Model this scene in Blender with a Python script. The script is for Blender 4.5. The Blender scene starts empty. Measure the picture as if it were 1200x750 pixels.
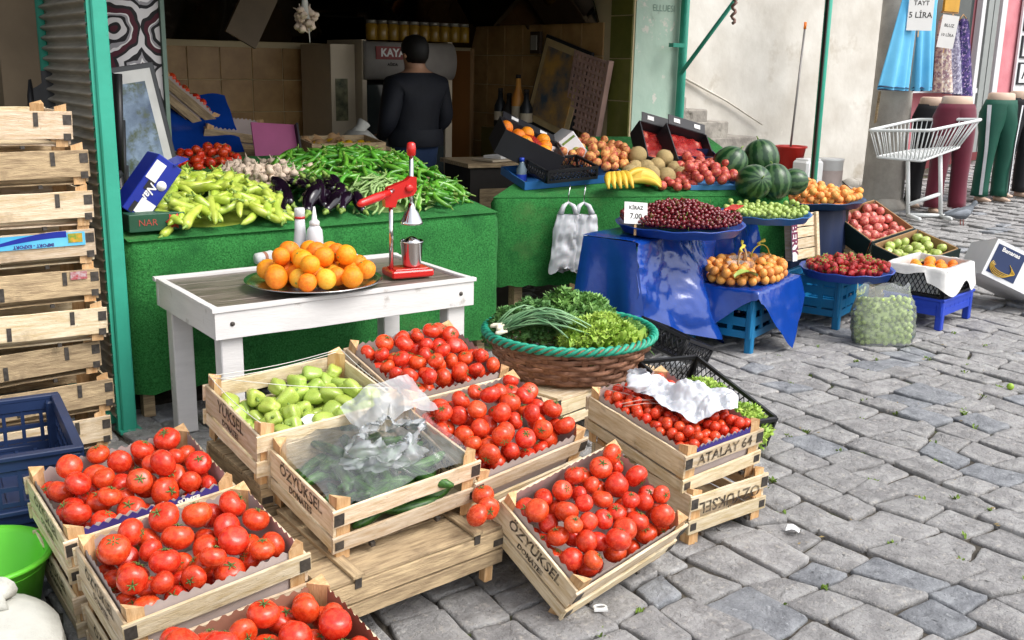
import bpy, math, random
import numpy as np
from mathutils import Vector, Matrix, Euler, noise as mnoise

scene = bpy.context.scene
# ---------------------------------------------------------------- camera
F_PX, PITCH, ROLL, CAM_H, HEAD = 1210.0, math.radians(13.9), math.radians(1.1), 1.55, math.radians(54)
_hd = Vector((math.cos(HEAD), math.sin(HEAD), 0)); _r0 = Vector((math.sin(HEAD), -math.cos(HEAD), 0)); _Z = Vector((0, 0, 1))
FW = math.cos(PITCH) * _hd - math.sin(PITCH) * _Z
_u0 = math.sin(PITCH) * _hd + math.cos(PITCH) * _Z
RT = math.cos(ROLL) * _r0 + math.sin(ROLL) * _u0
UP = -math.sin(ROLL) * _r0 + math.cos(ROLL) * _u0
CO = Vector((0, 0, CAM_H))
cd = bpy.data.cameras.new('camera'); cam = bpy.data.objects.new('camera', cd); scene.collection.objects.link(cam)
cm = Matrix.Identity(4)
for i in range(3):
    cm[i][0], cm[i][1], cm[i][2], cm[i][3] = RT[i], UP[i], -FW[i], CO[i]
cam.matrix_world = cm
cd.sensor_width = 36; cd.lens = F_PX / 1200 * 36; cd.clip_start = .05; cd.clip_end = 300
scene.camera = cam
# ---------------------------------------------------------------- light: bright overcast day
world = bpy.data.worlds.new('World'); scene.world = world; world.use_nodes = True
SUN_EL, SUN_AZ = math.radians(52), math.radians(150)      # azimuth clockwise from +Y
wn = world.node_tree.nodes; wl = world.node_tree.links; wn.clear()
sky = wn.new('ShaderNodeTexSky'); sky.sky_type = 'NISHITA'; sky.sun_disc = False
sky.sun_elevation = SUN_EL; sky.sun_rotation = SUN_AZ; sky.air_density = 1.0; sky.dust_density = 3.0
hs = wn.new('ShaderNodeHueSaturation'); hs.inputs['Saturation'].default_value = .28
bg = wn.new('ShaderNodeBackground'); bg.inputs[1].default_value = .15
wo = wn.new('ShaderNodeOutputWorld')
wl.new(sky.outputs[0], hs.inputs['Color']); wl.new(hs.outputs[0], bg.inputs[0]); wl.new(bg.outputs[0], wo.inputs[0])
sd = bpy.data.lights.new('sun', 'SUN'); sd.energy = 1.0; sd.angle = math.radians(30); sd.color = (1, .975, .94)
so = bpy.data.objects.new('sun', sd); scene.collection.objects.link(so)
sdir = Vector((math.cos(SUN_EL) * math.sin(SUN_AZ), math.cos(SUN_EL) * math.cos(SUN_AZ), math.sin(SUN_EL)))
so.rotation_euler = sdir.to_track_quat('Z', 'Y').to_euler(); so.location = (3, -3, 8)
scene.view_settings.view_transform = 'Standard'; scene.view_settings.look = 'None'
scene.view_settings.exposure = 1.05; scene.view_settings.gamma = 1; scene.view_settings.use_curve_mapping = False
try:
    scene.cycles.max_bounces = 8; scene.cycles.transparent_max_bounces = 12
except Exception:
    pass
rng = random.Random(7)
COL = scene.collection
# ---------------------------------------------------------------- pixel -> place helpers
def ray(x, y): return FW + RT * ((x - 600) / F_PX) - UP * ((y - 375) / F_PX)
def gz(u, v): return .06 * max(0, u - 6.5)
def Pz(x, y, z=0.):
    d = ray(x, y); return CO + d * ((z - CAM_H) / d.z)
def Pg(x, y):
    z = 0
    for _ in range(30):
        p = Pz(x, y, z); z = .5 * z + .5 * gz(p.x, p.y)
    return p
def Pv(x, y, v): d = ray(x, y); return CO + d * (v / d.y)
def Pu(x, y, u): d = ray(x, y); return CO + d * (u / d.x)
def Pp(x, y, p0, n):
    d = ray(x, y); return CO + d * ((p0 - CO).dot(n) / d.dot(n))
def proj(p):
    d = Vector(p) - CO; w = d.dot(FW)
    return (600 + F_PX * d.dot(RT) / w, 375 - F_PX * d.dot(UP) / w, F_PX / w)
def rot(yaw=0, pitch=0, roll=0):
    return Matrix.Rotation(math.radians(yaw), 3, 'Z') @ Matrix.Rotation(math.radians(pitch), 3, 'Y') @ Matrix.Rotation(math.radians(roll), 3, 'X')
def TR(loc, R=None, s=None):
    M = (R if R is not None else Matrix.Identity(3)).to_4x4(); M.translation = Vector(loc)
    if s is not None:
        M = M @ Matrix.Diagonal((s, s, s, 1) if not hasattr(s, '__len__') else (*s, 1))
    return M
def L3(h):
    h = h.lstrip('#'); c = [int(h[i:i + 2], 16) / 255 for i in (0, 2, 4)]
    return tuple(x / 12.92 if x <= .04045 else ((x + .055) / 1.055) ** 2.4 for x in c)
# ---------------------------------------------------------------- mesh builder
class MB:
    def __init__(s): s.v = []; s.f = []; s.m = []; s.s = []
    def add(s, vs, fs, m=0, smooth=False):
        o = len(s.v); s.v += [tuple(v) for v in vs]
        for f in fs:
            s.f.append([i + o for i in f]); s.m.append(m); s.s.append(smooth)
        return s
    def box(s, c, size, R=None, m=0, bev=0):
        x, y, z = [q / 2 for q in size]; c = Vector(c)
        if bev <= 0:
            vs = [Vector((a * x, b * y, d * z)) for d in (-1, 1) for b in (-1, 1) for a in (-1, 1)]
            fs = [(0, 2, 3, 1), (4, 5, 7, 6), (0, 1, 5, 4), (2, 6, 7, 3), (0, 4, 6, 2), (1, 3, 7, 5)]
        else:
            vs = []; fs = []
            b_ = min(bev, x * .9, y * .9, z * .9)
            def ring(zz, ix):
                X, Y = x - ix, y - ix
                return [(X - b_ * 0, -Y + b_, zz), (X, Y - b_, zz), (X - b_, Y, zz), (-X + b_, Y, zz), (-X, Y - b_, zz), (-X, -Y + b_, zz), (-X + b_, -Y, zz), (X - b_, -Y, zz)]
            for zz, ix in ((-z, b_ * .6), (-z + b_, 0), (z - b_, 0), (z, b_ * .6)): vs += [Vector(q) for q in ring(zz, ix)]
            for k in range(3):
                for i in range(8):
                    j = (i + 1) % 8; fs.append((k * 8 + i, k * 8 + j, k * 8 + 8 + j, k * 8 + 8 + i))
            fs.append(tuple(range(7, -1, -1))); fs.append(tuple(range(24, 32)))
        if R is not None: vs = [R @ v for v in vs]
        return s.add([c + v for v in vs], fs, m)
    def tube(s, pts, r, n=8, m=0, caps=True, closed=False, flat=1., smooth=True):
        pts = [Vector(p) for p in pts]; N = len(pts)
        rr = list(r) if hasattr(r, '__len__') else [r] * N
        vs = []; fs = []; prev = None
        for i, p in enumerate(pts):
            a = pts[(i - 1) % N] if (i > 0 or closed) else p; b = pts[(i + 1) % N] if (i < N - 1 or closed) else p
            t = (b - a); t = t.normalized() if t.length > 1e-9 else Vector((0, 0, 1))
            if prev is None:
                q = Vector((0, 0, 1)) if abs(t.z) < .9 else Vector((1, 0, 0)); n1 = t.cross(q).normalized()
            else:
                n1 = (prev - t * prev.dot(t)); n1 = n1.normalized() if n1.length > 1e-6 else t.orthogonal().normalized()
            prev = n1; n2 = t.cross(n1)
            for k in range(n):
                g = 2 * math.pi * k / n; vs.append(p + n1 * (math.cos(g) * rr[i]) + n2 * (math.sin(g) * rr[i] * flat))
        for i in range(N if closed else N - 1):
            for k in range(n):
                l = (k + 1) % n; j = (i + 1) % N; fs.append((i * n + k, i * n + l, j * n + l, j * n + k))
        if caps and not closed:
            fs.append(tuple(range(n - 1, -1, -1))); fs.append(tuple((N - 1) * n + k for k in range(n)))
        return s.add(vs, fs, m, smooth)
    def lathe(s, prof, n=16, M=None, m=0, smooth=True, fn=None, capb=True, capt=True):
        vs = []; fs = []
        for (r, z) in prof:
            for k in range(n):
                g = 2 * math.pi * k / n; q = fn(g, r, z) if fn else (r * math.cos(g), r * math.sin(g), z)
                vs.append(Vector(q))
        N = len(prof)
        for i in range(N - 1):
            for k in range(n):
                l = (k + 1) % n; fs.append((i * n + k, i * n + l, i * n + n + l, i * n + n + k))
        if capb: fs.append(tuple(range(n - 1, -1, -1)))
        if capt: fs.append(tuple((N - 1) * n + k for k in range(n)))
        if M is not None: vs = [M @ v for v in vs]
        return s.add(vs, fs, m, smooth)
    def loft(s, rings, m=0, smooth=True, caps=True):
        n = len(rings[0]); vs = [Vector(p) for r in rings for p in r]; fs = []
        for i in range(len(rings) - 1):
            for k in range(n):
                l = (k + 1) % n; fs.append((i * n + k, i * n + l, i * n + n + l, i * n + n + k))
        if caps: fs.append(tuple(range(n - 1, -1, -1))); fs.append(tuple((len(rings) - 1) * n + k for k in range(n)))
        return s.add(vs, fs, m, smooth)
    def grid(s, fn, nu, nv, m=0, smooth=True, wrap=False):
        vs = [Vector(fn(i / nu, j / nv)) for j in range(nv + 1) for i in range(nu + (0 if wrap else 1))]
        w = nu + (0 if wrap else 1); fs = []
        for j in range(nv):
            for i in range(nu):
                k = (i + 1) % w if wrap else i + 1
                fs.append((j * w + i, j * w + k, (j + 1) * w + k, (j + 1) * w + i))
        return s.add(vs, fs, m, smooth)
    def prism(s, poly, z0, z1, m=0, M=None):
        n = len(poly); vs = [Vector((x, y, z0)) for x, y in poly] + [Vector((x, y, z1)) for x, y in poly]
        fs = [tuple(range(n - 1, -1, -1)), tuple(range(n, 2 * n))] + [(i, (i + 1) % n, n + (i + 1) % n, n + i) for i in range(n)]
        if M is not None: vs = [M @ v for v in vs]
        return s.add(vs, fs, m)
    def mesh(s, name, mats):
        me = bpy.data.meshes.new(name); me.from_pydata([tuple(v) for v in s.v], [], s.f)
        for q in (mats if isinstance(mats, (list, tuple)) else [mats]): me.materials.append(q)
        me.polygons.foreach_set('material_index', s.m); me.polygons.foreach_set('use_smooth', s.s); me.update()
        return me
def obj(name, me, parent=None, M=None):
    o = bpy.data.objects.new(name, me); COL.objects.link(o)
    if parent is not None: o.parent = parent
    if M is not None: o.matrix_local = M
    return o
def tag(o, label, cat, group=None):
    o['label'] = label; o['category'] = cat
    if group: o['group'] = group
    return o
def thing(name, label, cat, M=None, group=None):
    o = obj(name, None, None, M); o.empty_display_size = .05
    return tag(o, label, cat, group)
def part(name, mb, mat, parent, M=None, kind=None):
    o = obj(name, mb.mesh(name, mat) if isinstance(mb, MB) else mb, parent, M)
    if kind: o['kind'] = kind
    return o
def solo(name, mb, mat, label, cat, M=None, group=None):
    return tag(part(name, mb, mat, None, M), label, cat, group)
def struct(name, mb, mat, M=None):
    o = part(name, mb, mat, None, M); o['kind'] = 'structure'; return o
_txt = {}
def text_mesh(s, size, mat, align='CENTER', bold=0., shear=0., sx=1.):
    k = (s, size, mat.name, align, bold, shear, sx)
    if k in _txt: return _txt[k]
    c = bpy.data.curves.new('lettering', 'FONT'); c.body = s; c.size = size; c.align_x = align; c.align_y = 'CENTER'; c.offset = bold; c.shear = shear; c.resolution_u = 2
    o = bpy.data.objects.new('lettering', c); me = bpy.data.meshes.new_from_object(o)
    if sx != 1.:
        me.transform(Matrix.Diagonal((sx, 1, 1, 1)))
    me.materials.clear(); me.materials.append(mat); bpy.data.objects.remove(o); _txt[k] = me
    return me
# ---------------------------------------------------------------- materials
def mat(name, col, rough=.55, var=.12, vs=6., col2=None, bump=0., bs=60., objvar=0., hue=0., spec=.4, metal=0., sub=0., coat=0., stretch=None, trans=0., alpha=1., vmin=.35, vmax=.65, sheen=0., rvar=0.):
    m = bpy.data.materials.new(name); m.use_nodes = True; nt = m.node_tree; N = nt.nodes; Lk = nt.links
    b = N['Principled BSDF']; b.inputs['Roughness'].default_value = rough; b.inputs['Specular IOR Level'].default_value = spec; b.inputs['Metallic'].default_value = metal
    if sub: b.inputs['Subsurface Weight'].default_value = sub; b.inputs['Subsurface Radius'].default_value = (.3, .1, .05); b.inputs['Subsurface Scale'].default_value = .02
    if coat: b.inputs['Coat Weight'].default_value = coat; b.inputs['Coat Roughness'].default_value = .12
    if trans: b.inputs['Transmission Weight'].default_value = trans
    if alpha < 1: b.inputs['Alpha'].default_value = alpha
    if sheen: b.inputs['Sheen Weight'].default_value = sheen
    tc = N.new('ShaderNodeTexCoord'); oi = N.new('ShaderNodeObjectInfo'); ad = N.new('ShaderNodeVectorMath'); ad.operation = 'MULTIPLY_ADD'
    cx = N.new('ShaderNodeCombineXYZ')
    for i in range(3): Lk.new(oi.outputs['Random'], cx.inputs[i])
    Lk.new(cx.outputs[0], ad.inputs[0]); ad.inputs[1].default_value = (37, 71, 53); Lk.new(tc.outputs['Object'], ad.inputs[2])
    vec = ad.outputs[0]
    if stretch:
        mp = N.new('ShaderNodeMapping'); mp.inputs['Scale'].default_value = stretch; Lk.new(vec, mp.inputs[0]); vec = mp.outputs[0]
    nz = N.new('ShaderNodeTexNoise'); nz.inputs['Scale'].default_value = vs; nz.inputs['Detail'].default_value = 5; nz.inputs['Roughness'].default_value = .6; Lk.new(vec, nz.inputs['Vector'])
    rp = N.new('ShaderNodeValToRGB'); rp.color_ramp.elements[0].position = vmin; rp.color_ramp.elements[1].position = vmax
    if col2 is None: c0 = [c * (1 - var) for c in col]; c1 = [min(1, c * (1 + var)) for c in col]
    else: c0, c1 = col, col2
    rp.color_ramp.elements[0].color = (*c0, 1); rp.color_ramp.elements[1].color = (*c1, 1)
    Lk.new(nz.outputs['Fac'], rp.inputs[0]); out = rp.outputs[0]
    if objvar or hue:
        h = N.new('ShaderNodeHueSaturation'); mr = N.new('ShaderNodeMapRange'); mr.inputs['To Min'].default_value = 1 - objvar; mr.inputs['To Max'].default_value = 1 + objvar
        Lk.new(oi.outputs['Random'], mr.inputs[0]); Lk.new(mr.outputs[0], h.inputs['Value'])
        if hue:
            mu = N.new('ShaderNodeMath'); mu.operation = 'MULTIPLY'; mu.inputs[1].default_value = 7.13; fr = N.new('ShaderNodeMath'); fr.operation = 'FRACT'
            Lk.new(oi.outputs['Random'], mu.inputs[0]); Lk.new(mu.outputs[0], fr.inputs[0])
            m2 = N.new('ShaderNodeMapRange'); hlo, hhi = hue if isinstance(hue, tuple) else (-hue, hue); m2.inputs['To Min'].default_value = .5 + hlo; m2.inputs['To Max'].default_value = .5 + hhi; Lk.new(fr.outputs[0], m2.inputs[0]); Lk.new(m2.outputs[0], h.inputs['Hue'])
        Lk.new(out, h.inputs['Color']); out = h.outputs[0]
    Lk.new(out, b.inputs['Base Color'])
    if rvar:
        r2 = N.new('ShaderNodeMapRange'); r2.inputs['To Min'].default_value = max(.03, rough - rvar); r2.inputs['To Max'].default_value = min(1, rough + rvar); Lk.new(nz.outputs['Fac'], r2.inputs[0]); Lk.new(r2.outputs[0], b.inputs['Roughness'])
    if bump:
        n2 = N.new('ShaderNodeTexNoise'); n2.inputs['Scale'].default_value = bs; n2.inputs['Detail'].default_value = 4; Lk.new(vec, n2.inputs['Vector'])
        bp = N.new('ShaderNodeBump'); bp.inputs['Strength'].default_value = bump; bp.inputs['Distance'].default_value = .01; Lk.new(n2.outputs['Fac'], bp.inputs['Height']); Lk.new(bp.outputs[0], b.inputs['Normal'])
    m['out'] = 0
    return m
def nodes(m): return m.node_tree.nodes, m.node_tree.links, m.node_tree.nodes['Principled BSDF']
def overlay(m, col, scale, lo, hi, vecout='Object', detail=6, rough=None):
    """stains / wear with a shape of their own: mix a second colour by thresholded noise"""
    N, Lk, b = nodes(m); src = b.inputs['Base Color'].links[0].from_socket
    tc = N.new('ShaderNodeTexCoord'); nz = N.new('ShaderNodeTexNoise'); nz.inputs['Scale'].default_value = scale; nz.inputs['Detail'].default_value = detail; nz.inputs['Roughness'].default_value = .65
    Lk.new(tc.outputs[vecout], nz.inputs['Vector'])
    mr = N.new('ShaderNodeMapRange'); mr.inputs['From Min'].default_value = lo; mr.inputs['From Max'].default_value = hi; Lk.new(nz.outputs['Fac'], mr.inputs[0])
    mx = N.new('ShaderNodeMix'); mx.data_type = 'RGBA'; Lk.new(mr.outputs[0], mx.inputs['Factor']); Lk.new(src, mx.inputs['A']); mx.inputs['B'].default_value = (*col, 1)
    Lk.new(mx.outputs['Result'], b.inputs['Base Color'])
    return m
def see_through(m, fac, scale=None, lo=.3, hi=.7):
    """thin clear film: part of the light passes straight through"""
    N, Lk, b = nodes(m); t = N.new('ShaderNodeBsdfTransparent'); mx = N.new('ShaderNodeMixShader'); out = N['Material Output']
    Lk.new(t.outputs[0], mx.inputs[1]); Lk.new(b.outputs[0], mx.inputs[2]); Lk.new(mx.outputs[0], out.inputs[0]); mx.inputs[0].default_value = fac
    if scale:
        tc = N.new('ShaderNodeTexCoord'); nz = N.new('ShaderNodeTexNoise'); nz.inputs['Scale'].default_value = scale; nz.inputs['Detail'].default_value = 6; Lk.new(tc.outputs['Object'], nz.inputs['Vector'])
        mr = N.new('ShaderNodeMapRange'); mr.inputs['From Min'].default_value = .35; mr.inputs['From Max'].default_value = .65; mr.inputs['To Min'].default_value = lo; mr.inputs['To Max'].default_value = hi
        Lk.new(nz.outputs['Fac'], mr.inputs[0]); Lk.new(mr.outputs[0], mx.inputs[0])
    return m
M = {}
M['wood'] = mat('crate_wood', L3('bfa680'), .75, col2=L3('dccbb0'), vs=9, stretch=(1.2, 9, 9), bump=.3, bs=40, objvar=.2, hue=.01)
overlay(M['wood'], L3('76604a'), 5, .54, .8); overlay(M['wood'], L3('5f4a36'), 34, .68, .76)
M['wood_old'] = mat('weathered_wood', L3('8f7a5e'), .85, col2=L3('c0a883'), vs=9, stretch=(1.2, 9, 9), bump=.4, bs=40, objvar=.16)
overlay(M['wood_old'], L3('5d4c3b'), 5, .56, .78)
M['post'] = mat('post_wood', L3('b98d5c'), .75, col2=L3('d9b486'), vs=10, stretch=(6, 6, 1.2), bump=.25, bs=40, objvar=.15)
M['ink'] = see_through(mat('stencil_ink', L3('2e2520'), .8, var=.3, vs=40), .8, 45, .35, .95)
M['ink_solid'] = mat('black_print', L3('24211f'), .7, var=.1)
M['clip'] = mat('dark_metal_clip', L3('4c4742'), .5, var=.35, vs=60, metal=.4)
M['liner'] = mat('grey_paper_liner', L3('b3a49e'), .85, var=.06, vs=12, bump=.08, bs=90)
M['liner_brown'] = mat('brown_paper_liner', L3('9a6a55'), .85, var=.08, vs=12, bump=.08, bs=90)
M['purple'] = mat('purple_print', L3('3a2f78'), .6, var=.15)
M['white_print'] = mat('white_print', L3('e4e2de'), .6, var=.03)
M['tomato'] = mat('tomato_skin', L3('c02712'), .27, col2=L3('dc4a28'), vs=3, objvar=.13, hue=(-.003, .006), spec=.45, sub=.05, coat=.08, rvar=.08)
overlay(M['tomato'], L3('d4582a'), 1.3, .66, .86)
M['calyx'] = mat('tomato_calyx', L3('3a5220'), .75, col2=L3('6d8244'), vs=60, objvar=.2)
M['bell'] = mat('pale_green_pepper_skin', L3('86a035'), .25, col2=L3('b5c563'), vs=20, objvar=.14, hue=.012, sub=.05, coat=.3)
M['stem'] = mat('green_stem', L3('5d7d2c'), .6, col2=L3('8fa552'), vs=60, objvar=.2)
M['cuc'] = mat('cucumber_skin', L3('1d3d16'), .4, col2=L3('47702c'), vs=30, objvar=.2, stretch=(1, 6, 6))
def film(name, haze=.1, rough=.1, ior=1.45):
    """thin clear film: mostly transparent, Fresnel gloss, a little milky scatter"""
    m = mat(name, L3('e8ecee'), .4, var=.02); N, Lk, b = nodes(m); out = N['Material Output']
    t = N.new('ShaderNodeBsdfTransparent'); g = N.new('ShaderNodeBsdfGlossy'); g.inputs['Roughness'].default_value = rough; fr = N.new('ShaderNodeFresnel'); fr.inputs['IOR'].default_value = ior
    m1 = N.new('ShaderNodeMixShader'); m2 = N.new('ShaderNodeMixShader'); m2.inputs[0].default_value = haze
    Lk.new(fr.outputs[0], m1.inputs[0]); Lk.new(t.outputs[0], m1.inputs[1]); Lk.new(g.outputs[0], m1.inputs[2]); Lk.new(m1.outputs[0], m2.inputs[1]); Lk.new(b.outputs[0], m2.inputs[2]); Lk.new(m2.outputs[0], out.inputs[0])
    return m
M['film'] = film('clear_plastic_film', .09, .16, 1.4)
M['film_white'] = film('milky_plastic_film', .3, .16, 1.4)
M['film_thin'] = film('thin_clear_film', .12, .12, 1.3)
M['bagwhite'] = mat('white_carrier_bag', L3('c6c7cb'), .38, var=.03, spec=.4, sub=.1)
M['white_paint'] = mat('white_painted_wood', L3('d6d3d0'), .5, var=.05, vs=5, bump=.12, bs=30, stretch=(1, 6, 6))
overlay(M['white_paint'], L3('8c8277'), 11, .63, .78)
M['table_top'] = mat('worn_grey_tabletop', L3('4d443d'), .35, col2=L3('80736a'), vs=6, stretch=(1, 14, 1), bump=.1, bs=30, rvar=.12)
M['steel'] = mat('steel', L3('c2c2c2'), .2, var=.04, metal=1.)
M['chrome'] = mat('chrome', L3('d0d0d0'), .1, var=.02, metal=1.)
M['red_enamel'] = mat('red_enamel', L3('c3211d'), .3, var=.08, coat=.4)
M['orange'] = mat('orange_peel', L3('e87a0c'), .42, col2=L3('f29a22'), vs=5, bump=.25, bs=260, objvar=.08, hue=.012)
M['lemon_orange'] = mat('yellow_citrus_peel', L3('eda31f'), .42, col2=L3('f1bd42'), vs=5, bump=.25, bs=260, objvar=.05)
M['plastic_w'] = mat('white_plastic', L3('dcdcda'), .35, var=.03)
M['navy'] = mat('navy_plastic', L3('1b2c4e'), .45, var=.14, vs=4)
M['bluecrate'] = mat('turquoise_blue_plastic', L3('156c9a'), .45, var=.14, vs=4)
M['royal'] = mat('royal_blue_plastic', L3('2442b0'), .4, var=.08, vs=4)
M['blacko'] = mat('black_plastic', L3('1b1b1d'), .42, var=.15, vs=5)
M['lime'] = mat('lime_green_plastic', L3('62c034'), .35, var=.06, vs=3)
M['sack'] = mat('grey_white_sack', L3('bdbcb3'), .8, var=.1, vs=9, bump=.3, bs=200)
M['tarp'] = mat('blue_tarpaulin', L3('0f3a8c'), .17, var=.12, vs=5, spec=.6, bump=.35, bs=14)
M['tray'] = mat('blue_tray', L3('2d63a0'), .4, var=.1, vs=6)
M['traynavy'] = mat('blue_wrapped_tray', L3('24489c'), .3, var=.14, vs=7)
M['teal'] = mat('teal_paint', L3('359c84'), .42, var=.1, vs=4, bump=.1, bs=25)
overlay(M['teal'], L3('3a3a34'), 22, .68, .74)
M['card'] = mat('brown_cardboard', L3('a3805a'), .85, var=.08, vs=8)
M['blackcard'] = mat('black_carton', L3('232226'), .5, var=.12)
M['whitecard'] = mat('white_carton', L3('dcdcdc'), .6, var=.03)
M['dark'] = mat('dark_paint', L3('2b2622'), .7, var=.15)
# ================================================================= ground and cobbles
M['soil'] = mat('joint_soil', L3('35302a'), .95, col2=L3('565047'), vs=14, bump=.6, bs=60)
overlay(M['soil'], L3('4d5a2a'), 2.2, .55, .68)
M['cobble'] = mat('grey_cobblestone', L3('838180'), .8, col2=L3('a5a3a1'), vs=12, bump=1., bs=45, objvar=.1, hue=.008)
overlay(M['cobble'], L3('b3ada5'), 40, .56, .7); overlay(M['cobble'], L3('5c5753'), 7, .6, .8)
M['cobble_blue'] = mat('blue_grey_cobblestone', L3('74767a'), .75, col2=L3('989a9d'), vs=12, bump=.9, bs=45, objvar=.12)
overlay(M['cobble_blue'], L3('a5a7a9'), 40, .58, .7)
overlay(M['cobble'], L3('4a4643'), 130, .6, .7); overlay(M['cobble_blue'], L3('45474a'), 130, .6, .7)
for _k in ('cobble', 'cobble_blue'):
    for _n in M[_k].node_tree.nodes:
        if _n.type == 'BUMP': _n.inputs['Distance'].default_value = .018
        if _n.type == 'TEX_NOISE' and abs(_n.inputs['Scale'].default_value - 45) < .1: _n.inputs['Detail'].default_value = 9; _n.inputs['Roughness'].default_value = .68
M['concrete'] = mat('concrete', L3('8d8880'), .85, col2=L3('a8a39a'), vs=4, bump=.3, bs=50)
mb = MB()
def gfn(a, b):
    u = -12 + 72 * a; v = -14 + 44 * b; return (u, v, gz(u, v) - .016)
mb.grid(gfn, 144, 44)
ground = struct('ground', mb, M['soil'])
joints = []
def cobbles():
    r = random.Random(11); stones = []
    u = -1.2
    while u < 17:
        w = r.uniform(.15, .2); v = -.4 + r.uniform(0, .2)
        while v < 9.5:
            l = r.uniform(.14, .25)
            stones.append((u, v, w, l)); v += l
        u += w
    def corner(u, v):     # shared wander so neighbours keep an even joint
        q = mnoise.noise_vector(Vector((u * 2.1, v * 2.1, 3.3)))
        q2 = mnoise.noise_vector(Vector((u * .7, v * .7, 9.1)))
        q3 = mnoise.noise_vector(Vector((u * 5.3, v * 5.3, 1.7)))
        return u + q.x * .06 + q2.x * .07 + q3.x * .05, v + q.y * .06 + q2.y * .07 + q3.y * .05
    out = []
    lim = [(430, 750), (570, 690), (650, 730), (800, 660), (900, 600), (890, 500), (850, 425), (930, 400), (1080, 400), (1200, 345)]
    for (u, v, w, l) in stones:
        cu, cv = u + w / 2, v + l / 2
        if cv > 6.9 + max(0, cu - 8) * .14 or (cu < 3.2 and cv > 4.6): continue
        d = Vector((cu, cv, gz(cu, cv))) - CO
        if d.dot(FW) < .8: continue
        px, py, s = proj((cu, cv, gz(cu, cv)))
        if not (-350 < px < 1550 and 150 < py < 1100): continue
        g = .0035
        cs = [corner(u, v), corner(u + w, v), corner(u + w, v + l), corner(u, v + l)]
        mx = sum(c[0] for c in cs) / 4; my = sum(c[1] for c in cs) / 4
        pts = []
        for k in range(4):
            (x0, y0), (x1, y1) = cs[k], cs[(k + 1) % 4]
            for t in (.05, .35, .65, .95):
                x = x0 + (x1 - x0) * t; y = y0 + (y1 - y0) * t
                dd = math.hypot(x - mx, y - my); ins = (g + r.uniform(-.003, .007)) / dd
                if t in (.05, .95): ins += .012
                pts.append((x + (mx - x) * ins, y + (my - y) * ins))
        vis = 0 <= px <= 1200 and py <= 750
        if vis:
            for (a, b), (c, e) in zip(lim[:-1], lim[1:]):
                if min(a, c) <= px <= max(a, c) and py < b + (e - b) * (px - a) / ((c - a) or 1) : vis = False
            if px < 430: vis = False
        joints.append((pts[r.randrange(16)], vis))
        hh = r.uniform(-.007, .008) + gz(mx, my); tx = r.uniform(-.03, .03); ty = r.uniform(-.03, .03)
        def shape(inset, z, jit):
            o = []
            for (x, y) in pts:
                X = x - mx; Y = y - my; k = 1 - min(.72 * min(1, inset / .085) ** .5, inset / max(.03, math.hypot(X, Y))); X *= k; Y *= k
                o.append((X, Y, z + tx * X + ty * Y + r.uniform(-jit, jit)))
            return o
        rings = [shape(0, -.04, 0), shape(.0005, -.007, .001), shape(.003, -.0015, .0012), shape(.009, .0005, .0022), shape(.028, .001, .003), shape(.055, .0015, .0045), shape(.085, .002, .004)]
        out.append((vis, s * s * w * l, (mx, my, hh), rings, r.random()))
    return out
st = sorted(cobbles(), key=lambda q: (-q[0], -q[1]))
rest = MB()
for i, (vis, a, c, rings, rv) in enumerate(st):
    mb = MB() if i < 300 else rest
    if i < 300:
        mb.loft(rings); part('cobblestone', mb, M['cobble'] if rv > .14 else M['cobble_blue'], ground, TR(c))
    else:
        mb.loft([[(x + c[0], y + c[1], z + c[2]) for x, y, z in rg] for rg in rings], m=0 if rv > .14 else 1)
o = part('cobblestones_beyond', rest, [M['cobble'], M['cobble_blue']], ground); o['kind'] = 'stuff'
# moss and weeds in the joints, a few scraps
M['weed'] = mat('weed_leaf', L3('4f6b22'), .7, col2=L3('86a03e'), vs=30)
mb = MB(); r = random.Random(3)
for _ in range(1500):
    (jx, jy), jv = r.choice(joints); p = Vector((jx, jy, gz(jx, jy)))
    if not jv: continue
    if r.random() < .55 and mnoise.noise(Vector((p.x * 1.5, p.y * 1.5, 5))) < .05: continue
    for k in range(r.randint(3, 8)):
        a = r.uniform(0, 6.28); l = r.uniform(.006, .02); b = p + Vector((r.uniform(-.014, .014), r.uniform(-.014, .014), -.01)); t = b + Vector((math.cos(a) * l, math.sin(a) * l, r.uniform(.012, .022)))
        w = Vector((-math.sin(a), math.cos(a), 0)) * .003
        mb.add([b - w, b + w, (b + t) / 2 + w * 1.5 + Vector((0, 0, .004)), t, (b + t) / 2 - w * 1.5 + Vector((0, 0, .004))], [(0, 1, 2, 3, 4)], 0)
cr = MB()
for _ in range(900):
    (jx, jy), jv = r.choice(joints)
    if not jv: continue
    a = r.uniform(0, 6.28); l = r.uniform(.003, .011); p = Vector((jx + r.uniform(-.03, .03), jy + r.uniform(-.03, .03), gz(jx, jy) + .008)); d = Vector((math.cos(a) * l, math.sin(a) * l, .002)); w = Vector((-math.sin(a), math.cos(a), .3)) * l * .4
    cr.add([p - d, p + w, p + d, p - w], [(0, 1, 2, 3)])
oc = part('crumbs', cr, mat('dry_crumbs', L3('6b5a3c'), .9, col2=L3('a08c5c'), vs=3), None); oc['kind'] = 'stuff'; oc['label'] = 'dry leaf crumbs scattered along the cobble joints'
o = part('joint_weeds', mb, M['weed'], None); o['kind'] = 'stuff'; o['label'] = 'small green weeds growing in the cobble joints'
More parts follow.
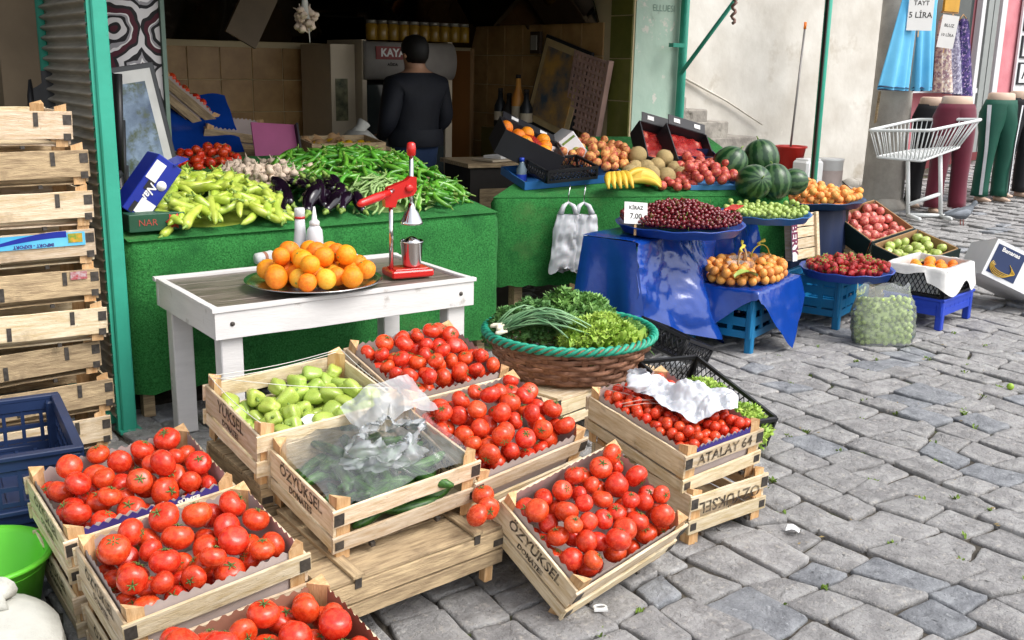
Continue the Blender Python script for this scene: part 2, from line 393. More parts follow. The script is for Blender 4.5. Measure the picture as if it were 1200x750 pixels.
# ================================================================= shop building (open front, tiled room)
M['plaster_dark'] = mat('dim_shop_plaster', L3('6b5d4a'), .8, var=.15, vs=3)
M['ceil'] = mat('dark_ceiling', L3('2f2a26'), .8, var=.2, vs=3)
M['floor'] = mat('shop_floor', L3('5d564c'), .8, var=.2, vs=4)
M['tile'] = mat('beige_wall_tile', L3('9c7646'), .4, col2=L3('ba9460'), vs=5, objvar=.06)
M['olive'] = mat('olive_wall_tile', L3('65692f'), .3, col2=L3('7c7d3c'), vs=3, objvar=.07)
M['grout'] = mat('pale_grout', L3('c8b792'), .9, var=.05)
M['mint'] = mat('mint_painted_plaster', L3('a9c4b2'), .7, col2=L3('bdd3c2'), vs=2.2, bump=.3, bs=14)
overlay(M['mint'], L3('d9d8cc'), 7, .6, .63); overlay(M['mint'], L3('6f7f6f'), 3.2, .64, .8)
U0, U1, V0, V1, CZ = 1.06, 5.5, 4.6, 8.3, 2.75
shop = thing('shop_building', 'open fronted greengrocer shop room with beige tiled walls and mint corner pillar', 'building', TR((U0, V0, 0)))
Wd = Matrix.Translation((-U0, -V0, 0))
def wpart(name, mb, m, parent=shop): return part(name, mb, m, parent, Wd)
bw = wpart('back_wall', MB().box(((U0 + U1) / 2 - .5, V1 + .1, CZ / 2), (U1 - U0 + 1.4, .2, CZ + .2)), M['grout'])
rw = wpart('side_wall', MB().box((U1 + .1, (6.32 + V1) / 2, CZ / 2), (.2, V1 - 6.32, CZ + .19)), M['grout'])
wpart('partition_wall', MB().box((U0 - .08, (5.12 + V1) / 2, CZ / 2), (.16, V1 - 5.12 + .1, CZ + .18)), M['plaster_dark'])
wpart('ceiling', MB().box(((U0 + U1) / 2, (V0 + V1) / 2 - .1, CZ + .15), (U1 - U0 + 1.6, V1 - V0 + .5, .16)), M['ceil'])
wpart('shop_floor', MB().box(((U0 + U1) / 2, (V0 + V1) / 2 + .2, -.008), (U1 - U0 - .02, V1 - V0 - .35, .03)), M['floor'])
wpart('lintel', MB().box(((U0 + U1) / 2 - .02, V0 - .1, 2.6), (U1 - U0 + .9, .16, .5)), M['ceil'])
tm = MB().box((0, 0, 0), (.262, .012, .252), bev=.003).mesh('wall_tile', M['tile'])
for i in range(17):
    for k in range(7):
        x = U1 - .14 - i * .268; z = 1.645 - .128 - k * .258
        if z > .0 and x > 2.2: part('wall_tile', tm, None, shop, Wd @ TR((x, V1 - .003, z)))
R90 = rot(90)
for i in range(7):
    for k in range(7):
        y = V1 - .15 - i * .268; z = 1.885 - .128 - k * .258
        if y > 6.5: part('wall_tile', tm, None, shop, Wd @ TR((U1 - .003, y, z), R90))
# corner pillar: olive tiles on the inner face, mint paint on the street face
pil = wpart('pillar', MB().box(((5.52 + 6.06) / 2, 6.2, 1.5), (.54, .26, 3.0)), M['mint'])
ol = MB().box((0, 0, 0), (.25, .012, .312), bev=.003).mesh('olive_tile', M['olive'])
wpart('tile_backing', MB().box((5.51, 6.21, 1.5), (.016, .27, 2.98)), M['grout'])
for k in range(9): part('olive_tile', ol, None, shop, Wd @ TR((5.499, 6.205, .17 + k * .32), R90))
wpart('lettering', text_mesh('ELLUESI', .07, mat('faint_pencil', L3('7e9a8c'), .8)), None, shop).matrix_local = Wd @ TR((5.8, 6.066, 1.99), rot(0, 0, 90))
# tilted mirrors over the tiles
M['mirror'] = mat('dim_mirror', L3('6a6258'), .05, var=.05, metal=1.)
wpart('mirror', MB().box((3.9, V1 - .2, 2.16), (3.2, .02, 1.0), rot(0, 0, 22)), M['mirror'])
wpart('mirror', MB().box((U1 - .22, 7.3, 2.3), (.02, 1.75, .9), rot(0, -22, 0)), M['mirror'])
# ================================================================= left: shutter, teal posts, dark nook
def posts(name, label, p, w, h, group=None):
    t = thing(name, label, 'post', TR(p), group)
    part('post_shaft', MB().box((0, 0, h / 2), (w, w, h), bev=.006), M['teal'], t)
    part('rail', MB().box((-w * .62, 0, h / 2), (w * .24, w * .5, h - .02)), M['teal'], t)
    part('foot_plate', MB().box((0, 0, .006), (w * 1.5, w * 1.5, .012)), M['teal'], t)
    return t
posts('door_post', 'thick teal painted steel post between the corrugated shutter and the swirl curtain', (1.13, 4.33, 0), .06, 2.9)
posts('door_post', 'teal steel post at the dark far end of the corrugated shutter', (1.06, 5.14, 0), .09, 2.9)
M['shutter'] = mat('galvanised_shutter', L3('a09a8e'), .5, var=.2, vs=5, metal=.3)
sh = MB()
def shf(a, b): return (1.085 + .016 * math.sin(b * 2 * math.pi * 62) + .008, 4.315 + .79 * a, .04 + 2.75 * b)
sh.grid(shf, 2, 620)
t = thing('roller_shutter', 'grey horizontally corrugated metal shutter panel between two teal posts', 'shutter', TR((1.09, 4.74, 0)))
part('corrugated_panel', sh, M['shutter'], t, TR((-1.09, -4.74, 0)))
for z in (.05, 2.76): part('edge_rail', MB().box((-.005, 0, z), (.06, .72, .05)), M['teal'], t)
nook = thing('dark_nook', 'dark recess with mottled olive wall beside the corrugated shutter', 'recess', TR((0, 5.5, 0)))
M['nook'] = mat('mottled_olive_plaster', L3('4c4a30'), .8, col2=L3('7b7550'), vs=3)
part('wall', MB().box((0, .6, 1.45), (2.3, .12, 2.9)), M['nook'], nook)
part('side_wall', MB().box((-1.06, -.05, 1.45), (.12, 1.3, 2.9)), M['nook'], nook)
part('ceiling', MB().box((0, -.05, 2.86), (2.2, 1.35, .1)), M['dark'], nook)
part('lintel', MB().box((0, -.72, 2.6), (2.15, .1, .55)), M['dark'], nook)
# ================================================================= cream plaster wall, stair, column, clothes shop
M['cream'] = mat('cream_plaster', L3('bdb7ac'), .85, col2=L3('d3cfc6'), vs=1.6, bump=.5, bs=9)
overlay(M['cream'], L3('9a8d78'), 1.5, .58, .78); overlay(M['cream'], L3('ddd8ce'), 3.1, .64, .72)
N, Lk, b = nodes(M['cream'])
t = thing('plaster_wall', 'stained cream plaster wall behind the stone steps and the watermelons', 'wall', TR((8.6, 7.72, 0)))
def wallf(a, b): u = -2.6 + 5.05 * a; v = 3.6 * b; return (u, -.0 + .02 * mnoise.noise(Vector((u * 1.1, v * 1.1, 0))) + .008 * mnoise.noise(Vector((u * 5, v * 5, 4))), v)
part('wall_face', MB().grid(wallf, 60, 50), M['cream'], t)
part('wall_core', MB().box((-.075, .14, 1.75), (5.04, .18, 3.5)), M['cream'], t)
a, c = Pv(803, 92, 7.68), Pv(893, 146, 7.68)
part('plaster_ridge', MB().tube([a, (a + c) / 2 + Vector((.02, 0, .015)), c], [.022, .018, .014], 6, flat=.5), mat('pale_plaster', L3('d8d2c6'), .85), t, TR((-8.6, -7.72, 0)))
M['step'] = mat('worn_concrete_step', L3('77716a'), .9, col2=L3('a09a90'), vs=7, bump=.5, bs=30)
overlay(M['step'], L3('4f4a42'), 5, .6, .75)
t = thing('stone_staircase', 'worn concrete steps climbing along the cream plaster wall', 'staircase', TR((7.6, 7.3, 0)))
for k, (xr, yt) in enumerate(((930, 187), (888, 160), (856, 142), (832, 128), (808, 113), (790, 100))):
    q = Pv(xr, yt, 7.12); zt = q.z
    part('step', MB().box(((q.x + 6.3) / 2 - 7.6, .1 + k * .002, zt / 2), (q.x - 6.3 - .004 * k, .56 - k * .006, zt - .002 * k), bev=.012), M['step'], t)
t = thing('utility_column', 'round bare concrete column beside the hanging light blue shorts', 'column', TR(Pg(1042, 243) + Vector((0, .1, 0))))
part('shaft', MB().lathe([(.215, -.1), (.21, .1), (.195, 1.2), (.175, 3.6)], 28, fn=lambda g, r, z: (r * math.cos(g) + .004 * math.sin(5 * g + z * 3), r * math.sin(g), z)), M['concrete'], t)
part('base_rubble', MB().lathe([(.3, -.05), (.29, .02), (.22, .1)], 12, fn=lambda g, r, z: (r * (1 + .12 * math.sin(3 * g + 1)) * math.cos(g), r * (1 + .1 * math.sin(5 * g)) * math.sin(g), z)), M['concrete'], t)
colp = t.location.copy()
M['pink'] = mat('pink_plaster', L3('c0727a'), .8, col2=L3('cf868c'), vs=3, bump=.2, bs=30)
M['frame_w'] = mat('white_frame_paint', L3('d3d3d3'), .45, var=.03)
M['frame_g'] = mat('grey_frame_paint', L3('8d918e'), .4, var=.05)
M['glassd'] = mat('dark_window_glass', L3('3a4040'), .08, var=.2, vs=2, spec=.6)
PV = 7.95
t = thing('clothes_shop', 'pink plastered clothes shop front with grey framed display window', 'building', TR((13, PV, 0)))
TT = TR((-13, -PV, 0))
part('wall', MB().box((1.5, .2, 1.9), (8.0, .4, 4.2)), M['pink'], t)
zs = Pv(1110, 103, PV).z
wl0, wl1 = Pv(1062, 60, PV - .03).x, Pv(1136, 60, PV - .03).x
part('window_glass', MB().box(((wl0 + wl1) / 2 - 13, -.012, zs + 1.0), (wl1 - wl0, .02, 2.0)), M['glassd'], t)
part('window_sill', MB().box(((wl0 + wl1) / 2 - 13, -.07, zs - .03), (wl1 - wl0 + .2, .16, .06)), M['frame_w'], t)
for px, w, m in ((1143, .07, 'frame_w'), (1150, .1, 'frame_g'), (1157, .09, 'frame_g'), (1166, .1, 'frame_w')):
    q = Pv(px, 60, PV - .05); part('door_frame', MB().box((q.x - 13, -.04 - w * .3, 1.75), (w * 1.2, .06 + w * .3, 3.2)), M[m], t)
q0, q1 = Pv(1150, 60, PV), Pv(1164, 60, PV)
part('plinth', MB().box((0, -.06, .26), (2.4, .12, .5)), mat('maroon_plinth', L3('6d2c30'), .7), t)
M['frame_b'] = mat('black_frame', L3('26282b'), .4)
for k, (yy0, yy1) in enumerate(((8, 45), (25, 63), (75, 100))):
    pass
pb = thing('poster_board', 'white board of small black framed pictures on the pink shop wall', 'board', TR(Pv(1196, 60, PV - .06)))
ex = pb.location
part('board', MB().box((.22, .02, 0), (.55, .03, 1.6)), M['whitecard'], pb)
for z0 in (.42, .06, -.3):
    part('picture_frame', MB().box((.16, -.005, z0 + .0), (.34, .02, .3)), M['frame_b'], pb)
    part('picture', MB().box((.16, -.018, z0), (.29, .012, .25)), M['whitecard'], pb)
    part('emblem', MB().tube([(.08, -.027, z0 - .07), (.13, -.027, z0 + .05), (.18, -.027, z0 - .02), (.22, -.027, z0 + .07)], .012, 6), M['ink_solid'], pb)
# teal awning pole with brace against the mint pillar, second pole out in the street
def pole(name, label, p0, h, wd=.05):
    t = thing(name, label, 'pole', TR(p0)); part('shaft', MB().tube([(0, 0, 0), (0, 0, h)], wd / 2, 12), M['teal'], t)
    part('foot_plate', MB().lathe([(.07, 0), (.07, .012), (.03, .02)], 12), M['teal'], t); return t
p = Pv(798, 100, 6.02); t = pole('awning_pole', 'teal awning pole fixed to the mint pillar, with a diagonal brace', (p.x, 6.02, 0), 3.0, .07)
a, c = Pv(798, 86, 5.98), Pv(866, -6, 5.6)
part('brace', MB().tube([a - t.location, c - t.location], .017, 8), M['teal'], t)
part('bracket', MB().box(Pv(793, 53, 5.96) - t.location, (.12, .05, .03)), M['teal'], t)
br = Pv(858, 8, 5.58); part('chain', MB().tube([br - t.location + Vector((.02 + .015 * math.sin(k * 1.3), .015 * math.cos(k * 1.3), .06 - k * .014)) for k in range(14)], .012, 6), mat('pinkish_chain', L3('8c6f66'), .5, metal=.4), t)
q = Pz(951, 232, .62); t = pole('awning_pole', 'slim teal awning pole standing free behind the apricot tray', (q.x, q.y, gz(q.x, q.y)), 3.1, .055)
part('groove', MB().box((-.028, -.012, 1.5), (.012, .02, 2.9)), M['dark'], t)
# ================================================================= fruit shapes and packing
def tomato_mesh(seed):
    r = random.Random(seed); mb = MB(); lob = r.randint(4, 6); ph = r.uniform(0, 6); am = r.uniform(.01, .045); sq = r.uniform(.78, .9)
    prof = []
    for k in range(13):
        a = -math.pi / 2 + math.pi * k / 12; prof.append((max(.02, math.cos(a)), math.sin(a)))
    def fn(g, rr, z):
        q = rr * (1 + am * math.cos(lob * g + ph) * max(0, .3 + z)) ; zz = z * sq
        if z > .7: zz -= (z - .7) ** 1.5 * .9
        return (q * math.cos(g), q * math.sin(g), zz)
    mb.lathe(prof, 20, fn=fn); return mb.mesh('tomato', M['tomato'])
def calyx_mesh(seed):
    r = random.Random(seed); mb = MB(); n = r.randint(5, 6)
    for k in range(n):
        a = 2 * math.pi * k / n + r.uniform(-.2, .2); l = r.uniform(.34, .56); h1 = r.uniform(.02, .1); d = Vector((math.cos(a), math.sin(a), 0)); w = Vector((-d.y, d.x, 0)) * .06
        c = Vector((0, 0, .66)); m1 = c + d * l * .5 + Vector((0, 0, .06 + h1)); t = c + d * l + Vector((0, 0, r.uniform(-.02, .14)))
        mb.add([c - w * .7, c + w * .7, m1 + w, t, m1 - w, m1 + Vector((0, 0, .03))], [(0, 1, 5), (1, 2, 5), (2, 3, 5), (3, 4, 5), (4, 0, 5)])
    mb.tube([(0, 0, .64), (.02, .01, .76), (.06, .03, .84)], [.06, .045, .05], 6)
    return mb.mesh('calyx', M['calyx'])
TOM = [tomato_mesh(k) for k in range(5)]; CAL = [calyx_mesh(k) for k in range(4)]
def ball_mesh(name, m, nu=14, nv=9, dimple=.0, flat=1., seed=0, lump=0.):
    mb = MB(); prof = []
    for k in range(nv + 1):
        a = -math.pi / 2 + math.pi * k / nv; prof.append((max(.015, math.cos(a)), math.sin(a)))
    def fn(g, rr, z):
        x, y, zz = rr * math.cos(g), rr * math.sin(g), z * flat
        if dimple and z > .75: zz -= (z - .75) * dimple * 3
        if lump:
            q = 1 + lump * mnoise.noise(Vector((x * 1.5 + seed, y * 1.5, z * 1.5))); x *= q; y *= q; zz *= q
        return (x, y, zz)
    return mb.lathe(prof, nu, fn=fn).mesh(name, m)
def pack(inside, n, rad, floor, seed, bounds, jit=.1, cand=60, bias=None, zmax=None):
    """drop balls one after the other onto a floor: each takes the lowest of a few random spots, then rolls downhill"""
    r = np.random.RandomState(seed); P = np.zeros((0, 4)); out = []
    def height(xs, ys, R):
        z = np.array([floor(x, y) if inside(x, y, R) else 9. for x, y in zip(xs, ys)]) + R
        if len(P):
            d2 = (P[None, :, 0] - xs[:, None]) ** 2 + (P[None, :, 1] - ys[:, None]) ** 2; s = (P[:, 3] + R) * .985
            zz = np.where(d2 < s * s, P[None, :, 2] + np.sqrt(np.maximum(s * s - d2, 0)), -9.); z = np.maximum(z, zz.max(1))
        return z + (np.array([bias(x, y) for x, y in zip(xs, ys)]) if bias else 0)
    for _ in range(n):
        R = rad * (1 + r.uniform(-jit, jit)); xs = r.uniform(bounds[0], bounds[1], cand); ys = r.uniform(bounds[2], bounds[3], cand); z = height(xs, ys, R); k = z.argmin(); b = (z[k], xs[k], ys[k])
        for st in (.5, .3, .15, .07):
            xs = b[1] + r.normal(0, R * st, 14); ys = b[2] + r.normal(0, R * st, 14); z = height(xs, ys, R); k = z.argmin()
            if z[k] < b[0]: b = (z[k], xs[k], ys[k])
        if b[0] > 5: continue
        zz = b[0] - (bias(b[1], b[2]) if bias else 0)
        if zmax is not None and zz > zmax: break
        P = np.vstack([P, [b[1], b[2], zz, R]]); out.append((b[1], b[2], zz, R))
    return out
def rand_rot(r, upness):
    """random spin; upness 0..1 keeps +Z upward"""
    if r.random() < upness:
        return rot(r.uniform(0, 360), r.uniform(-38, 38), r.uniform(-38, 38))
    return rot(r.uniform(0, 360), r.uniform(-180, 180), r.uniform(-120, 120))
def in_sight(C, pts):
    """drop the balls that the others hide wholly from the street side"""
    P = np.array(pts); cl = np.array(C.inverted() @ CO); r = np.random.RandomState(1); out = []
    for i, (x, y, z, R) in enumerate(pts):
        c = np.array((x, y, z)); n = r.normal(size=(160, 3)); n /= np.linalg.norm(n, axis=1)[:, None]; n = n[(n @ (cl - c)) > 0]; vis = 0
        for q in c + n * R:
            d = cl - q; d /= np.linalg.norm(d); o = P[:, :3] - q; t = o @ d; m2 = (o * o).sum(1) - t * t; hit = (t > 0) & (m2 < (P[:, 3] * .99) ** 2); hit[i] = False; vis += not hit.any()
        if vis > 4: out.append(pts[i])
    return out
def tomatoes(C, pts, label, group, seed, up=.6, rs=1., name='tomato'):
    r = random.Random(seed); pts = in_sight(C, pts)
    for (x, y, z, R) in pts:
        o = obj(name, r.choice(TOM), None, C @ TR((x, y, z), rand_rot(r, up), R * rs)); tag(o, label, 'tomato', group)
        if r.random() < .8: obj('calyx', r.choice(CAL), o)
def balls(name, meshes, C, pts, label, cat, group, seed, up=.5, kids=None, sq=None):
    r = random.Random(seed); os = []
    for (x, y, z, R) in pts:
        o = obj(name, r.choice(meshes), None, C @ TR((x, y, z), rand_rot(r, up), R)); tag(o, label, cat, group); os.append(o)
        if kids and r.random() < kids[2]: obj(kids[0], r.choice(kids[1]), o)
    return os
# ================================================================= wooden produce crate
_cm = {}
def plank(l, w, h, m, seed=0):
    k = (round(l, 4), w, h, m, seed)
    if k not in _cm:
        r = random.Random(hash(k) & 0xffff); mb = MB(); n = 6; vs = []; fs = []
        rings = []
        for i in range(n + 1):
            x = -l / 2 + l * i / n; e = .0012; z0 = -h / 2 + r.uniform(-e, e) * 1.2; z1 = h / 2 + r.uniform(-e, e) * 1.2; y0, y1 = -w / 2 + r.uniform(-e, e) * .3, w / 2 + r.uniform(-e, e) * .3; b = min(.0015, w * .3)
            rings.append([(x, y0 + b, z0), (x, y1 - b, z0), (x, y1, z0 + b), (x, y1, z1 - b), (x, y1 - b, z1), (x, y0 + b, z1), (x, y0, z1 - b), (x, y0, z0 + b)])
        mb.loft(rings, smooth=False); _cm[k] = mb.mesh('plank', M[m])
    return _cm[k]
def post_mesh(h, s, m):
    k = ('post', h, s, m)
    if k not in _cm:
        mb = MB(); a = s
        mb.add([(0, 0, 0), (a, 0, 0), (0, a, 0), (0, 0, h), (a, 0, h - .012), (0, a, h - .012)], [(0, 2, 1), (3, 4, 5), (0, 1, 4, 3), (1, 2, 5, 4), (2, 0, 3, 5)]); _cm[k] = mb.mesh('corner_post', M[m])
    return _cm[k]
def crate(C, label, L=.48, W=.38, depth=.15, text=None, front_text=None, old=False, liner=None, band=None, group=None, posts_up=.035, legs=.035, clips=True, open_side=None, flip=False, seed=0, wide=0):
    """rim centre at the local origin, opening up; posts stand proud of the rim and below the base"""
    wd = 'wood_old' if old else 'wood'; r = random.Random(seed)
    t = thing('wooden_crate', label, 'crate', C, group); th = .009
    for sy in (-1, 1):
        for z, h in (((-wide / 2, wide),) if wide else ((-.029, .054), (-depth + .036, .05))):
            part('slat', plank(L + .012, th, h, wd, r.randint(0, 3)), None, t, TR((0, sy * (W / 2 - th / 2), z), rot(0, r.uniform(-.5, .5))))
    for sx in (-1, 1):
        part('end_board', plank(W - 2 * th - .002, th, .088, wd, r.randint(0, 3)), None, t, TR((sx * (L / 2 - th / 2), 0, -.046), rot(90)))
        part('end_board', plank(W - 2 * th - .002, th, .04, wd, r.randint(0, 3)), None, t, TR((sx * (L / 2 - th / 2), 0, -depth + .03), rot(90)))
        for sy in (-1, 1):
            yaw = {(-1, -1): 0, (1, -1): 90, (1, 1): 180, (-1, 1): 270}[(sx, sy)]
            part('corner_post', post_mesh(depth + posts_up + legs, .042, 'post'), None, t, TR((sx * (L / 2 - th - .001), sy * (W / 2 - th - .001), -depth - legs), rot(yaw)))
    n = 4
    for k in range(n):
        part('base_plank', plank(L - .02, (W - .03) / n - .012, .006, wd, r.randint(0, 3)), None, t, TR((0, -W / 2 + .015 + (W - .03) / n * (k + .5), -depth + .004)))
    if clips:
        for sx in (-1, 1):
            part('clip', MB().box((sx * (L / 2 - .012), -W / 2 - .0005, -.03), (.03, .003, .036)), M['clip'], t)
            part('clip', MB().box((sx * (L / 2 - .014), -W / 2 - .0005, -depth + .036), (.026, .003, .026)), M['clip'], t)
            if wide: part('clip', MB().box((sx * .11 + .04, -W / 2 - .0005, -.03 if sx > 0 else -.07), (.016, .004, .05)), M['clip'], t)
        for x in (-.12, .1):
            part('clip', MB().box((x, -W / 2 + .004, -depth - .001), (.014, .016, .012)), M['clip'], t)
    if text:
        for i, (s, sz, dz) in enumerate(text):
            part('lettering', text_mesh(s, sz, M['ink'], bold=.0012, sx=.95), None, t, TR((-L / 2 - .0015, 0, -.046 + dz), rot(-90) @ rot(0, 0, 90)))
    if front_text:
        for i, (s, sz, dz, fl) in enumerate(front_text):
            part('lettering', text_mesh(s, sz, M['ink'], bold=.0012), None, t, TR((0, -W / 2 - .002, dz), rot(0, 180 if fl else 0, 0) @ rot(0, 0, 90) if not fl else rot(0, 180, 0) @ rot(0, 0, 90)))
    if liner:
        a, b_ = L / 2 - .014, W / 2 - .014; rc = .03
        def outline(s):
            per = [(a - rc, -b_), (a, -b_ + rc), (a, b_ - rc), (a - rc, b_), (-a + rc, b_), (-a, b_ - rc), (-a, -b_ + rc), (-a + rc, -b_)]
            ln = [math.dist(per[i], per[(i + 1) % 8]) for i in range(8)]; d = s * sum(ln)
            for i in range(8):
                if d <= ln[i] or i == 7:
                    f = d / ln[i]; p, q = per[i], per[(i + 1) % 8]; return (p[0] + (q[0] - p[0]) * f, p[1] + (q[1] - p[1]) * f)
                d -= ln[i]
        NS = 220
        def lf(s, tt):
            x, y = outline(s % 1.); top = .016 + .0055 * math.sin(s * 2 * math.pi * 52) + .004 * math.sin(s * 2 * math.pi * 5 + seed)
            lean = 1 - .02 * (1 - tt)
            return (x * lean, y * lean, -depth + .012 + tt * (top + depth - .012))
        lb = MB(); lb.grid(lf, NS, 5, wrap=True); lb.box((0, 0, -.122), (2 * a - .03, 2 * b_ - .03, .004))
        lo = part('paper_liner', lb, M[liner], t)
        if band:
            bb = MB()
            def bf(s, tt):
                x = -a + .03 + (2 * a - .06) * s; top = .014 + .0055 * math.sin(s * 2 * math.pi * 15)
                return (x, -b_ - .003, -.02 + tt * (top + .02))
            bb.grid(bf, 60, 2); part('printed_band', bb, M[band[0]], lo)
            part('lettering', text_mesh(band[1], .022, M['white_print'], bold=.001), None, lo, TR((.06, -b_ - .0048, -.002), rot(0, 0, 90)))
    return t
CI = lambda L, W, m=.022: (lambda x, y, R: abs(x) <= L / 2 - m - R * .9 and abs(y) <= W / 2 - m - R * .9)
def fill(C, n, rad, seed, L=.48, W=.38, floor=-.118, mound=.012, jit=.2):
    return pack(CI(L, W), n, rad, lambda x, y: floor + mound * (1 - (2 * x / L) ** 2 * .5 - (2 * y / W) ** 2 * .5), seed, (-L / 2, L / 2, -W / 2, W / 2), jit, bias=lambda x, y: -1.25 * mound * (1 - (2 * x / L) ** 2 * .5 - (2 * y / W) ** 2 * .5), zmax=.05 + mound, cand=110)
def below(C, d): return C @ TR((0, 0, -d))
OZ = [('ÖZYÜKSEL', .047, .014), ('DOMATES', .026, -.026)]
_q = Pz(380, 682, .29); C3P = (_q.x - .235, _q.y - .2, .262)
C1 = TR((.752, 2.892, .36), rot(2.2, -5, 8.9)); C2 = TR((.784, 2.483, .304), rot(2.1, -5, 8.2)); C3 = TR(C3P, rot(2, -3, 5))
C4 = TR((1.281, 2.866, .546), rot(3.2, -1.8, 9.6)); C5 = TR((1.339, 2.51, .444), rot(3.4, -3.9, 10.4))
C8 = TR((1.80, 2.555, .43), rot(8, -3, 20)); C9 = TR((1.87, 3.08, .50), rot(8, 0, 18)); C10 = TR((1.908, 2.175, .245), rot(8.4, -5.9, 31.9))
C11 = TR((2.514, 2.478, .366), rot(-.9, -5, 8))
crate(C1, 'wooden crate of tomatoes with purple printed liner, next to the navy plastic crate', text=OZ, liner='liner', band=('purple', 'SÜMER  SÜMER'), seed=1)
tomatoes(C1, fill(C1, 130, .0355, 1), 'large red tomato in the crate next to the navy plastic crate', 'tomatoes in the crate by the navy crate', 1)
crate(C2, 'wooden crate of tomatoes between the purple lined crate and the brown lined crate', text=OZ, liner='liner', seed=2)
tomatoes(C2, fill(C2, 130, .0355, 2), 'large red tomato in the middle crate of the left row of three', 'tomatoes in the middle left crate', 2)
crate(C3, 'wooden crate of tomatoes with a reddish brown cardboard liner', liner='liner_brown', text=OZ, seed=3)
tomatoes(C3, fill(C3, 130, .0355, 3), 'large red tomato in the crate with the brown cardboard liner', 'tomatoes in the brown lined crate', 3)
crate(C8, 'wooden crate heaped with tomatoes between the bagged cucumbers and the cherry tomatoes', liner='liner', text=OZ, seed=8)
tomatoes(C8, fill(C8, 160, .0305, 8, mound=.03), 'red tomato in the heaped crate beside the bagged cucumbers', 'tomatoes in the heaped centre crate', 8)
crate(C9, 'wooden crate of tomatoes standing against the leg of the white table', liner='liner', text=OZ, seed=9)
tomatoes(C9, fill(C9, 160, .0305, 9, mound=.025), 'red tomato in the crate against the white table leg', 'tomatoes in the crate by the white table', 9)
crate(C10, 'steeply tilted wooden crate of tomatoes resting its low corner on the cobbles', L=.5, W=.36, text=[('ÖZYÜKSEL', .05, .014), ('DOMATES', .026, -.026)], liner='liner', seed=10)
tomatoes(C10, fill(C10, 150, .0325, 10, L=.5, W=.36, mound=.015), 'red tomato in the steeply tilted crate over the cobbles', 'tomatoes in the tilted crate', 10)
for i, (x, y, z) in enumerate(((559, 604, .30), (566, 580, .32), (572, 596, .30))):
    tomatoes(TR(Pz(x, y, z)), [(0, 0, 0, .034)], 'red tomato lying loose in the gap beside the tilted crate', 'loose tomatoes in the gap', 80 + i, up=0)
# the crates they stand on
crate(below(C1, .185), 'empty wooden crate carrying the purple lined tomato crate', text=OZ, seed=21, clips=False)
crate(below(C2, .185), 'empty wooden crate carrying the middle left tomato crate', text=OZ, seed=22, clips=False)
CHT = [('YÜKSEL', .04, -.105, True)]
C12 = TR((2.535, 2.46, .195), rot(-.9, -1, 3))
crate(C11, 'wooden crate of cherry tomatoes with ATALAY 64 stencilled on its side', L=.36, W=.52, liner='liner', band=('purple', ' '), front_text=[('ATALAY 64', .052, -.03, False)], seed=11)
crate(C12, 'upturned wooden crate on short legs under the cherry tomatoes', L=.36, W=.52, front_text=[('ÖZYÜKSEL', .06, -.05, True)], seed=12, posts_up=.02, legs=.045)
CT = [ball_mesh('cherry_tomato', M['tomato'], 14, 9, .12, .95), ball_mesh('cherry_tomato', M['tomato'], 14, 9, .1, 1.08)]
balls('cherry_tomato', CT, C11, pack(CI(.36, .52), 190, .0185, lambda x, y: -.045 + .01 * (y + .1), 5, (-.18, .18, -.26, .26), .12, 30, zmax=.03), 'small round cherry tomato in the ATALAY 64 crate', 'cherry tomato', 'cherry tomatoes in their crate', 5, .6, ('calyx', CAL, .5))
# ---- inverted crates used as stands
def stand(C, label, L=.56, W=.36, H=.13, seed=0, leg=.06, old=True):
    t = thing('upturned_crate', label, 'crate', C); r = random.Random(seed); wd = 'wood_old' if old else 'wood'
    for k in range(3):
        part('base_plank', plank(L, W / 3 - .008, .012, wd, k), None, t, TR((0, -W / 2 + W / 3 * (k + .5), -.006)))
    for sy in (-1, 1):
        part('slat', plank(L, .012, .058, wd, 1), None, t, TR((0, sy * (W / 2 - .006), -.012 - .031)))
        part('slat', plank(L, .012, .045, wd, 2), None, t, TR((0, sy * (W / 2 - .006), -.012 - .066 - .024)))
    for sx in (-1, 1):
        part('end_board', plank(W - .026, .012, .1, wd, 0), None, t, TR((sx * (L / 2 - .008), 0, -.065), rot(90)))
        for sy in (-1, 1):
            part('leg', MB().box((0, 0, 0), (.03, .03, H + leg - .02), bev=.002), M['post'], t, TR((sx * (L / 2 - .035), sy * (W / 2 - .03), -.016 - (H + leg - .02) / 2)))
        part('batten', plank(W + .01, .035, .012, wd, 3), None, t, TR((sx * (L / 2 - .1), 0, .0065), rot(90)))
        part('clip', MB().box((sx * (L / 2 - .1), -W / 2 - .001, -.012), (.02, .003, .036)), M['clip'], t)
        part('clip', MB().box((sx * (L / 2 - .02), -W / 2 - .001, -.05), (.034, .003, .02)), M['clip'], t)
    return t
stand(TR((1.33, 2.47, .242), rot(4, -1, 5)), 'wide upturned crate on legs under the bagged cucumbers', .6, .42, seed=1)
stand(TR((1.30, 2.9, .355), rot(4, 0, 4)), 'upturned crate under the crate of pale green peppers', .5, .38, H=.2, leg=.09, seed=2)
stand(TR((1.86, 2.60, .235), rot(6, 0, 4)), 'upturned crate under the heaped centre tomatoes', .5, .36, seed=3)
stand(TR((1.87, 3.08, .31), rot(6, 0, 4)), 'upturned crate under the tomatoes by the white table', .5, .36, seed=4, leg=.13)
stand(TR((2.74, 3.37, .235), rot(12, 0, 0)), 'long upturned crate under the round wicker basket', .78, .42, seed=5, old=False)
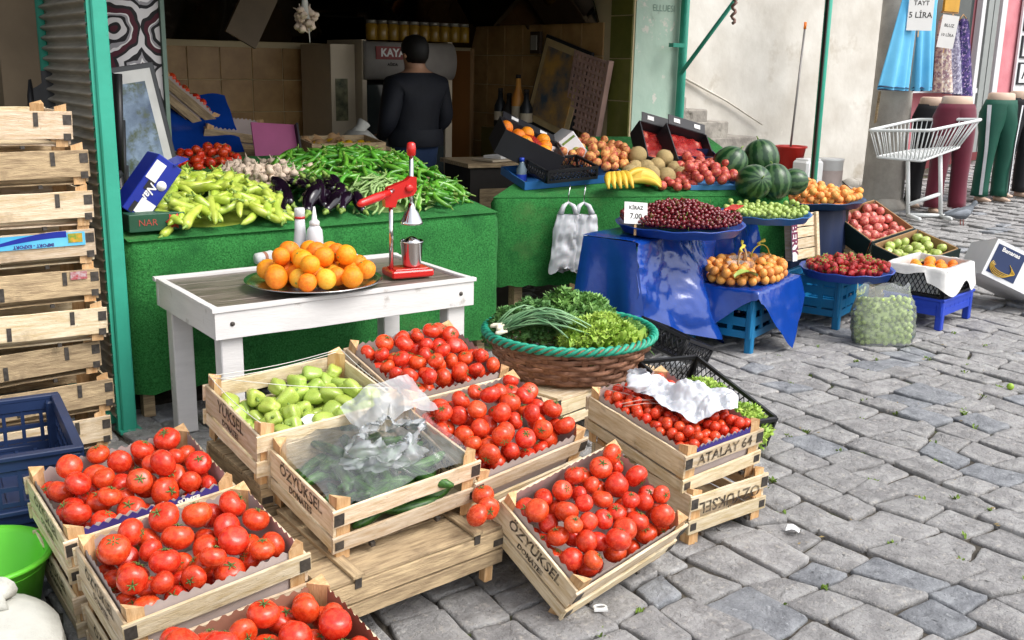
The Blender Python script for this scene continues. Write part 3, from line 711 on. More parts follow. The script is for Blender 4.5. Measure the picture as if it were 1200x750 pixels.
# ---- pale green peppers
def bell_mesh(seed):
    r = random.Random(seed); mb = MB(); lob = 3 + seed % 2; ph = r.uniform(0, 6)
    prof = [(.05, -.92), (.3, -1.0), (.6, -.86), (.82, -.4), (.95, .1), (1., .5), (.85, .8), (.5, .9), (.18, .78)]
    bx, by = r.uniform(-.25, .25), r.uniform(-.25, .25)
    def fn(g, q, z):
        k = q * (1 + .13 * math.cos(lob * g + ph) * (1 if abs(z) < .95 else .5)); return (k * math.cos(g) + bx * z * z * (1 if z < 0 else .2), k * math.sin(g) + by * z * z * (1 if z < 0 else .2), z * 1.35)
    mb.lathe(prof, 24, fn=fn); return mb.mesh('pepper', M['bell'])
def stem_mesh(z=1.05, l=.55, r0=.16):
    return MB().tube([(0, 0, z - .1), (.03, 0, z + l * .4), (.16, .05, z + l)], [r0 * 1.7, r0 * .8, r0], 7).mesh('stem', M['stem'])
BELL = [bell_mesh(k) for k in range(5)]; ST = [stem_mesh(1.1, .5, .14)]
crate(C4, 'wooden crate of pale green peppers tied with white string', text=[('YÜKSEL', .055, .014), ('DOMATES', .026, -.026)], seed=4, clips=False)
pk = pack(CI(.48, .38, .03), 66, .028, lambda x, y: -.115 + .0 * x, 14, (-.24, .24, -.19, .19), .1, 60, bias=lambda x, y: -.1 * x)
r = random.Random(5)
for (x, y, z, R) in pk:
    o = obj('pepper', r.choice(BELL), None, C4 @ TR((x, y, z), rot(r.uniform(0, 360), r.uniform(40, 130), r.uniform(-40, 40)), R * .98)); tag(o, 'pale green pepper in the crate tied with string', 'pepper', 'peppers in the string tied crate'); obj('stem', ST[0], o)
M['string'] = mat('white_string', L3('d2cfc6'), .8)
mb = MB()
for k, (a, b_) in enumerate((((-.232, .175, .03), (.23, .172, .03)), ((-.232, .17, .018), (.23, .165, .026)), ((-.225, -.17, .03), (-.23, .17, .03)), ((.23, .17, .03), (.232, -.18, .02)), ((-.22, .16, .028), (.22, -.15, .03)))):
    a, b_ = Vector(a), Vector(b_); mb.tube([a + (b_ - a) * s + Vector((0, 0, -.012 * math.sin(math.pi * s))) for s in [i / 8 for i in range(9)]], .0013, 5)
solo('packing_string', mb, M['string'], 'thin white string stretched between the posts of the pepper crate', 'string', C4)
pc = MB().grid(lambda a, b: (-.06 + a * .07, -.15 + b * .05, -.045 + .01 * math.sin(a * 4) + .012 * b), 6, 4)
solo('paper_scrap', pc, M['whitecard'], 'white paper scrap tucked among the pale green peppers', 'paper', C4)
# ---- cucumbers under a clear plastic bag
def cuc_mesh(seed):
    r = random.Random(seed); c = r.uniform(-.02, .02); pts = [(-.085 + .17 * k / 8, c * math.cos(math.pi * (k / 8 - .5)) * 1.2, 0) for k in range(9)]
    return MB().tube(pts, [.006, .014, .0165, .017, .0172, .017, .0165, .014, .007], 10).mesh('cucumber', M['cuc'])
CUC = [cuc_mesh(k) for k in range(3)]
crate(C5, 'wooden crate of cucumbers covered by a clear plastic bag, ÖZYÜKSEL stencilled on its end', text=[('ÖZYÜKSEL', .052, .014), ('DOMATES', .03, -.026)], seed=5)
r = random.Random(9)
for k in range(64):
    lay = k // 22; o = obj('cucumber', r.choice(CUC), None, C5 @ TR((r.uniform(-.13, .13), -.15 + .3 * ((k % 22) / 21), -.1 + lay * .031 + r.uniform(0, .008)), rot(r.uniform(-25, 25) + (90 if r.random() < .25 else 0), r.uniform(-8, 8), 0)))
    tag(o, 'dark green cucumber under the clear plastic bag', 'cucumber', 'cucumbers in the bagged crate')
def crumple(x, y, s, seed=0):
    v = 0; a = 1; f_ = s
    for _ in range(4):
        v += a * (abs(mnoise.noise(Vector((x * f_ + seed, y * f_, seed * .7)))) * 2 - .5); a *= .5; f_ *= 2.1
    return v
def sharp(x, y, s, seed=0):
    return sum(a_ * (1 - 2 * abs(mnoise.noise(Vector((x * s * q + seed, y * s * q, seed * .3))))) for a_, q in ((.5, 1), (.28, 2.3), (.16, 5.1), (.08, 10)))
def soft(x, y, s, seed=0):
    wx = x + .06 * mnoise.noise(Vector((x * 5, y * 5, seed + 4.))); return sum(a_ * (1 - 2.2 * abs(mnoise.noise(Vector((wx * s * q + seed, y * s * q * .55, seed * .3))))) for a_, q in ((.6, 1), (.28, 2.2), (.08, 5)))
def bagf(a, b):
    x = -.225 + .47 * a; y = -.18 + .375 * b; e = min(a, 1 - a, b, 1 - b) * 2
    h = -.012 + .05 * soft(x, y, 7, 2) + .055 * math.exp(-(((x - .16) / .09) ** 2 + ((y - .14) / .09) ** 2)) + .03 * math.sin(math.pi * a) * math.sin(math.pi * b)
    return (x + .02 * mnoise.noise(Vector((y * 9, 1, 1))), y + .02 * mnoise.noise(Vector((x * 9, 2, 1))), h * (.5 + .5 * min(1, e * 3)))
bg_ = MB().grid(bagf, 150, 120)
tb = thing('clear_plastic_bag', 'crumpled clear plastic bag spread over the cucumbers', 'bag', C5)
part('film', bg_, M['film'], tb)
def upf(a, b):
    g = a * 2 * math.pi; R = .12 * (1 - .3 * b) + .035 * crumple(math.cos(g) * .5, math.sin(g) * .5 + b, 2.5, 6); k = .09 * b
    return (.02 + R * math.cos(g) + .03 * b, -.01 + R * math.sin(g) * .8, .0 + .075 * b + .03 * crumple(math.cos(g), b, 2, 3) * b)
part('bag_mouth', MB().grid(upf, 80, 20, wrap=True), M['film_white'], tb)
def flapf(a, b):
    x = .0 + .27 * a; y = .06 + .14 * b; return (x, y, .02 + .055 * math.sin(a * 2.6) * (.3 + b) + .05 * soft(x, y, 8, 9))
part('bag_flap', MB().grid(flapf, 80, 46), M['film_white'], tb)
# white carrier bag on the cherry tomatoes
def wbf(a, b):
    x = -.13 + .28 * a; y = -.2 + .33 * b; wdt = .55 + .45 * math.sin(math.pi * min(1, b * 1.15 + .12))
    x = .03 + (x - .01) * wdt + .03 * math.sin(b * 5); e = min(a, 1 - a, b, 1 - b) * 2
    return (x + .015 * mnoise.noise(Vector((y * 14, 3, 0))), y + .03 * mnoise.noise(Vector((x * 12, 1, 5))), max(.004, .018 + .04 * crumple(x, y, 6, 4) * min(1, .35 + e * 3) + .025 * math.sin(math.pi * a)))
wb = thing('white_carrier_bag', 'crumpled white carrier bag lying on the cherry tomatoes', 'bag', C11 @ TR((.01, .02, .035)))
part('bag_body', MB().grid(wbf, 70, 70), M['bagwhite'], wb)
def knot(a, b):
    g = a * 2 * math.pi; R = .035 + .018 * math.sin(b * 3.14) + .012 * crumple(math.cos(g), math.sin(g) + b * 2, 1.6, 2)
    return (-.07 + R * math.cos(g) + .02 * b, .10 + R * math.sin(g) * .8 + .03 * b, .02 + .05 * b)
part('bag_handle', MB().grid(knot, 30, 10, wrap=True), M['bagwhite'], wb)
M['red_string'] = mat('pinkish_string', L3('caa79a'), .8)
mb = MB()
for a, b_ in (((-.15, .24, .03), (-.04, .05, .02)), ((-.1, .245, .03), (.0, .08, .03)), ((-.165, .1, .03), (-.02, .06, .025)), ((-.165, .08, .03), (-.01, .03, .02))):
    mb.tube([a, tuple((p + q) / 2 + .004 for p, q in zip(a, b_)), b_], .0015, 5)
solo('packing_string', mb, M['red_string'], 'thin pinkish string over the cherry tomatoes', 'string', C11)
# ---- litter on the cobbles
pw = Pz(930, 622, .012)
solo('paper_litter', MB().grid(lambda a, b: ((a - .5) * .04, (b - .5) * .05, .006 + .008 * math.sin(a * 5 + b * 4)), 6, 6), M['whitecard'], 'small white paper scrap lying on the open cobbles', 'litter', TR(pw, rot(20)))
pw = Pz(703, 713, .012)
mb = MB(); mb.tube([(math.cos(g) * .018, math.sin(g) * .012, .004) for g in [k * 2 * math.pi / 14 for k in range(14)]], .004, 6, closed=True); mb.box((0, -.016, .004), (.04, .008, .006))
solo('plastic_ring', mb, M['plastic_w'], 'white plastic ring lying beside the tilted crate', 'litter', TR(pw, rot(-30)))
solo('green_plum', ball_mesh('green_plum_big', mat('plum_green', L3('8fae3a'), .35)), None, 'single green plum rolled away onto the cobbles', 'plum', TR(Pz(1184, 453, .018), None, .018)) if False else tag(obj('green_plum', ball_mesh('green_plum', mat('plum_green', L3('8fae3a'), .35)), None, TR(Pz(1184, 453, .018), None, .018)), 'single green plum rolled away onto the open cobbles', 'plum')
# ================================================================= white table with oranges and juicer
tab = thing('white_table', 'low white painted wooden table with worn grey top in front of the green stall', 'table', TR((1.83, 3.92, 0)))
TX, TY, TZ = 1.12, .66, .655
for k in range(5):
    part('tabletop_board', plank(TX - .03, (TY - .03) / 5 - .003, .022, 'table_top', k), None, tab, TR((0, -TY / 2 + .015 + (TY - .03) / 5 * (k + .5), TZ - .010)))
for sy in (-1, 1):
    part('apron', plank(TX + .01, .022, .105, 'white_paint', 1), None, tab, TR((0, sy * (TY / 2 + .001), TZ - .0545)))
    part('edge_trim', plank(TX + .03, .03, .016, 'white_paint', 2), None, tab, TR((0, sy * (TY / 2 + .003), TZ + .006)))
for sx in (-1, 1):
    part('apron', plank(TY - .022, .022, .105, 'white_paint', 3), None, tab, TR((sx * (TX / 2 - .008), 0, TZ - .056), rot(90)))
    part('edge_trim', plank(TY - .03, .028, .014, 'white_paint', 4), None, tab, TR((sx * (TX / 2 - .004), 0, TZ + .005), rot(90)))
    for sy in (-1, 1):
        part('leg', MB().box((0, 0, 0), (.085, .07, TZ - .07), bev=.004), M['white_paint'], tab, TR((sx * (TX / 2 - .065), sy * (TY / 2 - .05), (TZ - .07) / 2)))
        part('bolt', MB().lathe([(.009, -.004), (.009, .002), (.004, .004)], 10), M['clip'], tab, TR((sx * (TX / 2 - .06), sy * (TY / 2 + .0125), TZ - .05), rot(0, 0, 90 if sy < 0 else -90)))
# platter
pc = Pz(368, 331, TZ + .02); PL = TR((pc.x, pc.y, TZ + .011))
pl = thing('steel_platter', 'round steel platter piled with oranges on the white table', 'platter', PL)
part('dish', MB().lathe([(.19, .0), (.215, .004), (.255, .02), (.275, .024), (.277, .027), (.255, .025), (.21, .009), (.01, .007)], 48, capt=True), M['steel'], pl)
OR = [ball_mesh('orange', M['orange'], 20, 14, .05, .97, k, .03) for k in range(3)]; LO = ball_mesh('yellow_orange', M['lemon_orange'], 20, 14, .05, .95)
nav = MB().lathe([(.001, .985), (.09, .975), (.11, .955)], 10, capt=False, capb=False).mesh('navel', M['stem'])
pts = pack(lambda x, y, R: math.hypot(x, y) < .215 - R * .1, 34, .042, lambda x, y: .012, 3, (-.25, .25, -.25, .25), .12, 80, bias=lambda x, y: .35 * math.hypot(x, y))
rr = random.Random(2)
for i, (x, y, z, R) in enumerate(pts):
    yel = i in (2, 5, 9, 14)
    o = obj('orange', LO if yel else rr.choice(OR), None, PL @ TR((x, y, z), rand_rot(rr, .3), R))
    tag(o, 'yellowish orange in the pile on the steel platter' if yel else 'ripe orange in the pile on the steel platter', 'orange', 'yellowish oranges on the platter' if yel else 'oranges on the platter')
    obj('navel', nav, o)
# bottles, cups
def bottle(px, py, label, cone):
    p = Pz(px, py, TZ + .01); q = TR((p.x, p.y, TZ + .009), None, (1.1, 1.1, 1.4)); t = thing('squeeze_bottle', label, 'bottle', q)
    part('body', MB().lathe([(.03, 0), (.033, .004), (.033, .10), (.03, .125), (.018, .14)] if cone else [(.03, 0), (.032, .005), (.03, .06), (.022, .12), (.019, .16)], 20), mat('cloudy_plastic', L3('cfd0d2'), .3, var=.04), t)
    if cone:
        part('nozzle', MB().lathe([(.02, .14), (.02, .152), (.011, .158), (.004, .198)], 16), M['plastic_w'], t)
        part('label_print', MB().lathe([(.0336, .03), (.0336, .085)], 20, capb=False, capt=False), mat('grey_label', L3('a9adb5'), .5, var=.2, vs=90), t)
    else:
        part('cap', MB().lathe([(.021, .16), (.021, .185), (.019, .19)], 16), M['plastic_w'], t); part('cap_band', MB().lathe([(.0213, .157), (.0213, .164)], 16), M['red_enamel'], t)
bottle(353, 314, 'white tapered sauce bottle with red band behind the oranges', False)
bottle(370, 316, 'cloudy squeeze bottle with pointed nozzle behind the oranges', True)
def cup(p, R, label):
    t = thing('paper_cup', label, 'cup', TR(p, R))
    part('cup_wall', MB().lathe([(.024, 0), (.033, .075), (.035, .076), (.0345, .08), (.031, .078), (.023, .004)], 20, capb=True, capt=True), M['plastic_w'], t)
    part('printed_band', MB().lathe([(.0283, .03), (.0302, .046)], 20, capb=False, capt=False), M['stem'] if 'green' in label else M['liner_brown'], t)
p = Pz(402, 305, TZ + .03); cup((p.x, p.y, TZ + .05), rot(20, 115), 'toppled white paper cup with green print behind the oranges')
p = Pz(308, 305, TZ + .03); cup((p.x - .03, p.y, TZ + .04), rot(15, 95), 'toppled white paper cup with reddish print beside the platter')
p = Pz(297, 303, TZ + .03); cup((p.x - .02, p.y + .02, TZ + .042), rot(-10, 80), 'plain white paper cup lying at the platter edge') if False else None
# juicer
jp = Pz(478, 320, TZ + .02); J = TR((jp.x, jp.y, TZ + .009), rot(-8)); ju = thing('manual_juicer', 'red cast iron lever juicer with steel cup on the white table', 'juicer', J)
part('base', MB().box((0, 0, .018), (.19, .13, .03), bev=.006), M['red_enamel'], ju); part('base_plate', MB().box((0, 0, .0355), (.15, .1, .006), bev=.002), M['red_enamel'], ju)
part('column', MB().tube([(-.075, 0, .03), (-.075, 0, .33)], .0095, 12), M['chrome'], ju)
hd = MB(); hd.prism([(-.105, .3), (-.06, .298), (-.05, .33), (.02, .345), (.035, .365), (.035, .42), (.012, .425), (-.01, .408), (-.09, .38), (-.108, .35)], -.018, .018, M=Matrix.Rotation(math.pi / 2, 4, 'X')); part('head_casting', hd, M['red_enamel'], ju)
part('pinion_cap', MB().lathe([(.017, 0), (.017, .008), (.01, .012)], 14), M['red_enamel'], ju, TR((.0, -.018, .375), rot(0, 0, 90)))
part('rack_rod', MB().tube([(.018, 0, .29), (.018, 0, .51)], .0095, 10), M['chrome'], ju)
part('knob', MB().lathe([(.008, 0), (.018, .006), (.02, .03), (.017, .055), (.008, .06)], 14), M['red_enamel'], ju, TR((.018, 0, .505)))
part('lever', MB().tube([(-.075, -.03, .37), (-.11, -.05, .362)], .009, 10), M['chrome'], ju); part('lever_grip', MB().tube([(-.1, -.045, .364), (-.16, -.075, .352), (-.25, -.125, .336), (-.265, -.133, .333)], [.014, .019, .016, .008], 12), M['red_enamel'], ju)
part('press_cone', MB().lathe([(.048, .222), (.05, .228), (.044, .238), (.03, .27), (.018, .285), (.014, .31)], 24), M['chrome'], ju, TR((.018, 0, 0)))
cu = part('juice_cup', MB().lathe([(.036, .04), (.04, .05), (.048, .142), (.051, .145), (.051, .152), (.046, .15), (.04, .12)], 28), M['chrome'], ju, TR((.018, 0, 0)))
part('reamer', MB().lathe([(.04, .14), (.036, .15), (.02, .163), (.006, .17)], 20, fn=lambda g, r, z: (r * (1 + .08 * math.cos(8 * g)) * math.cos(g), r * (1 + .08 * math.cos(8 * g)) * math.sin(g), z)), M['chrome'], cu)
# ================================================================= carpeted stall with peppers
M['turf'] = mat('green_artificial_turf', L3('186826'), .9, col2=L3('3f9a4a'), vs=120, bump=1., bs=420)
overlay(M['turf'], L3('145f27'), 5, .5, .75); overlay(M['turf'], L3('5f8a4a'), 2.3, .6, .8)
def turf_cloth(name, pts, top, bot, deck_pts, seed=0, fringe=.004):
    """cloth hung along a polyline of plan points from the deck edge"""
    seg = [(Vector((*a, 0)), Vector((*b, 0))) for a, b in zip(pts[:-1], pts[1:])]; ln = [(b - a).length for a, b in seg]; tot = sum(ln); mb = MB()
    def fn(s, t):
        d = s * tot
        for (a, b), l in zip(seg, ln):
            if d <= l + 1e-9: break
            d -= l
        e = (b - a).normalized(); n = Vector((e.y, -e.x, 0)); p = a + e * min(d, l)
        out = .014 + .034 * (1 - t) * mnoise.noise(Vector((s * tot * 3.1 + seed, (1 - t) * 1.2, 0))) + .006 * mnoise.noise(Vector((s * tot * 9 + seed, t * 7, 2))) - .02 * max(0, t - .96) / .04
        z = bot + (top - bot) * t + (fringe * mnoise.noise(Vector((s * tot * 40, seed, 0))) * 6 if t == 0 else 0)
        return (p.x + n.x * out, p.y + n.y * out, z)
    mb.grid(fn, int(tot * 24), 16); return mb
SF = 4.40; D1 = lambda u, v: .80 + .13 * (v - SF)
s1 = thing('vegetable_stall', 'stall draped in green artificial turf carrying peppers and aubergines', 'stall', TR((2.15, 4.9, 0)))
S1 = TR((-2.15, -4.9, 0))
part('turf_cover', turf_cloth('t', [(1.2, 5.3), (1.2, SF), (3.09, SF), (3.09, 5.3)], .80, .13, None, 3), M['turf'], s1, S1)
part('deck', MB().grid(lambda a, b: (1.2 + 1.89 * a, SF - .012 + 1.5 * b, D1(0, SF + 1.5 * b)), 12, 12), M['turf'], s1, S1)
part('deck_board', MB().box((2.15, 5.15, .84), (1.84, 1.45, .03), rot(0, 0, 7.4)), M['wood_old'], s1, S1)
for x in (1.26, 3.03):
    for y in (SF + .08, 5.8): part('leg', MB().box((x, y, .38), (.05, .05, .76)), M['wood_old'], s1, S1)
# a height field that long things are dropped onto
class Heap:
    def __init__(s, x0, x1, y0, y1, base, res=.012):
        s.x0, s.y0, s.res = x0, y0, res; s.nx = int((x1 - x0) / res) + 1; s.ny = int((y1 - y0) / res) + 1
        s.h = np.array([[base(x0 + i * res, y0 + j * res) for j in range(s.ny)] for i in range(s.nx)]); s.b = s.h.copy(); s.cap = .05
    def at(s, x, y):
        i = min(max(int(round((x - s.x0) / s.res)), 0), s.nx - 1); j = min(max(int(round((y - s.y0) / s.res)), 0), s.ny - 1); return i, j
    def drop(s, x, y, yaw, length, rad, sink=.35, maxtilt=35):
        c, sn = math.cos(yaw), math.sin(yaw); n = max(3, int(length / s.res)); ts = [(k / (n - 1) - .5) * length for k in range(n)]
        ij = [s.at(x + t * c, y + t * sn) for t in ts]; hs = np.array([s.h[a] for a in ij])
        A = np.vstack([ts, np.ones(n)]).T; sl, h0 = np.linalg.lstsq(A, hs, rcond=None)[0]
        sl = max(-math.tan(math.radians(maxtilt)), min(math.tan(math.radians(maxtilt)), sl)); res = (hs - (sl * np.array(ts) + h0)).max()
        z = h0 + res * .7 + rad * (1 - sink)
        z = min(z, s.b[s.at(x, y)] + s.cap)
        w = max(1, int(rad * .8 / s.res))
        for t, (i, j) in zip(ts, ij):
            top = z + sl * t + rad * .75
            a0, a1, b0, b1 = max(0, i - w), min(s.nx, i + w + 1), max(0, j - w), min(s.ny, j + w + 1)
            s.h[a0:a1, b0:b1] = np.maximum(s.h[a0:a1, b0:b1], top)
        return z, math.atan(sl)
def pod_mesh(name, L, R, bend, m, seed, tip=.15, stem=True, n=10):
    r = random.Random(seed); pts = []; rs = []; b2 = r.uniform(-.3, .3)
    for k in range(n + 1):
        t = k / n; pts.append((L * (t - .5), bend * L * (4 * t * (1 - t) - .5) + b2 * L * .12 * math.sin(2 * math.pi * t), .03 * L * math.sin(3 * t + seed)))
        rs.append(R * (tip + (1 - tip) * min(1, (1 - t) * 2.6) ** .7) * (1 if t > .04 else .75) * (1 + .06 * math.sin(7 * t + seed)))
    rs[-1] = R * .12; mb = MB(); mb.tube(pts, rs, 9)
    if stem: mb.tube([pts[0], Vector(pts[0]) + Vector((-.012, r.uniform(-.006, .006), .004)), Vector(pts[0]) + Vector((-.03, r.uniform(-.012, .012), .008))], [R * .55, R * .26, R * .22], 6, m=1)
    return mb.mesh(name, [m, M['stem']])
M['sivri'] = mat('yellow_green_pepper_skin', L3('8fa52e'), .3, col2=L3('bccb5c'), vs=16, objvar=.14, hue=.012, coat=.2)
M['chili'] = mat('green_chilli_skin', L3('306e18'), .28, col2=L3('66a436'), vs=20, objvar=.22, hue=.012, coat=.2)
M['bean'] = mat('green_bean_skin', L3('6f9048'), .5, col2=L3('9db878'), vs=20, objvar=.14)
M['auber'] = mat('aubergine_skin', L3('0e070f'), .12, col2=L3('1c0e1e'), vs=8, coat=.5)
def heap_fill(name, meshes, region, H, n, length, rad, label, cat, group, seed, yaw0=None, spread=3.14, sink=.35):
    r = random.Random(seed); k = 0; tries = 0
    while k < n and tries < n * 30:
        tries += 1; x = r.uniform(region[0], region[1]); y = r.uniform(region[2], region[3])
        if len(region) > 4 and not region[4](x, y): continue
        yaw = (yaw0 if yaw0 is not None else 0) + r.uniform(-spread, spread); z, ti = H.drop(x, y, yaw, length, rad, sink); ti = max(-.6, min(.6, ti))
        o = obj(name, r.choice(meshes), None, TR((x, y, z), Matrix.Rotation(yaw, 3, 'Z') @ Matrix.Rotation(-ti + r.uniform(-.1, .1), 3, 'Y') @ Matrix.Rotation(r.uniform(-.7, .7), 3, 'X'), r.uniform(.85, 1.12)))
        tag(o, label, cat, group); k += 1
def dome(cx, cy, rx, ry, h): return lambda x, y: h * max(0, 1 - ((x - cx) / rx) ** 2 - ((y - cy) / ry) ** 2)
def bed(name, f, x0, x1, y0, y1, D, m, parent, S, n=24):
    f0 = f; f = lambda x, y: f0(x, y) * .6
    part(name, MB().grid(lambda a, b: (x0 + (x1 - x0) * a, y0 + (y1 - y0) * b, D(0, y0 + (y1 - y0) * b) - .03 + f(x0 + (x1 - x0) * a, y0 + (y1 - y0) * b)), n, n), m, parent, S)
f1 = dome(1.64, 4.78, .42, .44, .085)
H = Heap(1.2, 2.2, SF, 5.4, lambda x, y: D1(x, y) + f1(x, y))
bed('pile_bed', f1, 1.26, 2.1, SF + .03, 5.2, D1, M['sivri'], s1, S1)
SIV = [pod_mesh('long_pepper', .17, .02, b, M['sivri'], k, .3) for k, b in enumerate((.05, .12, -.1, .2, .0))]
heap_fill('long_pepper', SIV, (1.3, 2.04, SF + .04, 5.15, lambda x, y: ((x - 1.64) / .40) ** 2 + ((y - 4.78) / .42) ** 2 < 1.05), H, 160, .16, .02, 'long yellow green pepper in the heap beside the blue printed box', 'pepper', 'long yellow green peppers', 31)
# green chillies: big heap at the other end
f2 = lambda x, y: max(dome(2.66, 5.05, .52, .66, .11)(x, y), dome(2.5, 5.2, .3, .4, .08)(x, y))
H = Heap(1.8, 3.2, SF, 5.8, lambda x, y: D1(x, y) + f2(x, y))
bed('pile_bed', f2, 1.9, 3.09, SF + .05, 5.6, D1, M['chili'], s1, S1, 36)
CH = [pod_mesh('green_chilli', .16, .0118, b, M['chili'], k + 10, .25) for k, b in enumerate((.1, .25, -.2, .35, .0, .18))]
heap_fill('green_chilli', CH, (2.0, 3.08, SF + .06, 5.55, lambda x, y: (((x - 2.66) / .46) ** 2 + ((y - 5.03) / .6) ** 2 < 1 or ((x - 2.5) / .24) ** 2 + ((y - 5.2) / .36) ** 2 < 1) and not (x < 2.62 and y < 4.72)), H, 300, .145, .0115, 'glossy green chilli pepper in the large heap', 'chilli', 'green chillies heaped on the stall', 32)
BE = [pod_mesh('green_bean', .14, .0058, b, M['bean'], k + 30, .6, False) for k, b in enumerate((.05, .12, -.1))]
f3 = dome(2.56, 4.66, .22, .24, .08); H = Heap(2.2, 2.9, SF, 5.1, lambda x, y: D1(x, y) + f3(x, y)); bed('pile_bed', f3, 2.34, 2.8, SF + .04, 4.9, D1, M['bean'], s1, S1)
heap_fill('green_bean', BE, (2.36, 2.82, SF + .06, 4.86, lambda x, y: ((x - 2.57) / .21) ** 2 + ((y - 4.64) / .23) ** 2 < 1), H, 130, .13, .0058, 'slender pale green bean in the small heap before the chillies', 'bean', 'green beans on the stall', 33, .5, 1.0)
def auber_mesh(seed):
    pts = [(-.09 + .2 * k / 9, .012 * math.sin(k * .5 + seed), 0) for k in range(10)]; mb = MB(); mb.tube(pts, [.014, .02, .023, .027, .031, .034, .035, .032, .024, .008], 12)
    mb.tube([pts[0], (-.1, .0, .0), (-.13, .006, .004)], [.018, .009, .008], 7, m=1); return mb.mesh('aubergine', [M['auber'], M['stem']])
AU = [auber_mesh(k) for k in range(3)]
f4 = dome(2.15, 4.78, .34, .4, .07); H = Heap(1.7, 2.7, SF, 5.3, lambda x, y: D1(x, y) + f4(x, y)); H.cap = .035
heap_fill('aubergine', AU, (1.98, 2.42, SF + .12, 5.0), H, 28, .18, .03, 'glossy dark purple aubergine between the two pepper heaps', 'aubergine', 'aubergines on the stall', 34, 1.2, .7)
# garlic heads
M['garlic'] = mat('garlic_skin', L3('b59c86'), .6, col2=L3('d9c8b4'), vs=14, objvar=.15)
def garlic_mesh(seed):
    mb = MB(); mb.lathe([(.2, -.75), (.7, -.7), (1, -.2), (.95, .2), (.6, .6), (.2, .9), (.12, 1.5), (.1, 1.9)], 16, fn=lambda g, r, z: (r * (1 + (.09 * math.cos(7 * g + seed) if r > .5 else 0)) * math.cos(g), r * (1 + (.09 * math.cos(7 * g + seed) if r > .5 else 0)) * math.sin(g) + .12 * max(0, z - .8), z)); return mb.mesh('garlic_bulb', M['garlic'])
GA = [garlic_mesh(k) for k in range(3)]
fg = dome(2.2, 5.28, .26, .34, .08)
gp = pack(lambda x, y, R: ((x - 2.2) / .22) ** 2 + ((y - 5.28) / .3) ** 2 < 1, 120, .0215, lambda x, y: D1(x, y) + fg(x, y), 6, (1.8, 2.5, 4.98, 5.75), .15, 24)
bed('pile_bed', fg, 1.82, 2.5, 5.0, 5.72, D1, M['garlic'], s1, S1)
balls('garlic_bulb', GA, Matrix.Identity(4), gp, 'garlic head in the loose pile behind the aubergines', 'garlic', 'garlic heads on the stall', 7, .4)
# blue printed box and small green box against the post
M['bluebox'] = mat('blue_printed_carton', L3('1d2f92'), .35, var=.1, vs=4)
bx = Pv(172, 222, 4.62); t = thing('blue_carton', 'blue printed carton with white labels leaning by the teal post', 'carton', TR((bx.x - .0, 4.62, 1.0), rot(0, 38, 0)))
part('carton_body', MB().box((0, 0, 0), (.12, .17, .28), bev=.003), M['bluebox'], t)
part('flap', MB().box((.035, -.02, .165), (.006, .15, .07), rot(0, 30)), M['bluebox'], t)
for z, w, h, x in ((-.09, .07, .07, .02), (.07, .05, .09, -.03)): part('label_print', MB().box((x, -.0865, z), (w, .002, h)), M['white_print'], t)
part('logo', MB().lathe([(.022, 0), (.022, .002)], 16), M['white_print'], t, TR((.025, -.086, .03), rot(0, 0, 90)))
part('hand_hole', MB().box((-.02, -.0862, .005), (.03, .002, .05)), M['blackcard'], t); part('hand_hole', MB().box((-.025, -.0862, -.11), (.02, .002, .05)), M['blackcard'], t)
part('lettering', text_mesh('Nar', .05, M['white_print'], bold=.001, shear=.3), None, t, TR((-.005, -.088, -.02), rot(0, 90) @ rot(0, 0, 90)))
gb = Pz(175, 277, .80); t = thing('green_carton', 'low green carton with a red flower print at the stall corner', 'carton', TR((1.345, 4.6, .865)))
part('carton_body', MB().box((0, 0, 0), (.24, .3, .075), bev=.003), mat('dark_green_carton', L3('1f4d35'), .5), t)
part('flower_print', MB().lathe([(.001, .0), (.03, .0), (.03, .002)], 12, fn=lambda g, r, z: (r * (1 + .25 * math.cos(6 * g)) * math.cos(g), r * (1 + .25 * math.cos(6 * g)) * math.sin(g), z)), mat('red_print', L3('c23a35'), .5), t, TR((.07, -.151, 0), rot(0, 0, 90)))
part('lettering', text_mesh('NAR', .04, mat('rust_print', L3('a44a3c'), .5)), None, t, TR((-.04, -.152, 0), rot(0, 0, 90)))
# framed picture and swirl curtain
a = Pv(137, 105, 5.0); c = Pv(197, 222, 4.75)
M['pict'] = mat('painted_view', L3('3a4a60'), .3, col2=L3('74879a'), vs=9); overlay(M['pict'], L3('3f4a34'), 12, .5, .62)
t = thing('framed_picture', 'dark framed landscape picture leaning behind the blue carton', 'picture', TR((1.42, 4.98, 1.2), rot(0, -9, 0) @ rot(0, 0, -6)))
part('frame', MB().box((0, .01, 0), (.34, .03, .62), bev=.004), M['frame_b'], t); part('mount', MB().box((0, -.008, 0), (.29, .012, .57)), mat('grey_mount', L3('a9a9a6'), .6), t); part('painting', MB().box((-.01, -.016, -.02), (.235, .006, .5)), M['pict'], t)
m = mat('swirl_curtain', L3('b9b4b6'), .8, var=.02); N, Lk, b = nodes(m)
tc = N.new('ShaderNodeTexCoord'); mp = N.new('ShaderNodeMapping'); mp.inputs['Scale'].default_value = (3.0, 3.0, 3.0); Lk.new(tc.outputs['Object'], mp.inputs[0])
vo = N.new('ShaderNodeTexVoronoi'); vo.voronoi_dimensions = '2D'; vo.inputs['Scale'].default_value = 1.; vo.inputs['Randomness'].default_value = .55
sp = N.new('ShaderNodeSeparateXYZ'); cb = N.new('ShaderNodeCombineXYZ'); Lk.new(mp.outputs[0], sp.inputs[0]); Lk.new(sp.outputs[0], cb.inputs[0]); Lk.new(sp.outputs[2], cb.inputs[1]); Lk.new(cb.outputs[0], vo.inputs['Vector'])
nz = N.new('ShaderNodeTexNoise'); nz.inputs['Scale'].default_value = 2.2; Lk.new(cb.outputs[0], nz.inputs['Vector'])
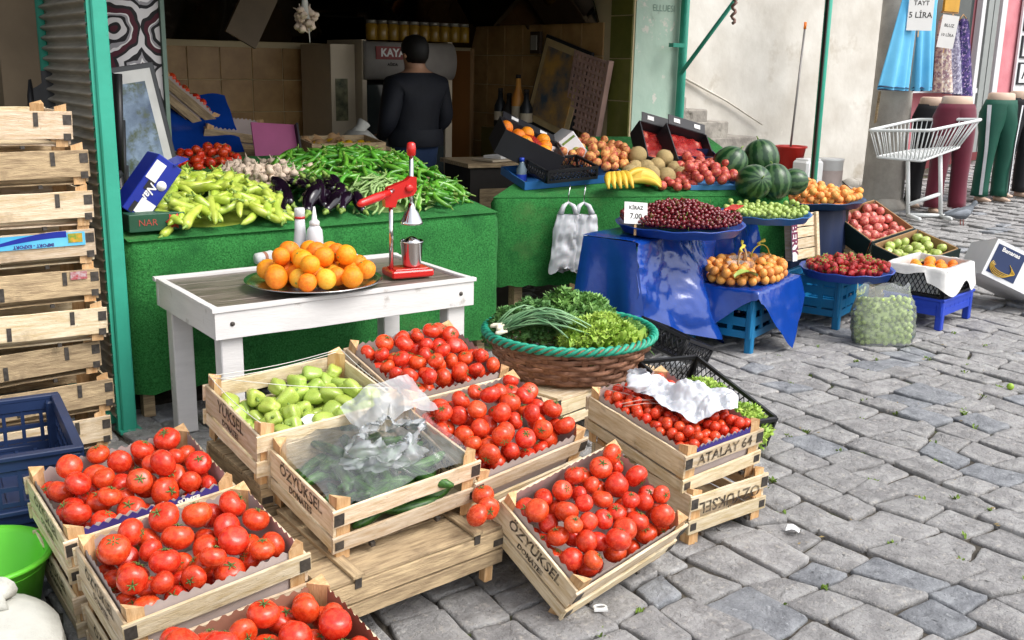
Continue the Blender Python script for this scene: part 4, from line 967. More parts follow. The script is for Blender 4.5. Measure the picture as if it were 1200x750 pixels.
mu = N.new('ShaderNodeMath'); mu.operation = 'MULTIPLY_ADD'; mu.inputs[1].default_value = .35; Lk.new(nz.outputs['Fac'], mu.inputs[0]); Lk.new(vo.outputs['Distance'], mu.inputs[2])
m3 = N.new('ShaderNodeMath'); m3.operation = 'MULTIPLY'; m3.inputs[1].default_value = 3.6; Lk.new(mu.outputs[0], m3.inputs[0]); fr = N.new('ShaderNodeMath'); fr.operation = 'FRACT'; Lk.new(m3.outputs[0], fr.inputs[0])
rp = N.new('ShaderNodeValToRGB'); rp.color_ramp.interpolation = 'CONSTANT'; e = rp.color_ramp.elements; e[0].color = (*L3('c9c5c6'), 1); e[1].position = .3; e[1].color = (*L3('1f1d20'), 1)
for ps, cc in ((.45, '8f8c90'), (.55, 'd5d2d2'), (.62, '4a1c28'), (.85, '211f22')): q = e.new(ps); q.color = (*L3(cc), 1)
Lk.new(fr.outputs[0], rp.inputs[0]); Lk.new(rp.outputs[0], b.inputs['Base Color'])
l_, r_ = Pv(126, 60, 5.25).x, Pv(189, 60, 5.25).x
cz = MB().grid(lambda a, b: (l_ - .1 + (r_ - l_ + .1) * a, 5.25 + .012 * math.sin(a * 9), .9 + 1.5 * b), 24, 20)
t = thing('swirl_curtain', 'hanging cloth panel printed with grey and maroon swirls', 'curtain', TR((1.5, 5.25, .9))); part('cloth', cz, m, t, TR((-1.5, -5.25, -.9))); part('edge_batten', MB().box((r_ + .012 - 1.5, 0, .8), (.02, .03, 1.62)), mat('grey_green_batten', L3('5c6f64'), .6), t); part('hanging_rod', MB().tube([(-.3, 0, 1.5), (.22, 0, 1.5)], .012, 8), M['dark'], t)
# ================================================================= left edge: stack of empty crates, plastic crates, tub, sack
sx1 = .985
lb = ['pale empty crate on top of the leaning crate stack beside the shutter', 'greyed empty crate second from the top of the crate stack', 'pale empty crate third from the top of the crate stack, two dark clips', 'empty crate with a blue IMPORT EXPORT sticker in the crate stack', 'weathered crate with torn picture label directly under the blue sticker crate', 'broad pale empty crate in the lower half of the crate stack', 'knotty brown empty crate just under the broad pale crate of the stack', 'stained empty crate second from the bottom of the crate stack', 'dirty empty crate at the bottom of the crate stack']
for k in range(9):
    zt = 1.36 - k * .148; old = k in (1, 4, 6, 7); yaw = (2.5, -1, 1, -1.5, 1, -2, 3, 0, 0)[k]
    xo = (-.055, 0, -.005, .0, .0, .02, -.02, .02, 0)[k]
    C = TR((sx1 - .27 + xo, 4.23 + .012 * math.sin(k * 2.3), zt), rot(yaw, (1.5, -.5, .6, -.4, .4, 1., -1, 0, 0)[k], 0))
    t = crate(C, lb[k], L=.54, W=.36, depth=.128, wide=.1, old=old, seed=40 + k, posts_up=.028, legs=.0, group='stack of empty crates')
    if k == 3:
        part('sticker', MB().box((.09, -.1845, -.03), (.3, .003, .05)), mat('sky_blue_sticker', L3('3fa3cf'), .4, col2=L3('6cc0dc'), vs=4), t)
        part('sticker_swoosh', MB().grid(lambda a, b: (-.055 + .23 * a, -.1868, -.028 + .03 * math.sin(a * 1.7) * (.62 + .38 * b) - .012 * (1 - b)), 14, 2), M['bluebox'], t)
        part('fruit_print', MB().box((.205, -.1868, -.026), (.05, .0022, .034)), mat('fruit_print', L3('d9992f'), .5, col2=L3('6f8f35'), vs=60), t)
        part('lettering', text_mesh('IMPORT - EXPORT', .017, M['purple'], bold=.0006), None, t, TR((.06, -.1872, -.045), rot(0, 180) @ rot(0, 0, 90)))
    if k == 4: part('torn_label', MB().box((.2, -.1845, -.02), (.06, .003, .03)), mat('torn_picture_label', L3('b8b0b0'), .5, col2=L3('a03038'), vs=70), t)
# stacked navy crates
def plastic_crate(C, label, L, W, H, m, group=None, legs=0., nx=10, ny=7, rails=3, fl=True, name='plastic_crate', solid=.0):
    t = thing(name, label, 'crate', C, group); th = .012; b0 = legs
    def panel(l, nrib):
        mb = MB(); mb.box((0, 0, H - .02), (l, th * 1.6, .04)); mb.box((0, 0, b0 + .02), (l, th * 1.3, .04))
        for k in range(rails): z = b0 + (H - b0) * (k + 1) / (rails + 1); mb.box((0, 0, z), (l, th * .8, .014 + solid))
        for k in range(nrib + 1): mb.box((-l / 2 + l * k / nrib, 0, (b0 + H) / 2), (.012 + solid * .5, th, H - b0 - .01))
        return mb
    for s in (-1, 1):
        part('side_panel', panel(L, nx), M[m], t, TR((0, s * (W / 2 - th), 0))); part('side_panel', panel(W - .03, ny), M[m], t, TR((s * (L / 2 - th), 0, 0), rot(90)))
    rim = MB()
    for s in (-1, 1): rim.box((0, s * (W / 2 - .008), H), (L + .01, .03, .016), bev=.003); rim.box((s * (L / 2 - .008), 0, H - .001), (.03, W - .03, .0155), bev=.003)
    part('rim', rim, M[m], t)
    if fl:
        fb = MB(); fb.box((0, 0, b0 + .008), (L - .03, W - .03, .008))
        for k in range(9): fb.box((-L / 2 + L * (k + .5) / 9, 0, b0 + .015), (.012, W - .04, .008))
        part('crate_floor', fb, M[m], t)
    for sx in (-1, 1):
        for sy in (-1, 1):
            part('leg' if legs else 'corner_post', MB().box((sx * (L / 2 - .022), sy * (W / 2 - .022), (H - .01) / 2), (.044, .044, H - .012), bev=.006), M[m], t)
    return t
na, nb = Pz(58, 446, .36), Pz(101, 540, .36); nd = (na - nb).normalized(); NY = math.degrees(math.atan2(nd.y, nd.x)) - 90; NC = (na + nb) / 2 + Vector((-nd.y, nd.x, 0)) * .27 - nd * .08; print('navy', na, nb, NY)
for k, (lab, z) in enumerate((('open navy plastic crate on top of its stack beside the tomatoes', .175), ('navy plastic crate under the open navy crate', .0))):
    plastic_crate(TR((NC.x, NC.y, z), rot(NY + k)), lab, .54, .6, .2, 'navy', 'stacked navy crates', nx=9, ny=12, rails=3)
tubp = Pz(10, 705, .12)
t = thing('lime_green_tub', 'lime green plastic tub on the ground in front of the navy crates', 'tub', TR((.36, 3.02, .0)))
part('tub_wall', MB().lathe([(.13, 0), (.14, .005), (.175, .17), (.186, .175), (.188, .185), (.18, .187), (.166, .17), (.13, .012), (.01, .01)], 40), M['lime'], t)
part('rim', MB().tube([(.186 * math.cos(g), .186 * math.sin(g), .18) for g in [k * 2 * math.pi / 40 for k in range(40)]], .007, 8, closed=True), M['lime'], t)
part('inner_ledge', MB().lathe([(.168, .145), (.172, .15), (.168, .155)], 40, capb=False, capt=False), M['lime'], t)
def sackf(g, r, z): q = 1 + .14 * mnoise.noise(Vector((math.cos(g) * 1.4, math.sin(g) * 1.4, z * 9))); return (r * q * math.cos(g), r * q * math.sin(g) * 1.35, z + .012 * mnoise.noise(Vector((math.cos(g) * 3, math.sin(g) * 3, z * 4))))
t = thing('grey_sack', 'slumped greyish white sack beside the lime green tub', 'sack', TR((.32, 2.64, .0)))
part('sack_body', MB().lathe([(.12, 0), (.17, .02), (.18, .08), (.16, .14), (.1, .17), (.04, .172)], 30, fn=sackf), M['sack'], t); part('tied_end', MB().tube([(.02, .05, .165), (.03, .08, .19), (.05, .11, .2)], [.035, .02, .04], 10), M['sack'], t)
# black chairs stacked in the nook, plant
for k in range(4):
    t = thing('black_chair', 'black plastic chair in the stack in the dark nook', 'chair', TR((Pv(74, 100, 4.8).x, 4.8, k * .205), rot(-25)), 'stacked black chairs')
    part('seat', MB().box((0, 0, .42), (.38, .38, .03), bev=.01), M['blacko'], t); part('backrest', MB().grid(lambda a, b: (-.19 + .38 * a, .17 + .05 * b + .05 * math.sin(math.pi * a), .5 + .36 * b + .02 * math.sin(math.pi * a)), 12, 8), M['blacko'], t)
    for sx in (-1, 1):
        part('leg', MB().tube([(sx * .17, -.16, .41), (sx * .19, -.19, 0)], .018, 8), M['blacko'], t); part('leg', MB().tube([(sx * .17, .16, .41), (sx * .19, .21, 0)], .018, 8), M['blacko'], t); part('back_post', MB().tube([(sx * .18, .17, .42), (sx * .19, .23, .86)], .016, 8), M['blacko'], t)
M['dleaf'] = mat('dark_leaf', L3('223418'), .5, col2=L3('3f5626'), vs=20)
t = thing('potted_plant', 'dim broad leaved plant in a dark pot inside the nook', 'plant', TR((.62, 5.45, 0)))
part('pot', MB().lathe([(.12, 0), (.16, .3), (.17, .3), (.17, .33), (.14, .33), (.12, .28)], 20), M['dark'], t); part('trunk', MB().tube([(0, 0, .25), (.02, .02, .9), (-.03, 0, 1.6)], [.022, .016, .008], 8), M['post'], t)
lf = MB(); r = random.Random(4)
for k in range(120):
    z = r.uniform(.8, 2.0); g = r.uniform(0, 6.28); l = r.uniform(.12, .24); d = Vector((math.cos(g), math.sin(g), r.uniform(-.5, .4))); p = Vector((0, 0, z)) + d * r.uniform(.03, .2); w = Vector((-d.y, d.x, 0)).normalized() * l * .22
    lf.add([p, p + d * l * .45 + w, p + d * l + Vector((0, 0, -.05)), p + d * l * .45 - w], [(0, 1, 2, 3)])
part('foliage', lf, M['dleaf'], t)
# ================================================================= wicker basket of greens
bc = Pz(668, 398, .40); BK = TR((2.74, 3.37, .248)); BR = .37
bc2 = Pz(667, 392, .40); BK = TR((bc2.x, bc2.y, .248))
M['wick'] = mat('brown_wicker', L3('6d4530'), .6, col2=L3('a1745a'), vs=10, stretch=(3, 3, 12), bump=.3, bs=60, objvar=.2)
M['rope'] = mat('teal_green_rope', L3('1b8468'), .45, col2=L3('2fa386'), vs=30)
bk = thing('wicker_basket', 'round brown wicker basket with teal wrapped rim, full of salad greens', 'basket', BK)
def brad(z): return .29 + .075 * (z / .16)
NS = 26
for k in range(6):
    z = .014 + .027 * k; ph = (k % 2) * math.pi; w = .011
    mb = MB(); n = NS * 6; rings = []
    for i in range(n):
        g = 2 * math.pi * i / n; d = .0085 * math.sin(NS / 2 * g + ph); Rr = brad(z) + d; zz = z + .003 * math.sin(5 * g + k)
        c, s = math.cos(g), math.sin(g)
        rings.append([(c * (Rr + .003), s * (Rr + .003), zz - w), (c * (Rr + .0045), s * (Rr + .0045), zz), (c * (Rr + .003), s * (Rr + .003), zz + w), (c * (Rr - .002), s * (Rr - .002), zz + w * .9), (c * (Rr - .002), s * (Rr - .002), zz - w * .9)])
    rings.append(rings[0]); mb.loft(rings, caps=False); part('weave_band', mb, M['wick'], bk)
sm = MB().box((0, 0, 0), (.006, .026, .17), bev=.002).mesh('stake', M['wick'])
for i in range(NS):
    g = 2 * math.pi * (i + .5) / NS; part('stake', sm, None, bk, TR((brad(.08) * math.cos(g), brad(.08) * math.sin(g), .083), Matrix.Rotation(g, 3, 'Z') @ Matrix.Rotation(.44, 3, 'Y')))
part('basket_floor', MB().lathe([(.285, .0), (.288, .012), (.01, .013)], 32), M['wick'], bk)
part('rim_hoop', MB().tube([(brad(.17) * math.cos(g), brad(.17) * math.sin(g), .172) for g in [k * 2 * math.pi / 60 for k in range(60)]], .013, 8, closed=True), M['wick'], bk)
mb = MB()
for st_ in range(3):
    pts = []
    for k in range(420):
        g = 2 * math.pi * k / 420; a = g * 19 + st_ * 2.09; q = brad(.17) + .013 * math.cos(a); pts.append((q * math.cos(g), q * math.sin(g), .173 + .013 * math.sin(a)))
    mb.tube(pts, .0085, 6, closed=True)
part('rim_rope', mb, M['rope'], bk)
M['parsley'] = mat('parsley_leaf', L3('3a6a28'), .55, col2=L3('86b05c'), vs=18)
M['dill'] = mat('dill_leaf', L3('34602a'), .6, col2=L3('6d9a52'), vs=18)
M['scal'] = mat('spring_onion_leaf', L3('4f7a52'), .35, col2=L3('86ab7c'), vs=8)
M['lettuce'] = mat('lettuce_leaf', L3('6a9424'), .45, col2=L3('b8d062'), vs=14, sub=.05)
M['bulb'] = mat('onion_bulb', L3('d8cfb8'), .4, var=.06)
def leaf_cloud(n, cx, cy, rx, ry, h, base, size, seed, flat=.6):
    r = random.Random(seed); mb = MB()
    for _ in range(n):
        a = r.uniform(0, 6.28); q = math.sqrt(r.random()); x = q * math.cos(a); y = q * math.sin(a)
        top = base + h * max(0, 1 - x * x - y * y) * (1 + .35 * mnoise.noise(Vector((x * 3 + seed, y * 3, 0)))) ; z = top - r.random() ** 2 * .06
        p = Vector((cx + x * rx, cy + y * ry, z)); l = size * r.uniform(.6, 1.3); d = Vector((r.uniform(-1, 1), r.uniform(-1, 1), r.uniform(-.2, .9))).normalized(); s = d.cross(Vector((r.uniform(-1, 1), r.uniform(-1, 1), 1.2))).normalized() * l * .45; u = d.cross(s).normalized() * l * .14
        # three pointed lobes folded along the midrib
        for k in (-1, 0, 1):
            dd = (d + s.normalized() * k * .9).normalized(); ss = dd.cross(u).normalized() * l * .2
            mb.add([p, p + dd * l * .55 + ss - u * abs(k), p + dd * l, p + dd * l * .55 - ss + u], [(0, 1, 2), (0, 2, 3)])
        if r.random() < .25: mb.tube([p, p - d * l * 1.4 - Vector((0, 0, .02))], .0012, 4, m=0)
    return mb
def bunch(name, label, cat, mb, m, parts=None):
    t = thing(name, label, cat, BK); part('leaves', mb, m, t); return t
bunch('parsley_bunch', 'bushy bunch of flat parsley in the wicker basket', 'parsley', leaf_cloud(2600, .10, .10, .24, .19, .15, .16, .026, 1), M['parsley'])
bunch('dill_bunch', 'dark feathery bunch of dill behind the spring onions', 'dill', leaf_cloud(2200, -.13, .14, .2, .16, .13, .16, .02, 2), M['dill'])
bunch('parsley_bunch', 'small bunch of parsley at the right rim of the wicker basket', 'parsley', leaf_cloud(900, .24, -.1, .09, .12, .05, .15, .028, 3), M['parsley'])
t = thing('spring_onion_bunch', 'bunch of long grey green spring onion leaves with white bulbs', 'spring onion', BK); r = random.Random(6); mb = MB()
for k in range(46):
    y0 = r.uniform(-.03, .03); a = r.uniform(-.6, .35); L_ = r.uniform(.25, .46); b0 = Vector((-.33 + r.uniform(-.01, .02), .03 + y0 + .03, .205 + r.uniform(-.01, .02))); pts = []
    rise = r.uniform(.03, .1); curl = r.uniform(-.25, .2)
    for i in range(8):
        s = i / 7; g = a + curl * s * 2; pts.append(b0 + Vector((L_ * s * math.cos(a * .8), L_ * s * math.sin(g) - .06 * s, rise * math.sin(math.pi * min(1, s * 1.1)) - .05 * s * s)))
    mb.tube(pts, [.004, .0045, .0055, .006, .006, .0055, .004, .0012], 6, flat=.55)
part('leaves', mb, M['scal'], t)
for k in range(9):
    p = Vector((-.345 + r.uniform(-.018, .02), .06 + r.uniform(-.03, .03), .205 + r.uniform(-.014, .02))); part('bulb', MB().lathe([(.001, -.02), (.008, -.016), (.011, -.004), (.008, .01), (.005, .03)], 10), M['bulb'], t, TR(p, rot(r.uniform(-30, 30), 80, 0)))
def ruffle(cx, cy, z, R, seed, n=9):
    r = random.Random(seed); mb = MB()
    for k in range(n):
        g0 = r.uniform(0, 6.28); ti = r.uniform(.05, .5); Lr = R * r.uniform(.6, .95); wv = r.uniform(5, 8)
        e1 = Vector((math.cos(g0), math.sin(g0), 0)); e2 = Vector((-e1.y, e1.x, 0))
        def fn(a, b):
            w = (a - .5) * 2; rad = Lr * b; ang = w * 1.25; q = e1 * (rad * math.cos(ang) * math.cos(ti * (1 - .3 * b))) + e2 * (rad * math.sin(ang))
            rf = .016 * b * b * math.sin(w * wv * 3 + seed + k) + .03 * b * b * mnoise.noise(Vector((a * 9, b * 5, k)))
            return Vector((cx, cy, z)) + q + Vector((0, 0, rad * math.sin(ti) * .8 + rf))
        mb.grid(fn, 80, 12)
    return mb
t = thing('lettuce_head', 'curly bright green lettuce in the wicker basket', 'lettuce', BK)
part('frilly_leaves', leaf_cloud(2600, .04, -.15, .18, .14, .085, .17, .026, 9), M['lettuce'], t)
for k, (x, y, R) in enumerate(((.03, -.17, .16), (-.05, -.2, .12), (.12, -.2, .13), (.05, -.08, .12))): part('leaf_rosette', ruffle(x, y, .15, R, k + 3, 9), M['lettuce'], t)
# black mesh crate with lettuce behind the cherry tomatoes
def mesh_crate(C, label, L, W, H, step=.03, slant=True):
    t = thing('black_mesh_crate', label, 'crate', C)
    def panel(l):
        mb = MB(); mb.box((0, 0, H - .008), (l, .014, .016)); mb.box((0, 0, .008), (l, .014, .016)); n = int(l / step)
        for k in range(n + 1):
            x = -l / 2 + l * k / n
            mb.tube([(x, 0, .01), (min(l / 2, x + H * .5), 0, H - .01)], .0028, 4); mb.tube([(x, 0, .01), (max(-l / 2, x - H * .5), 0, H - .01)], .0028, 4)
        for s in (-1, 1): mb.box((s * (l / 2 - .006), 0, H / 2), (.012, .012, H))
        return mb
    for s in (-1, 1):
        part('side_panel', panel(L), M['blacko'], t, TR((0, s * W / 2, 0))); part('side_panel', panel(W - .015), M['blacko'], t, TR((s * L / 2, 0, 0), rot(90)))
    fb = MB()
    for k in range(13): fb.box((-L / 2 + L * (k + .5) / 13, 0, .005), (.006, W, .006))
    for k in range(9): fb.box((0, -W / 2 + W * (k + .5) / 9, .009), (L, .006, .005))
    part('crate_floor', fb, M['blacko'], t); return t
bm = Pz(822, 452, .16); BC = TR((3.12, 2.93, .10), rot(-2, 4, 16))
mesh_crate(BC, 'black plastic mesh crate of lettuce behind the cherry tomatoes', .34, .52, .14)
for k, (x, y) in enumerate(((.03, .02), (.06, -.18))):
    t = thing('lettuce_head', ('curly lettuce in the black mesh crate by the basket', 'small lettuce peeping out behind the white carrier bag')[k], 'lettuce', BC); part('leaf_rosette', ruffle(x, y, .06, .11 - .02 * k, 20 + k, 14), M['lettuce'], t); part('frilly_leaves', leaf_cloud(900, x, y, .13, .12, .07, .08, .022, 30 + k), M['lettuce'], t); part('stalk', MB().lathe([(.02, .012), (.025, .04), (.015, .08)], 10), M['bulb'], t, TR((x, y, 0)))
bp = Pz(795, 420, .1); mesh_crate(TR((bp.x - .02, bp.y + .05, .12), rot(20, 20, 15)), 'empty black mesh crate lying tilted at the foot of the blue tarpaulin', .34, .28, .12)
# ================================================================= second stall: turf deck with melons, watermelons, peaches
A2 = Pz(577, 232, .78); K2 = Pz(709, 229, .78); B2 = Pz(925, 229, .78)
e2 = (B2 - A2); e2.z = 0; e2.normalize(); n2 = Vector((-e2.y, e2.x, 0)); SL2 = .20
D2n = Vector((-n2.x * SL2, -n2.y * SL2, 1)).normalized(); D2p = Vector((A2.x, A2.y, .78))
def on2(px, py, lift=0.): return Pp(px, py, D2p + Vector((0, 0, lift)), D2n)
s2 = thing('fruit_stall', 'fruit stall draped in green turf with melons, peaches and bananas', 'stall', TR((A2.x, A2.y, 0)))
S2 = TR((-A2.x, -A2.y, 0)); LEN2 = (B2 - A2).length; Bq = A2 + e2 * LEN2; bk2 = n2 * 1.5
bl2 = n2 * 1.35 + e2 * .95
cor = [A2 + bl2, A2, Bq, Bq + bk2]
part('turf_cover', turf_cloth('t', [(q.x, q.y) for q in cor], .78, .24, None, 9), M['turf'], s2, S2)
part('deck', MB().grid(lambda a, b: A2 + e2 * (LEN2 * a + .95 * b * (1 - a)) + n2 * (1.35 * b) + Vector((0, 0, SL2 * 1.35 * b)), 16, 10), M['turf'], s2, S2)
for a in (.06, .94):
    for b_ in (.06, .9):
        q = A2 + e2 * (LEN2 * a + .95 * b_ * (1 - a)) + n2 * (1.3 * b_); hh = .76 + SL2 * 1.3 * b_; part('leg', MB().box((q.x, q.y, hh / 2), (.06, .06, hh)), M['wood_old'], s2, S2)
# watermelons
m = mat('watermelon_rind', L3('16361a'), .35, var=.1, coat=.1); N, Lk, b = nodes(m); tc = N.new('ShaderNodeTexCoord'); sp = N.new('ShaderNodeSeparateXYZ'); Lk.new(tc.outputs['Object'], sp.inputs[0])
at = N.new('ShaderNodeMath'); at.operation = 'ARCTAN2'; Lk.new(sp.outputs[1], at.inputs[0]); Lk.new(sp.outputs[0], at.inputs[1]); nz = N.new('ShaderNodeTexNoise'); nz.inputs['Scale'].default_value = 3.5; nz.inputs['Detail'].default_value = 5; Lk.new(tc.outputs['Object'], nz.inputs['Vector'])
m1 = N.new('ShaderNodeMath'); m1.operation = 'MULTIPLY'; m1.inputs[1].default_value = 11; Lk.new(at.outputs[0], m1.inputs[0]); m2 = N.new('ShaderNodeMath'); m2.operation = 'MULTIPLY_ADD'; m2.inputs[1].default_value = 5; Lk.new(nz.outputs['Fac'], m2.inputs[0]); Lk.new(m1.outputs[0], m2.inputs[2])
si = N.new('ShaderNodeMath'); si.operation = 'SINE'; Lk.new(m2.outputs[0], si.inputs[0]); rp = N.new('ShaderNodeValToRGB'); e = rp.color_ramp.elements; e[0].position = .35; e[0].color = (*L3('183a1d'), 1); e[1].position = .8; e[1].color = (*L3('42603a'), 1)
mr = N.new('ShaderNodeMapRange'); mr.inputs['From Min'].default_value = -1; Lk.new(si.outputs[0], mr.inputs[0]); Lk.new(mr.outputs[0], rp.inputs[0]); Lk.new(rp.outputs[0], b.inputs['Base Color']); M['wmel'] = m
WM = ball_mesh('watermelon', m, 32, 22, .03, 1.12); WST = MB().tube([(0, 0, 1.08), (.03, .02, 1.2), (.1, .02, 1.26)], [.05, .03, .04], 7).mesh('stem', M['stem'])
for px, py, R, y, lab in ((855, 193, .115, (10, 20, 25), 'watermelon standing beside the mint pillar steps, left of the pair on top'), (892, 186, .12, (60, 10, -10), 'largest dark watermelon behind the others on the fruit stall'), (883, 214, .112, (0, -50, 60), 'watermelon with a yellowish belly at the front of the fruit stall'), (908, 213, .105, (120, 15, 15), 'watermelon leaning between the yellow bellied and the smallest one'), (930, 213, .085, (40, 40, 80), 'smallest watermelon at the end of the row by the red bucket')):
    q = on2(px, py, R * .8); o = tag(obj('watermelon', WM, None, TR(q, rot(*y), R)), lab, 'watermelon', 'watermelons on the fruit stall'); obj('stem', WST, o)
# melons
M['melon'] = mat('netted_melon_rind', L3('a88e58'), .6, col2=L3('cdb683'), vs=30, bump=.7, bs=160, objvar=.12)
ME = [ball_mesh('melon', M['melon'], 22, 14, .08, .97, k, .03) for k in range(2)]; MS = MB().lathe([(.1, .93), (.09, .99), (.03, 1.0)], 10).mesh('stem_scar', M['card'])
for px, py, R in ((747, 182, .062), (779, 185, .058), (739, 204, .062), (757, 197, .058), (762, 205, .066), (781, 207, .06), (791, 198, .055), (799, 204, .052), (744, 197, .055), (770, 194, .055), (806, 196, .05), (844, 206, .045)):
    up_ = py < 190; q = on2(px, py, R * (.9 if not up_ else 1.6)); o = tag(obj('melon', ME[px % 2], None, TR(q, rand_rot(rng, .6), R)), 'round tan netted melon on top of the melon pile' if up_ else 'round tan netted melon in the lower layer of the pile', 'melon', 'netted melons on top' if up_ else 'netted melons'); obj('stem_scar', MS, o)
# peaches, apples, plums
M['peach'] = mat('peach_skin', L3('d8a05c'), .6, col2=L3('b0503c'), vs=1.6, objvar=.16, hue=.012, vmin=.4, vmax=.6)
M['nect'] = mat('red_nectarine_skin', L3('a83a3a'), .4, col2=L3('d88658'), vs=2.2, objvar=.15, vmin=.45, vmax=.75)
M['redap'] = mat('pink_apple_skin', L3('b33a45'), .3, col2=L3('d98a72'), vs=2.5, objvar=.14, coat=.2)
M['grnap'] = mat('green_apple_skin', L3('93ac4a'), .3, col2=L3('c2c878'), vs=2.5, objvar=.12, coat=.2)
M['apric'] = mat('apricot_skin', L3('dd8434'), .55, col2=L3('eeb062'), vs=3, objvar=.1, hue=.01)
PE = [ball_mesh('peach', M['peach'], 14, 9, .15, .95)]; NE = [ball_mesh('nectarine', M['nect'], 14, 9, .15, .95)]; RA = [ball_mesh('apple', M['redap'], 16, 10, .25, .92)]; GP = [ball_mesh('apple', M['grnap'], 16, 10, .25, .92)]; AP = [ball_mesh('apricot', M['apric'], 12, 8, .12, .95)]
STM = MB().tube([(0, 0, .75), (.02, .01, .98), (.06, .02, 1.1)], .035, 5).mesh('stem', M['post'])
def pile_px(name, meshes, px0, px1, py0, py1, n, R, label, cat, group, seed, lift=.0, mound=.05, cut=None):
    """a pile packed on the sloping deck inside a plan patch found from two corners"""
    p0 = on2((px0 + px1) / 2, py1); p1 = on2((px0 + px1) / 2, py0 + 8); hw = (on2(px1, py1) - on2(px0, py1)).length / 2; dv = max(.12, min(.5, (p1 - p0).dot(n2)))
    fr_ = Matrix.Identity(3); x_ = e2.copy(); x_.z = 0; y_ = n2 + Vector((0, 0, SL2)); y_.normalize(); z_ = x_.cross(y_); Rm = Matrix((x_, y_, z_)).transposed(); C = TR(p0 + y_ * .01 + z_ * (lift + .004), Rm)
    pts = pack(lambda x, y, r_: ((x / hw) ** 2 + ((y - dv / 2) / (dv / 2 + .02)) ** 2) < 1.05, n, R, lambda x, y: mound * max(0, 1 - (x / hw) ** 2 - ((y - dv / 2) / (dv * .6)) ** 2), seed, (-hw, hw, -.01, dv + .02), .12, 50)
    return balls(name, meshes, C, pts, label, cat, group, seed, .6), C
pile_px('peach', PE, 664, 742, 168, 208, 74, .031, 'blushed yellow red peach in the pile behind the price card', 'peach', 'peaches on the fruit stall', 51, .03, .08)
pile_px('nectarine', NE, 762, 820, 202, 224, 26, .028, 'dark red nectarine in front of the melons', 'nectarine', 'nectarines on the fruit stall', 52, 0, .02)
pile_px('nectarine', NE, 812, 868, 194, 224, 36, .032, 'large red nectarine in the shallow pale blue box', 'nectarine', 'nectarines beside the watermelons', 53, .035, .03)
# bananas
M['banana'] = mat('banana_peel', L3('d0a62c'), .45, col2=L3('e3c04e'), vs=6, objvar=.08); overlay(M['banana'], L3('6f7a2a'), 9, .62, .75)
def banana_mesh(seed):
    pts = []; rs = []
    for k in range(11):
        t = k / 10; g = -1. + 2. * t; pts.append((.11 * math.sin(g), 0, .11 * math.cos(g) - .06)); rs.append([.005, .009, .014, .017, .018, .018, .018, .017, .014, .008, .005][k])
    return MB().tube(pts, rs, 7, smooth=True).mesh('banana', M['banana'])
BN = banana_mesh(0); bq = on2(729, 226, .01)
for h, (px, py, yaw, lab) in enumerate(((727, 224, 75, 'banana in the upright bunch at the turf edge'), (752, 224, 0, 'banana in the low bunch lying beside the nectarines'))):
    q = on2(px, py, .03 if h == 0 else .02)
    for k in range(5):
        o = obj('banana', BN, None, TR(q + e2 * (k - 2) * (.022 if h == 0 else .008) + n2 * (k * .008) + Vector((0, 0, .03 + (.0 if h == 0 else .008 * k))), rot(math.degrees(math.atan2(e2.y, e2.x)) + yaw + (k - 2) * 8, 0, (-25 if h == 0 else -60) + k * 5), 1.4)); tag(o, lab, 'banana', 'bananas upright bunch' if h == 0 else 'bananas low bunch')
# trays and boxes on the stall
def tray_box(name, label, C, L, W, H, m, mi=None, th=.006, cat='box', group=None):
    t = thing(name, label, cat, C, group)
    part('tray_floor', MB().box((0, 0, th / 2), (L - .002, W - .002, th)), mi or m, t)
    for s in (-1, 1):
        part('tray_side', MB().box((0, s * (W / 2 - th / 2), H / 2), (L, th, H)), m, t); part('tray_side', MB().box((s * (L / 2 - th / 2), 0, H / 2), (th, W - 2 * th - .001, H)), m, t)
    return t
x_ = e2.copy(); y_ = (n2 + Vector((0, 0, SL2))).normalized(); z_ = x_.cross(y_); RD = Matrix((x_, y_, z_)).transposed()
tray_box('blue_tray', 'long blue plastic tray under the peaches at the stall edge', TR(on2(660, 208, .004), RD @ rot(14)), .72, .34, .05, M['tray'])
t = tray_box('blue_box', 'shallow pale blue box holding the large nectarines', TR(on2(838, 222, .004) + y_ * .1, RD), .34, .22, .03, mat('pale_blue_card', L3('4d86bd'), .5))
C = TR(on2(690, 212, .05) + y_ * .0, RD @ rot(8)); mesh_crate(TR(on2(658, 205, .06), RD @ rot(16, 0, 0)), 'black mesh tray of peaches with a price card', .36, .26, .08)
def price_card(C, w, h, lines, label, name='price_card'):
    t = thing(name, label, 'sign', C); part('card', MB().box((0, 0, h / 2), (w, .003, h)), M['white_print'], t)
    for s, sz, z in lines: part('lettering', text_mesh(s, sz, M['ink_solid'], bold=.0006), None, t, TR((0, -.0028, z), rot(0, 0, 90)))
    part('card_stake', MB().box((0, .006, h * .3 - .03), (.012, .006, h * .6 + .06)), M['post'], t); return t
FACE = 36 - 54 + 10
price_card(TR(on2(652, 190, .06), rot(-25, 18, -12)), .13, .09, [('ŞEFTALİ', .025, .062), ('3.00', .034, .026)], 'white price card with ŞEFTALİ in the peach tray')
